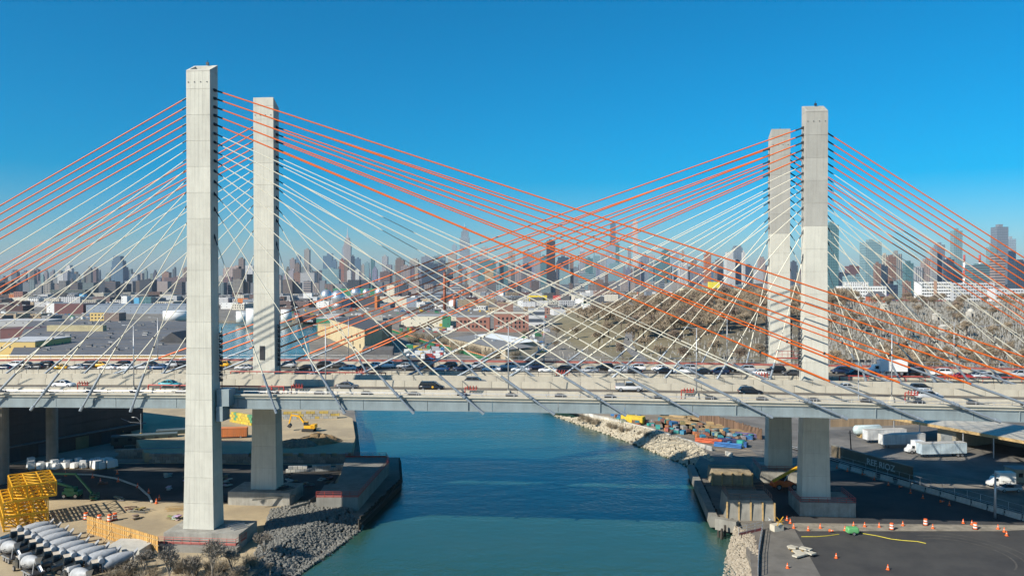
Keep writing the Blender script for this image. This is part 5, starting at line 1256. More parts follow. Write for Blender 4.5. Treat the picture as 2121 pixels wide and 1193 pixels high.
def sign_post(px, py, h, label, kind):
    p = at_z(px, py, GZ); o = empty('sign_post', p, 0, label, 'sign'); MB().tube((0, 0, 0), (0, 0, h), .05, n=6).obj('pole', M_GALV, o)
    if kind == 'diamond': MB().cbox((0, -.08, h - .2), (.75, .05, .75), R=Matrix.Rotation(rad(45), 3, 'Y')).obj('plate', M_YEL, o); MB().cbox((0, -.12, h - .2), (.1, .03, .45)).obj('symbol', M_BLACK, o)
    else: MB().box(-.7, .7, -.1, -.05, h - 1.4, h).obj('plate', M_WHITE, o); MB().box(-.5, .5, -.12, -.105, h - .5, h - .2).box(-.5, .5, -.12, -.105, h - 1.1, h - .8).obj('printed_lines', M_OBJ, o, color=(.1, .25, .4))
sign_post(253, 912, 3.0, 'yellow diamond warning sign by the dark building corner', 'diamond'); sign_post(81, 942, 2.8, 'yellow diamond warning sign between the approach columns', 'diamond'); sign_post(29, 938, 4.6, 'white notice board beside the first approach column', 'board')
def street_lamp(px, py, h, label):
    p = at_z(px, py, GZ); o = empty('street_lamp', p, 0, label, 'street lamp')
    MB().tube((0, 0, 0), (0, 0, h), .12, .09, 8).obj('pole', M_GALV, o); MB().tube((0, 0, 0), (0, 0, h * .38), .32, n=10).obj('pole_guard', M_YEL, o)
    MB().path([(0, 0, h * .72), (-1.2, 0, h * .86), (-2.0, 0, h * .88)], .05).path([(0, 0, h * .7), (-3.2, 0, h * .72), (-6, 0, h * .84)], .04).obj('arm', M_GALV, o); MB().cbox((-2.3, 0, h * .88), (.8, .3, .16)).obj('lantern', M_LAMP, o)
street_lamp(292, 921, 9.5, 'street lamp with yellow pole guard at the corner of the dark building')
# shaded rail cars
def railcar(px, py, L, label, windows_=True):
    p = at_z(px, py, GZ); o = empty('rail_car', (p.x, p.y, GZ + .1), rad(20), label, 'rail car')
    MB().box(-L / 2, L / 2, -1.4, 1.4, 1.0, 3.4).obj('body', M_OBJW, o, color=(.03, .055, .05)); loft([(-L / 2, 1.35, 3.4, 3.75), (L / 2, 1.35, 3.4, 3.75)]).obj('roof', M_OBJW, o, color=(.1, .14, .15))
    if windows_:
        for k in range(5): MB().box(-L / 2 + 1 + k * L / 5, -L / 2 + 2 + k * L / 5, -1.45, -1.405, 2.2, 3.0).obj('window', M_GLASS, o)
    for x in (-L / 2 + 2, L / 2 - 2): MB().box(x - 1.2, x + 1.2, -1.1, 1.1, .1, 1.0).obj('bogie', M_BLACK, o)
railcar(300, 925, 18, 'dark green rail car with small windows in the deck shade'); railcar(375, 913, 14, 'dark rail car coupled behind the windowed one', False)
# wrapped pallets
pm = MB().box(-.6, .6, -.6, .6, 0, .14).mesh('pallet', M_WOOD); wm = MB().box(-.58, .58, -.58, .58, .15, 1.35, (-.52, .52, -.52, .52)).mesh('wrapped_load', M_WHITE)
for k in range(46):
    px = random.uniform(58, 240); py = 972 - abs(random.gauss(0, 5)) + (2 if px < 120 else 0); p = at_z(px, py, GZ); s = random.uniform(.9, 1.6)
    o = empty('pallet_load', (p.x, p.y, GZ + .07), random.uniform(0, 1.5), 'white wrapped pallet load in the rows beside the approach columns', 'pallet', 'white wrapped pallet loads')
    inst('pallet', pm, o, scale=s); inst('wrapped_load', wm, o, scale=(s, s, s * random.uniform(.8, 1.3)))
# green boom lift
def boomlift():
    p = at_z(150, 1030, GZ); o = empty('boom_lift', (p.x, p.y, GZ + .07), 0, 'green articulated boom lift folded down at the edge of the deck shadow', 'boom lift')
    MB().box(-1.8, 1.8, -1.1, 1.1, .5, 1.5).obj('chassis', M_GREEN, o); add_wheels(o, (-1.3, 1.3), 1.1, .5, WT); MB().box(-1.4, .8, -.9, .9, 1.5, 2.3).obj('turret', M_GREEN, o)
    MB().bar((0, 0, 2.3), (-11, 1.5, 4.9), .5).obj('lower_boom', M_GREEN, o); MB().bar((-10, 1.4, 5.1), (1, -.2, 5.4), .42).obj('upper_boom', M_GREEN, o); MB().bar((1, -.2, 5.2), (5.6, -2.2, 1.6), .36).obj('jib', M_GREEN, o)
    mb = MB(); c = [(5.6, -3.0), (7.0, -3.0), (7.0, -1.6), (5.6, -1.6)]
    for i in range(4):
        a, b = c[i], c[(i + 1) % 4]; mb.bar((*a, .4), (*a, 1.5), .07)
        for z in (.4, .95, 1.5): mb.bar((*a, z), (*b, z), .07)
    mb.box(5.6, 7.0, -3.0, -1.6, .35, .41); mb.obj('basket', M_GREEN, o)
boomlift()
# drums, cones, timber fence
def drum_mesh():
    return [MB().lathe([(.3 - .01 * k, .02 + .19 * k), (.3 - .01 * k, .2 + .19 * k)], 14).mesh('band', M_CONE if k % 2 == 0 else M_WHITE) for k in range(5)], MB().lathe([(.42, 0), (.42, .06)], 12).mesh('rubber_base', M_TYRE)
M_CONE = mat('traffic_orange', (.80, .13, .02), .6, var=.08)
DM = drum_mesh()
CM = (MB().lathe([(.26, .05), (.2, .3), (.05, 1.0), (.03, 1.02)], 12).mesh('cone_body', M_CONE), MB().box(-.3, .3, -.3, .3, 0, .05).mesh('base', M_CONE), MB().lathe([(.158, .5), (.108, .72)], 12).mesh('collar', M_WHITE))
def drum(px, py, label, s=1.5):
    p = at_z(px, py, GZ); o = empty('traffic_drum', (p.x, p.y, GZ + .08), 0, label, 'traffic drum', 'orange and white traffic drums'); o.scale = (s,) * 3
    for m in DM[0]: inst('band', m, o)
    inst('rubber_base', DM[1], o)
def cone(px, py, label='orange traffic cone standing on the paved lot', s=.92, fallen=False):
    p = at_z(px, py, GZ); o = empty('traffic_cone', (p.x, p.y, GZ + .09), random.uniform(0, 1.5), label, 'traffic cone', 'orange traffic cones'); o.scale = (s,) * 3
    for n_, m in zip(('cone_body', 'base', 'collar'), CM): inst(n_, m, o)
    if fallen: o.rotation_euler = (rad(80), 0, .6); o.location.z += .3
for px, py, l in ((178, 1076, 'traffic drum standing apart by the lattice shadow'), (206, 1081, 'traffic drum with a long shadow, left of a pair'), (227, 1080, 'traffic drum, first of a close pair on the sand'), (238, 1077, 'traffic drum, second of a close pair on the sand')): drum(px, py, l)
for px, py in ((192, 990), (245, 998), (285, 1010), (308, 1022), (243, 982), (136, 986), (324, 1043), (330, 1035), (208, 1000)): cone(px, py, 'orange traffic cone along the curved kerb in the deck shadow', 1.1)
def timber_fence():
    a, b = at_z(182, 1103, GZ), at_z(330, 1150, GZ); d = b - a; L = d.length; n = int(L / .62)
    o = empty('timber_formwork', (a.x, a.y, GZ), math.atan2(d.y, d.x), 'raw timber formwork fence behind the mixer trucks', 'fence'); me = MB().box(-.24, .24, -.05, .05, 0, 3.3).mesh('plank', M_OBJ)
    for i in range(n): s = random.uniform(.8, 1.15); inst('plank', me, o, (i * .62, random.uniform(-.03, .03), .05), color=(.58 * s, .33 * s, .10 * s))
    for z in (.7, 1.7, 2.7): MB().box(-.3, L, -.2, -.08, z, z + .16).obj('rail', M_WOOD, o)
    for k in range(4): MB().bar((L * (k + .5) / 4, -2, .05), (L * (k + .5) / 4, -.2, 2.3), .12).obj('brace', M_WOOD, o)
timber_fence()
# rebar and timber piles by the footings
def pile(name, label, u, v, z, n, L, m, rz=.0, sp=.5, cat='pile', r=.12):
    o = empty(name, BR(u, v, z), YAW + rz, label, cat)
    for i in range(n): MB().bar((-L / 2 + random.uniform(-.5, .5), i * sp - n * sp / 2, .1 + (i % 2) * .2), (L / 2 + random.uniform(-.5, .5), i * sp - n * sp / 2 + random.uniform(-.2, .2), .1 + (i % 2) * .2), r).obj('bar', m, o)
pile('pipe_pile', 'galvanised pipes laid on the footing beside the first pale tower', 6.2, .5, 5.26, 9, 3.4, M_GALV, .9, .45); pile('pipe_pile', 'dark steel bars on the second pale tower footing', 4.5, 28, 5.26, 9, 3.6, M_BLACK, .9, .45); pile('timber_pile', 'weathered planks lying on the shaded site ground', -16, 20, GZ + .1, 6, 4, M_WOOD, .3, .5); pile('timber_pile', 'grey boards stacked near the curved kerb', -23, 18, GZ + .1, 6, 4, M_CONC_D, -.2, .5)
pile('rebar_pile', 'loose rebar heap left of the second pale tower footing', -9, 28, GZ + .1, 12, 5, M_BLACK, 1.0, .4); pile('beam', 'long beam leaning across the second pale tower footing', 4, 23.5, 4.3, 1, 9, M_CONC_D, .5, .3, 'beam', .35)
# forms and nets round the first footing
def net_fence(name, label, pts, z, h, m=M_REDP, cat='fence', step=1.6):
    o = empty(name, pts[0], 0, label, cat); b = Vector(pts[0])
    for p, q in zip(pts, pts[1:]):
        p, q = Vector(p) - b, Vector(q) - b; d = q - p; n = max(1, int(d.length / step))
        for i in range(n + 1): r_ = p + d * (i / n); MB().tube(r_, r_ + Vector((0, 0, h)), .045, n=5).obj('post', m, o)
        for k in (.35, .7, 1.0): MB().tube(p + Vector((0, 0, h * k)), q + Vector((0, 0, h * k)), .05, n=5).obj('rail', m, o)
        MB().add([p + Vector((0, 0, .1)), q + Vector((0, 0, .1)), q + Vector((0, 0, h * .4)), p + Vector((0, 0, h * .4))], [(0, 1, 2, 3)]).obj('netting', M_REDNET, o)
net_fence('edge_fence', 'pink red safety fence round the first pale tower footing', [BR(-8.5, -5.0, 3.4), BR(8.6, -5.2, 3.4), BR(8.8, -1.0, 3.4)], 3.4, 1.3)
tag(MB().box(-9.5, 9.2, -6.2, -4.25, 1.8, 3.4).obj('footing_apron', M_CONC_D, None, loc=P0, rz=YAW), kind='structure')
tag(MB().box(-13.5, -6.5, -11, -5, 1.8, 4.2).obj('concrete_bunker', M_CONC, None, loc=P0, rz=YAW), 'small concrete bunker with a hatch before the first pale tower', 'bunker')
# old abutment with red railings on the left bank
AZ = 5.2
ab = [gz(655, 1030, AZ), gz(742, 1030, AZ), gz(768, 1000, AZ), gz(806, 958, AZ), gz(800, 947, AZ), gz(716, 947, AZ), gz(700, 1000, AZ), gz(672, 1004, AZ)]
o = empty('old_abutment', (*ab[0], 0), 0, 'old weathered concrete abutment on the water edge with red railings', 'abutment'); off = Vector(ab[0])
MB().prism([tuple(Vector(p) - off) for p in ab], 1.5, AZ).obj('mass_wall', M_CONC_D, o)
mb = MB(); nt_ = MB()
for i, j in ((0, 1), (1, 2), (2, 3), (3, 4), (4, 5)):
    p, q = Vector(ab[i]) - off, Vector(ab[j]) - off; d = q - p; n = max(2, int(d.length / 1.7))
    for k in range(n + 1): r_ = p + d * (k / n); mb.tube((*r_, AZ), (*r_, AZ + 1.25), .05, n=5)
    for z in (.45, .85, 1.25): mb.tube((*p, AZ + z), (*q, AZ + z), .05, n=5)
    nt_.add([(*p, AZ + .05), (*q, AZ + .05), (*q, AZ + .4), (*p, AZ + .4)], [(0, 1, 2, 3)])
mb.obj('railing', M_REDP, o); nt_.obj('netting', M_REDNET, o)
# timber fender and piles at the left pier edge
fp = [Vector((*p, 0)) for p in wl((742, 1099), (829, 1012), (826, 966))]
o = empty('timber_fender', fp[0], 0, 'dark timber fender wall with piles along the pier edge', 'fender')
for a, b in zip(fp, fp[1:]):
    d = b - a; n = int(d.length / .55)
    me = MB().tube((0, 0, -2), (0, 0, 2.45), .22, n=6).mesh('pile', M_WETWOOD) if 'M_WETWOOD' in globals() else None
    if me is None:
        M_WETWOOD = mat('wet_dark_timber', (.06, .05, .04), .8, var=.4, scale=1); me = MB().tube((0, 0, -2), (0, 0, 2.45), .22, n=6).mesh('pile', M_WETWOOD)
    for i in range(n): inst('pile', me, o, a + d * (i / n) - fp[0] + Vector((.15, 0, random.uniform(-.3, .35))))
    MB().bar(a - fp[0] + Vector((.45, 0, 1.6)), b - fp[0] + Vector((.45, 0, 1.6)), .35).obj('waler', M_WETWOOD, o)
# riprap
def rock_meshes(n, seed, m):
    out = []
    for s in range(n):
        bm = bmesh.new(); bmesh.ops.create_icosphere(bm, subdivisions=1, radius=1); r = random.Random(seed + s)
        for v in bm.verts: v.co *= r.uniform(.65, 1.15); v.co.z *= .75
        me = bpy.data.meshes.new('stone'); bm.to_mesh(me); bm.free(); me.materials.append(m); out.append(me)
    return out
M_STONE = objmat('riprap_stone', .9, 0, .3, 1.2)
def riprap(name, poly_px, n, label, cols, smin, smax, slope, seed, m=M_STONE, indiv=285):
    r = random.Random(seed); P = [Vector(p) for p in poly_px]; mn = Vector((min(p.x for p in P), min(p.y for p in P))); mxx = Vector((max(p.x for p in P), max(p.y for p in P)))
    def ins(p):
        c = False; j = len(P) - 1
        for i in range(len(P)):
            a, b = P[i], P[j]
            if (a.y > p.y) != (b.y > p.y) and p.x < (b.x - a.x) * (p.y - a.y) / (b.y - a.y) + a.x: c = not c
            j = i
        return c
    base = rock_meshes(6, seed, m); o = empty(name, (0, 0, 0), 0, label, 'riprap'); cnt_ = 0; mb = MB(); tries = 0
    while cnt_ < n and tries < n * 30:
        tries += 1; p = Vector((r.uniform(mn.x, mxx.x), r.uniform(mn.y, mxx.y)))
        if not ins(p): continue
        s = r.uniform(smin, smax); z = slope(p); c = r.choice(cols); k = r.uniform(.75, 1.2)
        if cnt_ < indiv:
            q = inst('stone', base[cnt_ % 6], o, (p.x, p.y, z), rot=(r.uniform(0, 3), r.uniform(0, 3), r.uniform(0, 6)), scale=s, color=tuple(v * k for v in c))
        else:
            R = Matrix.Rotation(r.uniform(0, 6), 3, 'Z') @ Matrix.Rotation(r.uniform(0, 3), 3, 'X'); me = base[cnt_ % 6]
            mb.add([R @ (v.co * s) + Vector((p.x, p.y, z)) for v in me.vertices], [tuple(f.vertices) for f in me.polygons])
        cnt_ += 1
    if mb.v: q = mb.obj('smaller_stones', m, o, color=cols[0]); q['kind'] = 'stuff'
lb = [gz(560, 1062), gz(660, 1040), gz(735, 1062), gz(752, 1094, 0), gz(690, 1143, 0), gz(612, 1195, 0), gz(590, 1210, 0), gz(500, 1215), gz(540, 1130)]
def left_slope(p):
    # stones pile up inland, run down to the water line
    d = min((Vector(p) - Vector(q)).length for q in [a.lerp(b, k / 6) for a, b in zip(wl((742, 1099), (682, 1140), (612, 1189)), wl((682, 1140), (612, 1189), (540, 1240))) for k in range(7)])
    return -.25 + min(3.2, d * .5)
riprap('riprap_bank', lb, 5200, 'grey riprap stones heaped between the footing and the water', [(.19, .187, .17), (.15, .148, .14), (.24, .235, .21), (.11, .11, .11)], .2, .5, left_slope, 5)

# clutter on the shaded bank: kerb, walkway wall, small gear on the abutment
o = empty('curved_kerb', (0, 0, GZ), 0, 'pale curved concrete kerb on the shaded site road', 'kerb'); kp = [gz(130, 983), gz(190, 984), gz(240, 992), gz(285, 1008), gz(308, 1028), gz(315, 1042)]
for a, b in zip(kp, kp[1:]): d = Vector(b) - Vector(a); c = (Vector(a) + Vector(b)) / 2; MB().cbox((c.x, c.y, .22), (d.length - .06, .35, .3), math.atan2(d.y, d.x)).obj('kerb_stone', M_CONC, o)
o = empty('ramp_wall', (0, 0, 0), 0, 'curved concrete ramp wall between the second tower footing and the riprap', 'wall'); kp = [gz(566, 1086), gz(600, 1062), gz(640, 1050), gz(665, 1035), gz(690, 1012)]
for i, (a, b) in enumerate(zip(kp, kp[1:])): d = Vector(b) - Vector(a); c = (Vector(a) + Vector(b)) / 2; MB().cbox((c.x, c.y, GZ + .5 + .15 * i), (d.length - .05, .4, 1.0 + .3 * i), math.atan2(d.y, d.x)).obj('wall_segment', M_CONC_D, o)
rq = random.Random(31)
for k in range(46):
    px, py = rq.choice([(rq.uniform(60, 370), rq.uniform(985, 1040)), (rq.uniform(590, 690), rq.uniform(985, 1010)), (rq.uniform(385, 480), rq.uniform(985, 1010)), (rq.uniform(240, 370), rq.uniform(1048, 1080))])
    p = at_z(px, py, GZ); w_, c = rq.choice([('plywood sheet pile', (.3, .22, .12)), ('grey gear crate', (.2, .2, .2)), ('rusty steel offcut heap', (.2, .11, .07)), ('white bucket cluster', (.5, .5, .48))]); sh = 'shade of the decks' if py < 1045 else 'sunlit sand'
    o = empty(w_.replace(' ', '_'), (p.x, p.y, GZ + .07), rq.uniform(0, 3), f'small {w_} left on the ground in the {sh}', 'site material', f'{w_}s in the {sh}')
    for j in range(rq.randint(3, 5)): MB().cbox((rq.uniform(-.8, .8), rq.uniform(-.6, .6), .12 + .17 * j), (rq.uniform(.5, 2.0), rq.uniform(.4, 1.0), .16), rq.uniform(-.4, .4)).obj('piece', M_OBJW, o, color=tuple(v * rq.uniform(.7, 1.2) for v in c))
# ------------------------------------------------------------------ right bank ground
lot = [gz(1640, 1088), gz(1700, 1193), gz(1790, 1300), (90, 90), (140, 90), (150, 150), gz(2240, 1112), gz(1742, 972), gz(1560, 1000), gz(1600, 1085)]
sheet('asphalt_lot', lot, GZ + .03, M_ASPH)
sheet('apron', [gz(1560, 1085), gz(1640, 1086), gz(1700, 1193), gz(1740, 1260), gz(1560, 1240), gz(1552, 1120)], GZ + .05, M_APRON)
sheet('kerb_strip', [gz(1640, 1092), gz(1655, 1100), gz(2070, 1100), gz(2150, 1096), gz(2150, 1088), gz(1640, 1083)], GZ + .06, mat('dusty_strip', (.30, .27, .22), .95, var=.35, scale=.6, world=True))
sheet('truck_yard', [gz(1722, 935), gz(1800, 962), gz(2300, 1040), (230, 330), (60, 330), (50, 262)], GZ + .03, mat('pale_asphalt_yard', (.20, .185, .165), .95, var=.4, scale=.1, world=True))
sheet('lumber_yard', [gz(1200, 858), gz(1330, 890), gz(1460, 930), gz(1580, 955), (70, 232), (62, 330), (10, 330)], GZ + .03, mat('brown_yard', (.30, .245, .18), .95, var=.35, scale=.1, world=True))
# pale rubble bank
M_RUB = objmat('broken_concrete_rubble', .92, 0, .25, 1.0)
top_l = wl((1450, 962), (1420, 934), (1320, 897), (1250, 876), (1200, 862)); bot_l = wl((1432, 972), (1405, 957), (1340, 931), (1255, 899), (1190, 877), (1145, 860))
def rslope(p):
    d = min((Vector(p) - q).length for q in [a.lerp(b, k / 8) for a, b in zip(bot_l, bot_l[1:]) for k in range(9)]); return -.2 + min(3.2, d * .42)
rb = [tuple(p) for p in bot_l] + [gz(1190, 858), gz(1260, 868), gz(1345, 893), gz(1440, 924), gz(1480, 955)]
riprap('rubble_bank', rb, 4600, 'pale broken concrete rubble bank below the lumber yard wall', [(.50, .44, .33), (.40, .33, .23), (.27, .21, .13), (.58, .52, .40)], .2, .6, rslope, 41, M_RUB)
riprap('tide_stones', [tuple(p) for p in bot_l] + [tuple(p + Vector((1.6, 1.6))) for p in bot_l[::-1]], 500, 'dark algae covered stones at the waterline of the rubble bank', [(.06, .065, .035), (.08, .075, .05)], .3, .6, lambda p: -.05, 77, M_RUB, indiv=120)
rb2 = [tuple(wl((1496, 1215))[0]), tuple(wl((1502, 1160))[0]), tuple(wl((1524, 1112))[0]), gz(1562, 1108), gz(1572, 1150), gz(1580, 1225)]
riprap('lower_rubble', rb2, 2200, 'white grey rubble slope at the tip of the paved lot', [(.36, .31, .24), (.27, .23, .17), (.44, .40, .33), (.2, .17, .12)], .18, .42, lambda p: -.15 + min(2.4, max(0, (p.x - wl((1504, 1160))[0].x) * .55)), 55, M_RUB)
# white low wall along the yard
block_wall('yard_wall', 'white weathered low concrete wall along the lumber yard edge', gz(1345, 893), gz(1200, 858), (GZ, 1.3), 3.0, 1.25, 0, [(.62, .60, .54), (.55, .53, .47)], .4)
block_wall('yard_wall', 'white low concrete wall running down to the old caissons', gz(1345, 893), gz(1520, 948), (GZ, 1.3), 3.0, 1.25, 0, [(.62, .60, .54), (.5, .5, .47)], .4)
# lumber yard contents
container('shipping_container', 'yellow shipping container in the lumber yard', 1311, 877, GZ, 8.0, 2.5, 2.6, rad(-32), (.72, .50, .04)); container('shipping_container', 'blue shipping container at the head of the lumber yard', 1283, 861, GZ, 6.0, 2.5, 2.8, rad(-20), (.02, .16, .42))
rr = random.Random(11)
kinds = [('blue steel bin', (.03, .15, .32), 'bin'), ('cyan tarpaulin stack', (.05, .24, .36), 'stack'), ('red brick pallet', (.30, .13, .08), 'pallet'), ('rusty scrap heap', (.24, .14, .09), 'scrap'), ('brown timber crate', (.30, .21, .12), 'crate'), ('orange form stack', (.42, .16, .07), 'formwork'), ('grey equipment crate', (.3, .3, .3), 'crate'), ('teal drum crate', (.05, .35, .3), 'crate')]
for i in range(95):
    t = rr.uniform(0, 1); px = 1270 + 270 * t + rr.uniform(-18, 30); py = 864 + 52 * t + rr.uniform(-10, 12)
    if px > 1560: continue
    p = at_z(px, py, GZ); nm, c, ct = rr.choice(kinds); s = rr.uniform(.6, 1.4)
    o = empty('yard_' + ct, (p.x, p.y, GZ + .05), rr.uniform(0, 3), f'{nm} standing in the crowded lumber yard', ct, f'{nm}s of the lumber yard')
    h = rr.uniform(.7, 1.6)
    MB().box(-s, s, -s * .55, s * .55, .12, .12 + h).obj('load', M_OBJW, o, color=tuple(v * rr.uniform(.8, 1.15) for v in c)); MB().box(-s, s, -s * .5, -s * .35, 0, .115).obj('skid', M_WOOD, o); MB().box(-s, s, s * .35, s * .5, 0, .115).obj('skid', M_WOOD, o); MB().box(-s * .9, -s * .8, -s * .57, s * .57, .1, .15 + h).obj('strap', M_BLACK, o); MB().box(s * .8, s * .9, -s * .57, s * .57, .1, .15 + h).obj('strap', M_BLACK, o)
pln = MB().box(-3, 3, -.14, .14, 0, .22).mesh('beam', M_OBJW)
for i in range(34):
    t = rr.uniform(0, 1); px = 1385 + 180 * t + rr.uniform(-20, 20); py = 864 + 38 * t + rr.uniform(-12, 10); p = at_z(px, py, GZ)
    if px > 1580: continue
    o = empty('lumber_stack', (p.x, p.y, GZ + .05), rad(-24) + rr.uniform(-.3, .3), 'stack of brown timber beams in the lumber yard', 'lumber stack', 'stacks of timber beams')
    for a in range(rr.randint(3, 5)):
        for b in range(rr.randint(3, 5)): k = rr.uniform(.7, 1.2); inst('beam', pln, o, (rr.uniform(-.4, .4), b * .32 - .6, a * .24), color=(.40 * k, .28 * k, .14 * k))
for px, py, c, l in ((1515, 917, (.02, .03, .12), 'bundle of dark blue steel pipes'), (1508, 926, (.03, .16, .42), 'bundle of bright blue steel pipes'), (1468, 917, (.6, .12, .04), 'bundle of orange red plastic pipes'), (1550, 905, (.1, .08, .2), 'bundle of purple grey pipes')):
    p = at_z(px, py, GZ); o = empty('pipe_bundle', (p.x, p.y, GZ + .05), rad(-26), l + ' at the end of the lumber yard', 'pipes'); me = MB().tube((-4, 0, 0), (4, 0, 0), .22, n=8).mesh('pipe', M_OBJ)
    for a in range(3):
        for b in range(5 - a): inst('pipe', me, o, (0, b * .46 + a * .23 - 1, .24 + a * .4), color=c)
def pile_wall():
    a, b = Vector((*gz(1440, 868), 0)), Vector((*gz(1582, 912), 0)); d = b - a; n = int(d.length / .8)
    o = empty('sheet_pile_fence', (a.x, a.y, GZ), math.atan2(d.y, d.x), 'rusty brown sheet pile fence behind the lumber', 'fence'); me = MB().box(-.34, .34, -.12, .12, 0, 3.4).mesh('pile_panel', M_OBJW)
    for i in range(n): k = rr.uniform(.7, 1.2); inst('pile_panel', me, o, (i * .8, rr.uniform(-.08, .08), rr.uniform(-.3, .2)), color=(.20 * k, .12 * k, .075 * k))
pile_wall()
# old caissons and pier
def caisson(name, label, x0, x1, ytop, ybase, depth, m, rails=True):
    p, q = at_z(x0, ybase, 1.6), at_z(x1, ybase, 1.6); w_ = q.x - p.x; zt = at_y(x0, ytop, p.y).z
    o = empty(name, ((p.x + q.x) / 2, p.y, 0), YAW, label, 'caisson')
    MB().box(-w_ / 2, w_ / 2, 0, depth, 1.2, zt, (-w_ / 2 + .5, w_ / 2 - .5, .5, depth - .5)).obj('block', m, o)
    st = MB()
    for k in range(5): st.box(-w_ / 2 + .1 + k * w_ / 4.2, -w_ / 2 + .35 + k * w_ / 4.2, -.1, .6, 1.3, zt - .3)
    st.obj('timber_strap', M_WOOD, o)
    if rails:
        mb = MB(); c = [(-w_ / 2 + .7, .7), (w_ / 2 - .7, .7), (w_ / 2 - .7, depth - .7), (-w_ / 2 + .7, depth - .7)]
        for i in range(4):
            a, b = c[i], c[(i + 1) % 4]
            for k in range(4): t = k / 4; x, y = a[0] + (b[0] - a[0]) * t, a[1] + (b[1] - a[1]) * t; mb.tube((x, y, zt), (x, y, zt + 1.2), .05, n=5)
            for z in (.6, 1.2): mb.tube((*a, zt + z), (*b, zt + z), .05, n=5)
        mb.obj('railing', mat('rusty_rail', (.22, .13, .10), .8), o)
caisson('old_caisson', 'old stained concrete caisson with straps next to the asphalt lot', 1505, 1606, 1037, 1085, 9, M_CONC_D); caisson('old_caisson', 'old tan caisson with rounded lit top near the rubble bank', 1474, 1560, 977, 1012, 8, mat('tan_stained_concrete', (.36, .29, .19), .9, var=.35, scale=.4, streak=.5), False)
pp = [Vector((*p, 0)) for p in wl((1437, 985), (1487, 1098), (1530, 1106))]
o = empty('old_pier', pp[0], 0, 'narrow decaying concrete and timber pier along the caissons', 'pier')
for a, b in zip(pp, pp[1:]):
    d = b - a; n = int(d.length / 1.1); nv = Vector((-d.y, d.x, 0)).normalized()
    MB().prism([tuple((a - pp[0]).xy), tuple((b - pp[0]).xy), tuple((b - pp[0] - nv * 1.6).xy), tuple((a - pp[0] - nv * 1.6).xy)], .6, 2.9).obj('deck_beam', M_CONC_D, o)
    me = MB().tube((0, 0, -2), (0, 0, 2.6), .26, n=7).mesh('pile', M_WETWOOD)
    for i in range(n): inst('pile', me, o, a + d * (i / n) - pp[0] + nv * .3 + Vector((0, 0, random.uniform(-.5, .5))))
for px, py in ((1489, 1112), (1493, 1116), (1497, 1112), (1502, 1110), (1432, 985), (1440, 996), (1428, 965), (1437, 975)):
    p = at_z(px, py, 0); tag(MB().tube((0, 0, -2), (random.uniform(-.2, .2), 0, random.uniform(1.2, 2.6)), .3, .24, 8).obj('mooring_pile', M_WETWOOD, None, loc=p), 'weathered loose timber pile standing in the water by the old pier', 'pile', 'loose timber piles by the pier')
# orange telehandler
def telehandler():
    p = at_z(1625, 1012, GZ); o = empty('telehandler', (p.x, p.y, GZ + .08), rad(8), 'orange telehandler with raised boom behind the grey tower leg', 'telehandler')
    loft([(-3.2, 1.0, .7, 1.5), (-2.4, 1.15, .6, 2.1), (1.6, 1.15, .6, 1.7), (2.4, 1.0, .7, 1.3)]).obj('body', M_CONE, o); MB().box(-.9, .9, .1, 1.1, 1.6, 2.9).obj('cab', M_GLASS, o); add_wheels(o, (-2, 1.8), 1.15, .65, wheel_meshes(.65, .45))
    MB().bar((-3.2, -.5, 2.0), (4.2, -.5, 5.6), .55).obj('boom', M_CRANE, o); MB().bar((3.6, -.5, 5.3), (6.0, -.5, 6.6), .4).obj('boom_extension', M_CRANE, o); MB().bar((-.5, -.5, 1.6), (1.2, -.5, 4.0), .18).obj('ram', M_GALV, o)
telehandler()
# asphalt lot furniture
for px, py in ((1644, 1094), (1674, 1099), (1699, 1094), (1750, 1099), (1768, 1090), (1791, 1091), (1821, 1092), (1870, 1089), (1932, 1095), (1995, 1084), (2013, 1087), (2067, 1096), (2080, 1102), (2085, 1110), (1630, 1078), (1637, 1084)): cone(px, py, 'orange cone in the line along the kerb of the asphalt lot')
cone(1732, 1156, 'lone orange cone out on the dark asphalt'); cone(1631, 1177, 'orange cone on the worn apron left of the asphalt'); cone(1839, 1180, 'lone orange cone farther out on the dark asphalt'); cone(1718, 1102, 'orange cone lying on its side at the kerb', fallen=True)
for px, py, l in ((1847, 1097, 'traffic drum in the cone line of the asphalt lot'), (1917, 1088, 'traffic drum standing back in the deck shadow'), (2020, 1096, 'traffic drum by the far end of the cone line')): drum(px, py, l, 1.35)
for k in range(10):
    t = k / 9; px, py = 1730 + 240 * t + random.uniform(-6, 6), 968 + 80 * t + random.uniform(-3, 3); cone(px, py, 'small orange cone along the jersey barriers in the shade', .95, fallen=(k % 3 == 2))
def generator():
    p = at_z(1766, 1107, GZ); o = empty('generator_trailer', (p.x, p.y, GZ + .05), rad(5), 'green towed generator on the asphalt lot', 'generator')
    loft([(-1.2, .6, .5, 1.2), (-1.0, .65, .45, 1.5), (.8, .65, .45, 1.5), (1.0, .6, .5, 1.2)]).obj('housing', M_OBJ, o, color=(.12, .38, .14)); MB().bar((1.0, 0, .6), (2.4, 0, .5), .1).obj('drawbar', M_BLACK, o); add_wheels(o, (-.1,), .75, .34)
generator()
def hose(name, label, pts, r, m):
    P_ = [Vector((*gz(*q), GZ + .12)) for q in pts]; o = MB().path([p - P_[0] for p in P_], r).obj(name, m, None, loc=P_[0]); tag(o, label, 'hose')
M_HOSE = mat('yellow_hose', (.62, .52, .06), .6)
hose('air_hose', 'yellow hose lying right of the generator on the asphalt', [(1784, 1105), (1815, 1110), (1846, 1117), (1872, 1120), (1900, 1122), (1918, 1126)], .07, M_HOSE); hose('air_hose', 'yellow hose lying between the cones and the generator', [(1660, 1112), (1690, 1112), (1716, 1110), (1738, 1107)], .07, M_HOSE)
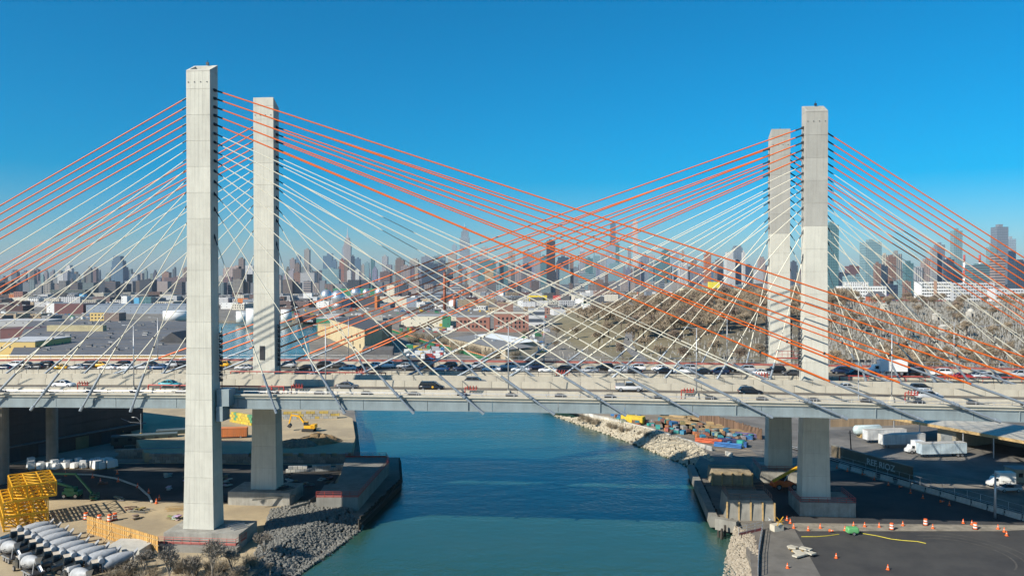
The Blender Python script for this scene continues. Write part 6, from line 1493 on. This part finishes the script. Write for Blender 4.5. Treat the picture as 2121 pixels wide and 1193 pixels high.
def debris():
    p = at_z(1655, 1150, GZ); o = empty('debris_heap', (p.x, p.y, GZ + .05), 0, 'broken white concrete slabs on the worn apron', 'debris'); r = random.Random(2)
    for k in range(14): MB().cbox((r.uniform(-2, 2.4), r.uniform(-2, 3), .25 + r.uniform(0, .4)), (r.uniform(.6, 2.2), r.uniform(.4, 1.4), .25), r.uniform(0, 3)).obj('slab', M_CONC_L if k % 4 else M_WOOD, o)
debris()
# jersey barriers, chain link fence, graffiti wall, tracks
jm = MB().prism([(-.3, 0), (.3, 0), (.3, .15), (.12, .35), (.08, .95), (-.08, .95), (-.12, .35), (-.3, .15)], 0, 3.5).mesh('jersey_barrier', M_OBJW)
R90 = Matrix.Rotation(rad(90), 4, 'X'); 
jm.transform(Matrix(((0, 0, 1, 0), (1, 0, 0, 0), (0, 1, 0, 0), (0, 0, 0, 1))))
jp = [Vector((*gz(x, y), 0)) for x, y in ((1738, 968), (1790, 983), (1860, 1002), (1950, 1028), (2120, 1078), (2200, 1104))]
JO = ORD + ['eleventh', 'twelfth', 'thirteenth', 'fourteenth', 'fifteenth', 'sixteenth', 'seventeenth', 'eighteenth', 'nineteenth', 'twentieth']; jn = 0
for a, b in zip(jp, jp[1:]):
    d = b - a; n = max(1, int(d.length / 3.7)); ang = math.atan2(d.y, d.x)
    for i in range(n):
        q = a + d * (i / n); o = inst('jersey_barrier', jm, None, (q.x, q.y, GZ + .05), ang, color=(.5, .49, .45), scale=(1, 1.2, 1.25)); tag(o, f'{JO[jn % 20]} concrete jersey barrier along the rail tracks, counted from the grey tower leg', 'barrier', 'jersey barriers along the lot'); jn += 1
def link_fence():
    o = empty('chain_link_fence', jp[0] + Vector((1.5, 2.5, GZ)), 0, 'grey chain link fence behind the jersey barriers', 'fence'); off = Vector((1.5, 2.5, 0))
    for a, b in zip(jp, jp[1:]):
        d = b - a; n = max(1, int(d.length / 3))
        for i in range(n + 1): q = a + d * (i / n) - jp[0]; MB().tube(q, q + Vector((0, 0, 2.4)), .05, n=5).obj('post', M_GALV, o)
        for z in (.1, 1.2, 2.4): MB().tube(a - jp[0] + Vector((0, 0, z)), b - jp[0] + Vector((0, 0, z)), .03, n=4).obj('rail', M_GALV, o)
link_fence()
wa, wb = Vector((*gz(1722, 944), 0)), Vector((*gz(1888, 992), 0)); d = wb - wa; wang = math.atan2(d.y, d.x); WL_ = d.length
o = empty('graffiti_wall', (wa.x, wa.y, GZ), wang, 'dark retaining wall with pale graffiti lettering', 'wall')
MB().box(0, WL_, 0, .5, 0, 3.0).obj('wall_panel', M_OBJW, o, color=(.13, .105, .07)); MB().box(-.1, WL_ + .1, -.08, .58, 3.0, 3.2).obj('coping', M_CONC_D, o)
tc = bpy.data.curves.new('graffiti', 'FONT'); tc.body = 'REF RIOZ'; tc.size = 2.3; tc.extrude = .01; tc.offset = .03
to = bpy.data.objects.new('graffiti_text', tc); COL.objects.link(to); bpy.context.view_layer.update()
gm = bpy.data.meshes.new_from_object(to.evaluated_get(bpy.context.evaluated_depsgraph_get())); bpy.data.objects.remove(to); gm.materials.clear(); gm.materials.append(mat('graffiti_paint', (.55, .57, .55), .7, var=.3, scale=1.5))
inst('graffiti_lettering', gm, o, (WL_ * .47, -.03, .6), rot=(rad(90), 0, 0))
tr = empty('railway_track', (wa.x, wa.y, GZ), wang, 'railway track running between the fence and the graffiti wall', 'track')
sl = MB().box(-.12, .12, -1.3, 1.3, .03, .2).mesh('sleeper', M_WETWOOD)
for i in range(110): inst('sleeper', sl, tr, (-14 + i * .75, -3.2, 0))
for y in (-3.95, -2.45): MB().box(-14, 68, y - .05, y + .05, .2, .36).obj('rail', M_GALV, tr)
# trailers, tank, shed
def trailer(name, label, px, py, L, rz, col, z=GZ):
    p = at_z(px, py, z); o = empty(name, (p.x, p.y, z + .04), rz, label, 'trailer')
    MB().box(-L / 2, L / 2, -1.28, 1.28, 1.1, 4.0).obj('box', M_OBJW, o, color=col); MB().box(-L / 2 - .03, L / 2 + .03, -1.31, 1.31, 4.0, 4.08).obj('roof', M_OBJW, o, color=(.55, .52, .46))
    mb = MB()
    for k in range(int(L / 1.2)): mb.box(-L / 2 + .5 + k * 1.2, -L / 2 + .56 + k * 1.2, -1.31, 1.31, 1.15, 3.95)
    mb.obj('side_posts', M_OBJW, o, color=tuple(v * .85 for v in col)); MB().box(-L / 2, L / 2, -.5, .5, .85, 1.1).obj('frame', M_BLACK, o); add_wheels(o, (L / 2 - 1.2, L / 2 - 2.5), 1.0, .5, WT); MB().bar((-L / 2 + 2, -.8, 1.0), (-L / 2 + 2, -.8, .1), .15).bar((-L / 2 + 2, .8, 1.0), (-L / 2 + 2, .8, .1), .15).obj('landing_leg', M_BLACK, o)
trailer('semi_trailer', 'white semi trailer parked in sun beside the open shed', 1868, 926, 13.6, rad(9), (.74, .73, .69)); trailer('semi_trailer', 'white semi trailer half hidden behind the sunlit one', 1832, 916, 13.0, rad(9), (.70, .71, .70)); trailer('semi_trailer', 'pale blue semi trailer in the shade below the shed', 1950, 946, 13.6, rad(7), (.52, .62, .68))
box_o = box_truck(Vector((*gz(1893, 938), GZ + .04)), rad(189), 'white tractor cab coupled to the pale blue trailer', 5.0, 'tractor_unit')
def htank():
    p = at_z(1797, 905, GZ); o = empty('horizontal_tank', (p.x, p.y, GZ), rad(10), 'pale blue horizontal storage tank with rounded ends', 'tank'); R = Matrix.Rotation(rad(90), 3, 'Y')
    MB().lathe([(.3, -4.8), (1.1, -4.5), (1.5, -4.0), (1.5, 4.0), (1.1, 4.5), (.3, 4.8)], 18, (0, 0, 2.4), R).obj('shell', M_OBJ, o, True, color=(.52, .62, .62)); MB().box(-3, -2.2, -1.2, 1.2, 0, 1.3).box(2.2, 3, -1.2, 1.2, 0, 1.3).obj('saddle', M_WOOD, o)
htank()
def shed():
    p = at_z(1900, 915, GZ); o = empty('open_shed', (129.4, 245, GZ), rad(-64), 'long open sided shed with pale ribbed roof beside the parked trailers', 'shed')
    me = MB().box(0, 2.95, -6, 16, 6.2, 6.45).mesh('roof_sheet', M_OBJW)
    for i in range(18): k = random.uniform(.9, 1.08); q = inst('roof_sheet', me, o, (-10 + i * 3, 0, .04 * (i % 2)), color=(.52 * k, .48 * k, .40 * k))
    MB().box(-10.1, 44.1, -6.2, -6.02, 5.7, 6.5).obj('fascia', M_WOOD, o); MB().box(4, 44, 15, 15.4, 0, 6.19).obj('back_wall', M_OBJW, o, color=(.3, .26, .2)); MB().box(4, 10, -3, 15, 0, 6.19).obj('office_bay', M_OBJW, o, color=(.42, .38, .30)); MB().box(5.2, 8.8, -3.08, -3.01, .05, 3.8).obj('roller_door', M_OBJW, o, color=(.25, .27, .28))
    for x in (-9, 0, 14, 23, 32, 41): MB().bar((x, -5.6, 0), (x, -5.6, 6.19), .25).obj('post', M_GALV, o)
shed()
fn = empty('board_fence', (*gz(1722, 884), GZ), 0, 'brown wooden board fence at the back of the truck yard', 'fence'); bm_ = MB().box(-.28, .28, -.04, .04, 0, 2.6).mesh('board', M_OBJW)
for i in range(90): k = random.uniform(.75, 1.15); inst('board', bm_, fn, (i * .6, i * .08, 0), color=(.30 * k, .22 * k, .14 * k))
p = Vector((*gz(2072, 1008), GZ)); box_truck(p + Vector((0, 0, .05)), rad(178), 'white box van parked by the fence at the yard corner', 6.0, 'box_van'); p = Vector((*gz(2090, 1018), GZ)); pickup(p + Vector((0, 0, .05)), rad(182), 'white grey utility pickup beside the white box van')
p = at_z(2110, 1000, GZ); o = empty('site_hut', p, 0, 'small tan hut behind the white van', 'hut'); MB().box(-1, 5, 0, 4, 0, 3.2).obj('wall', M_OBJW, o, color=(.42, .37, .28)); MB().box(-1.2, 5.2, -.2, 4.2, 3.2, 3.4).obj('roof', M_OBJW, o, color=(.3, .3, .3)); MB().box(0, 1, -.06, -.005, 1.4, 2.4).obj('window', M_GLASS, o)
p = at_z(2061, 1073, GZ); o = empty('utility_pole', p, 0, 'tall grey steel pole by the jersey barriers', 'pole'); MB().tube((0, 0, 0), (0, 0, 9.6), .28, .18, 10).obj('shaft', M_GALV, o, True); MB().bar((-.6, 0, 9.2), (.6, 0, 9.2), .12).obj('cross_arm', M_GALV, o)
p = at_z(1764, 953, GZ); o = empty('utility_pole', p, 0, 'leaning dark wooden pole in front of the graffiti wall', 'pole'); MB().tube((0, 0, 0), (-.5, 0, 8.2), .2, .15, 8).obj('shaft', M_WETWOOD, o); MB().bar((-1.0, 0, 7.6), (.2, 0, 7.6), .12).obj('cross_arm', M_WETWOOD, o)
# fallen barricade, chain link at the tip and a gull
p = at_z(1610, 1098, GZ); o = empty('barricade', (p.x, p.y, GZ), .4, 'yellow folding barricade leaning on a concrete block', 'barricade'); MB().box(-1.3, 1.0, -.7, .7, 0, 1.3).obj('block', M_CONC_L, o); MB().bar((-.9, -.9, 1.3), (.7, -.9, 2.9), .12).bar((.7, -.9, 1.3), (-.9, -.9, 2.9), .12).bar((-.9, -.9, 2.0), (.7, -.9, 2.0), .12).obj('lattice', M_YEL, o)
net_fence('tip_fence', 'thin grey wire fence round the tip of the lot', [Vector((*gz(1530, 1110), GZ)), Vector((*gz(1580, 1098), GZ)), Vector((*gz(1572, 1150), GZ)), Vector((*gz(1570, 1195), GZ))], GZ, 1.8, M_GALV, 'fence', 2.2)
def gull():
    p = at_y(1595, 1076, 138); o = empty('gull', p, rad(25), 'white gull gliding past the old caisson', 'bird')
    loft([(-.3, .02, -.02, .02), (-.2, .06, -.05, .05), (.05, .085, -.07, .08), (.2, .06, -.03, .08), (.3, .035, .01, .07), (.36, .01, .03, .045)]).obj('body', M_WHITE, o, True)
    for s in (-1, 1): MB().add([(.1, s * .06, .04), (-.1, s * .06, .04), (.12, s * .38, .24), (-.08, s * .38, .24), (-.14, s * .72, .2)], [(0, 1, 3, 2), (2, 3, 4), (2, 3, 1, 0), (4, 3, 2)]).obj('wing', M_WHITE, o)
    MB().add([(-.28, -.02, 0), (-.28, .02, 0), (-.46, .09, 0), (-.46, -.09, 0)], [(0, 1, 2, 3), (3, 2, 1, 0)]).obj('tail', M_WHITE, o); MB().tube((.35, 0, .04), (.42, 0, .02), .015, .004, 5).obj('beak', M_YEL, o)
gull()
# dusty tyre arcs on the asphalt
M_DUST = mat('tyre_dust', (.105, .10, .092), .95, var=.4, scale=.8, world=True)
for k, (off) in enumerate((0, 1.7, 3.6)):
    L, R_ = [], []
    for i in range(25):
        t = i / 24; a = rad(100 - 150 * t); c = Vector((*gz(1985, 1150), 0)); r_ = 8.5 + off
        for S_, q in ((L, r_), (R_, r_ + .28)): S_.append((c.x + q * math.cos(a), c.y + q * 1.1 * math.sin(a), GZ + .042 + .004 * k))
    me = bpy.data.meshes.new('tyre_mark'); me.from_pydata(L + R_, [], [(i, 25 + i, 26 + i, i + 1) for i in range(24)]); me.update(); me.materials.append(M_DUST)
    tag(inst('tyre_mark', me), kind='structure')
# ------------------------------------------------------------------ bare trees
M_BARK = mat('winter_bark', (.13, .095, .07), .95, var=.25, scale=1.5)
M_TWIG = mat('winter_twigs', (.35, .275, .19), .95, var=.2, scale=.4)
M_TWIGR = mat('reddish_winter_twigs', (.27, .20, .15), .95, var=.25, scale=.6)
M_TWIGP = mat('pale_winter_twigs', (.32, .26, .18), .95, var=.25, scale=.8)
def bare_tree(seed, h, spread, levels=4, nb=4, twigs=5, rt=.3, tw=.05, trunk_frac=.28):
    r = random.Random(seed); trunk = MB(); crown = MB()
    def grow(p, d, L, rad_, lev):
        e = p + d * L; (trunk if lev < 2 else crown).tube(p, e, rad_, rad_ * .62, 5 if lev < 2 else 3, caps=False)
        if lev >= levels:
            for _ in range(twigs):
                q = p.lerp(e, r.uniform(.2, 1)); dd = (d + Vector((r.gauss(0, .7), r.gauss(0, .7), r.gauss(.15, .5)))).normalized(); f = q + dd * L * r.uniform(.4, .9)
                crown.tube(q, f, tw, tw * .4, 3, caps=False)
            return
        for k in range(nb if lev else nb + 1):
            a = r.uniform(0, 6.28); t = r.uniform(.18, .5) if lev < 2 else r.uniform(.3, .75); o_ = d.orthogonal().normalized(); o_.rotate(Matrix.Rotation(a, 3, d))
            dd = (d * (1 - t * .55) + o_ * t * spread + Vector((0, 0, .12))).normalized()
            grow(p.lerp(e, r.uniform(.72, 1)), dd, L * r.uniform(.58, .82), rad_ * .55, lev + 1)
    grow(Vector((0, 0, -.4)), Vector((r.gauss(0, .04), r.gauss(0, .04), 1)).normalized(), h * trunk_frac, rt, 0)
    return trunk.mesh('trunk', M_BARK), crown
TP = []
for i in range(6):
    t, c = bare_tree(100 + i, 14, 1.3, 4, 4, 7, .32, .085); m = (M_TWIG, M_TWIG, M_TWIG, M_TWIGR, M_TWIG, M_TWIGR)[i]
    TP.append((t, c.mesh('crown', m), 'reddish' if m is M_TWIGR else 'brown'))
rt_ = random.Random(5)
def plant_tree(x, y, s, k, label, group):
    t, c, w_ = TP[k]; o = empty('bare_tree', (x, y, H(x, y)), rt_.uniform(0, 6.28), label, 'tree', group); o.scale = (s, s, s * rt_.uniform(.85, 1.1))
    inst('trunk', t, o); inst('crown', c, o)
# wooded crest of the cemetery
n = 0
for i in range(420):
    px = rt_.uniform(1210, 1670); Y = rt_.uniform(560, 900); x = at_y(px, 600, Y).x
    if px < 1300 and Y < 640 + (1300 - px) * 1.5: continue
    k = rt_.randrange(6); plant_tree(x, Y, rt_.uniform(1.3, 1.8), k, f'bare {TP[k][2]} tree in the dense winter wood on the hill crest', f'{TP[k][2]} trees of the winter wood'); n += 1
    if n >= 120: break
LOWT = []
for i in range(4):
    t, c = bare_tree(150 + i, 13, 1.45, 3, 4, 14, .26, .085); LOWT.append(c)
wood = MB()
for i in range(260):
    px = rt_.uniform(1200, 1680); Y = rt_.uniform(570, 930)
    if px < 1300 and Y < 640 + (1300 - px) * 1.5: continue
    x = at_y(px, 600, Y).x; z = H(x, Y); s = rt_.uniform(1.3, 1.8); R = Matrix.Rotation(rt_.uniform(0, 6.28), 3, 'Z'); c = LOWT[i % 4]
    wood.add([R @ (Vector(v) * s) + Vector((x, Y, z)) for v in c.v], c.f)
tag(wood.obj('winter_wood', M_TWIG), 'dense grey brown mass of bare trees covering the hill crest', 'wood', kind='stuff')
for i in range(110):
    px = rt_.uniform(1690, 2140); Y = rt_.choice([rt_.uniform(700, 860), rt_.uniform(430, 700), rt_.uniform(380, 450)]); k = rt_.randrange(6); plant_tree(at_y(px, 600, Y).x, Y, rt_.uniform(.7, 1.3), k, f'bare {TP[k][2]} tree standing among the gravestones of the right slope', f'{TP[k][2]} trees among the graves')
for px, Y, s in ((1722, 740, 1.2), (1735, 760, 1.2), (1752, 770, 1.1), (1770, 760, 1.0), (1740, 800, 1.2), (1725, 700, 1.0), (1760, 800, 1.1)): plant_tree(at_y(px, 600, Y).x, Y, s * 1.4, 0, 'bare brown tree in the clump left of the gabled brick house', 'clump by the brick house')
for px, Y, s in ((1240, 560, .9), (1262, 590, 1.0), (1190, 640, .7), (1152, 660, .8), (1150, 560, .5), (1290, 480, .7), (1330, 500, .8), (1370, 470, .7), (1420, 450, .7), (1480, 460, .8), (1530, 440, .75), (1575, 450, .7), (1396, 520, .9), (1450, 520, .8), (1345, 610, 1.0), (1068, 560, .6), (1062, 600, .5), (1085, 640, .6)):
    plant_tree(at_y(px, 600, Y).x, Y, s * 1.5, rt_.randrange(6), 'bare tree standing singly on the open grass slope or street edge', 'single trees of the open slope')
# scrub along the far bank below the mills and along the tracks
SC = []
for i in range(3):
    mb = MB(); r = random.Random(300 + i)
    for k in range(70):
        a = r.uniform(0, 6.28); d = Vector((math.cos(a) * r.uniform(.2, 1), math.sin(a) * r.uniform(.2, 1), r.uniform(.7, 1.6))).normalized(); p = Vector((r.gauss(0, .4), r.gauss(0, .4), 0)); L = r.uniform(1.2, 2.6); e = p + d * L; mb.tube(p, e, .05, .02, 3, False)
        for q in range(3): g = p.lerp(e, r.uniform(.4, 1)); mb.tube(g, g + (d + Vector((r.gauss(0, .6), r.gauss(0, .6), r.gauss(0, .4)))).normalized() * L * .4, .025, .01, 3, False)
    SC.append(mb.mesh('stems', M_TWIGP))
def shrub(x, y, z, s, label, grp): o = empty('bare_shrub', (x, y, z), rt_.uniform(0, 6), label, 'shrub', grp); inst('stems', SC[rt_.randrange(3)], o, scale=s)
for i in range(60):
    t = rt_.random(); a = at_z(820, 700, GZ).lerp(at_z(1010, 752, GZ), t); shrub(a.x + rt_.uniform(-4, 22), a.y + rt_.uniform(2, 40), GZ, rt_.uniform(1.2, 2.6), 'straw coloured bare shrub behind the green hoarding', 'shrubs behind the hoarding')
for i in range(45):
    px = rt_.uniform(1190, 1440); t = (px - 1190) / 250; p = at_z(px, 861 + 62 * t + rt_.uniform(-2, 5), GZ); shrub(p.x, p.y, GZ - .6, rt_.uniform(.4, .8), 'dry weed tuft on top of the rubble bank', 'weeds on the rubble bank')
# foreground bare trees and brush on the near left bank
M_FG = mat('pale_grey_bark', (.27, .235, .19), .95, var=.3, scale=2)
FG = []
for i in range(4):
    t, c = bare_tree(500 + i, (9, 8, 6, 5)[i], 1.1, 4, 4, 3, .16, .042, .24); t.materials.clear(); t.materials.append(M_FG); FG.append((t, c.mesh('crown', M_FG)))
for px, py, k, s, l in ((440, 1205, 0, 1.3, 'bare grey tree in front of the first pale tower'), (350, 1205, 1, 1.25, 'bare grey tree left of the first tower footing'), (548, 1150, 2, 1.35, 'slender bare tree at the top of the riprap'), (500, 1200, 3, 1.0, 'low bare tree by the concrete ledge'), (560, 1185, 3, .8, 'small bare tree leaning over the riprap'), (300, 1190, 2, 1.3, 'bare many-stemmed tree between the trucks and the tower'), (400, 1200, 2, 1.3, 'bare thin tree rising before the bunker'), (480, 1190, 1, 1.0, 'bare tree beside the footing corner'), (265, 1195, 3, 1.0, 'bare bush tree beside the last mixer truck')):
    p = at_z(px, py, GZ); o = empty('foreground_tree', (p.x, p.y, GZ - .3), rt_.uniform(0, 6), l, 'tree'); o.scale = (s,) * 3; inst('trunk', FG[k][0], o); inst('crown', FG[k][1], o)
for i in range(38):
    px, py = rt_.uniform(205, 520), rt_.uniform(1165, 1225)
    if px < 300: py = rt_.uniform(1158, 1225)
    p = at_z(px, py, GZ); shrub(p.x, p.y, GZ - .1, rt_.uniform(.55, 1.15), 'pale dry brush on the near bank below the first pale tower', 'near bank brush')
# ------------------------------------------------------------------ gravestones
M_GRAVE = objmat('gravestone', .85, 0, .2, 1.0)
GM = {'upright gravestone': MB().box(-.45, .45, -.3, .3, 0, .3).box(-.36, .36, -.14, .14, .3, 1.3, (-.3, .3, -.13, .13)).box(-.24, .24, -.12, .12, 1.3, 1.45).mesh('gravestone', M_GRAVE),
      'obelisk monument': MB().box(-.7, .7, -.7, .7, 0, .7).box(-.5, .5, -.5, .5, .7, 1.2).box(-.34, .34, -.34, .34, 1.2, 4.6, (-.2, .2, -.2, .2)).box(-.2, .2, -.2, .2, 4.6, 5.0, (-.02, .02, -.02, .02)).mesh('gravestone', M_GRAVE),
      'stone cross': MB().box(-.6, .6, -.5, .5, 0, .9).box(-.2, .2, -.18, .18, .9, 3.4).box(-.75, .75, -.17, .17, 2.3, 2.7).mesh('gravestone', M_GRAVE),
      'pedestal monument': MB().box(-.8, .8, -.7, .7, 0, .6).box(-.6, .6, -.5, .5, .6, 2.2).box(-.75, .75, -.65, .65, 2.2, 2.45).lathe([(.3, 2.45), (.24, 2.9), (.3, 3.3), (.1, 3.7)], 8).mesh('gravestone', M_GRAVE)}
gk = list(GM); cntg = {k: 0 for k in gk}; extra = MB(); rg = random.Random(9); cand = []
for i in range(9500):
    px = rg.uniform(1130, 2160) if i < 4200 else rg.uniform(1690, 2160); Y = 345 + 520 * rg.random() ** 1.3; x = at_y(px, 600, Y).x
    if px < 1660 and Y > 600: continue
    if px < 1350 and rg.random() < .55: continue
    if 1560 < px < 1600: pass
    # rows
    row = round(Y / 5.5) * 5.5 + rg.uniform(-.5, .5)
    cand.append((row, x, px))
cand.sort()
for Y, x, px in cand:
    k = rg.choices(gk, (55, 20, 10, 15) if px > 1660 else (70, 8, 12, 10))[0]; s = rg.uniform(.55, .95) * (1.0 if k == 'upright gravestone' else .85); c = rg.choice([(.42, .40, .36), (.33, .32, .30), (.52, .50, .45), (.25, .24, .23), (.38, .33, .28)]); z = H(x, Y) - .1; rz = rg.uniform(-.5, .3)
    if cntg[k] < 290:
        o = inst('gravestone' if k == 'upright gravestone' else k.replace(' ', '_'), GM[k], None, (x, Y, z), rz, scale=s, color=c); cntg[k] += 1
        tag(o, f'weathered {k} on the cemetery slope facing the bridges', 'gravestone', f'{k} rows on the near slope')
    else:
        R = Matrix.Rotation(rz, 3, 'Z'); me = GM[k]; extra.add([R @ (v.co * s) + Vector((x, Y, z)) for v in me.vertices], [tuple(f.vertices) for f in me.polygons])
q = extra.obj('distant_gravestones', M_GRAVE, None, color=(.33, .315, .285)); tag(q, 'countless small pale gravestones covering the upper cemetery slope', 'gravestones', kind='stuff')
for px, py, Y, l in ((1775, 655, 640, 'left of the winding cemetery path'), (1945, 660, 620, 'with a small columned porch'), (1960, 668, 560, 'in front of the porched one'), (2015, 660, 640, 'with a domed roof'), (2005, 672, 580, 'below the domed one'), (1835, 650, 700, 'among the obelisks'), (1985, 670, 555, 'at the bend of the cemetery path'), (2070, 655, 680, 'high on the right slope')):
    x = at_y(px, 600, Y).x; z = H(x, Y); o = empty('mausoleum', (x, Y, z), 0, 'small grey stone mausoleum ' + l, 'mausoleum'); c = (.5, .47, .41)
    MB().box(-2.6, 2.6, 0, 5.5, -.5, 4.2).obj('wall', M_GRAVE, o, color=c); MB().box(-.7, .7, -.07, -.005, 0, 2.6).obj('door', M_BLACK, o)
    if 'domed' in l and 'below' not in l: MB().lathe([(2.5, 4.2), (2.3, 5.2), (1.6, 6.2), (.4, 6.8)], 16, (0, 2.7, 0)).obj('dome', M_GRAVE, o, color=c)
    else: MB().add([(-2.9, -.6, 4.2), (2.9, -.6, 4.2), (0, -.6, 5.8), (-2.9, 5.8, 4.2), (2.9, 5.8, 4.2), (0, 5.8, 5.8)], [(0, 1, 2), (5, 4, 3), (1, 4, 5, 2), (3, 0, 2, 5), (0, 3, 4, 1)]).obj('roof', M_GRAVE, o, color=c)
    for s in (-1, 1): MB().tube((s * 1.4, -.35, 0), (s * 1.4, -.35, 4.2), .22, n=8).obj('column', M_GRAVE, o, color=c)
# ------------------------------------------------------------------ haze
hz = MB().box(-15900, 15900, -60, 15700, -4.0, 470.0).mesh('haze')
hm = bpy.data.materials.new('air_haze'); hm.use_nodes = True; ht = hm.node_tree; ht.nodes.clear()
pv = ht.nodes.new('ShaderNodeVolumePrincipled'); setin(pv, Density=3.0e-5, Color=(.68, .80, .94, 1), Anisotropy=.1); ho = ht.nodes.new('ShaderNodeOutputMaterial'); ht.links.new(pv.outputs[0], ho.inputs['Volume'])
hz.materials.append(hm); tag(inst('haze', hz), 'pale blue air haze over the whole city', None, None, 'stuff')
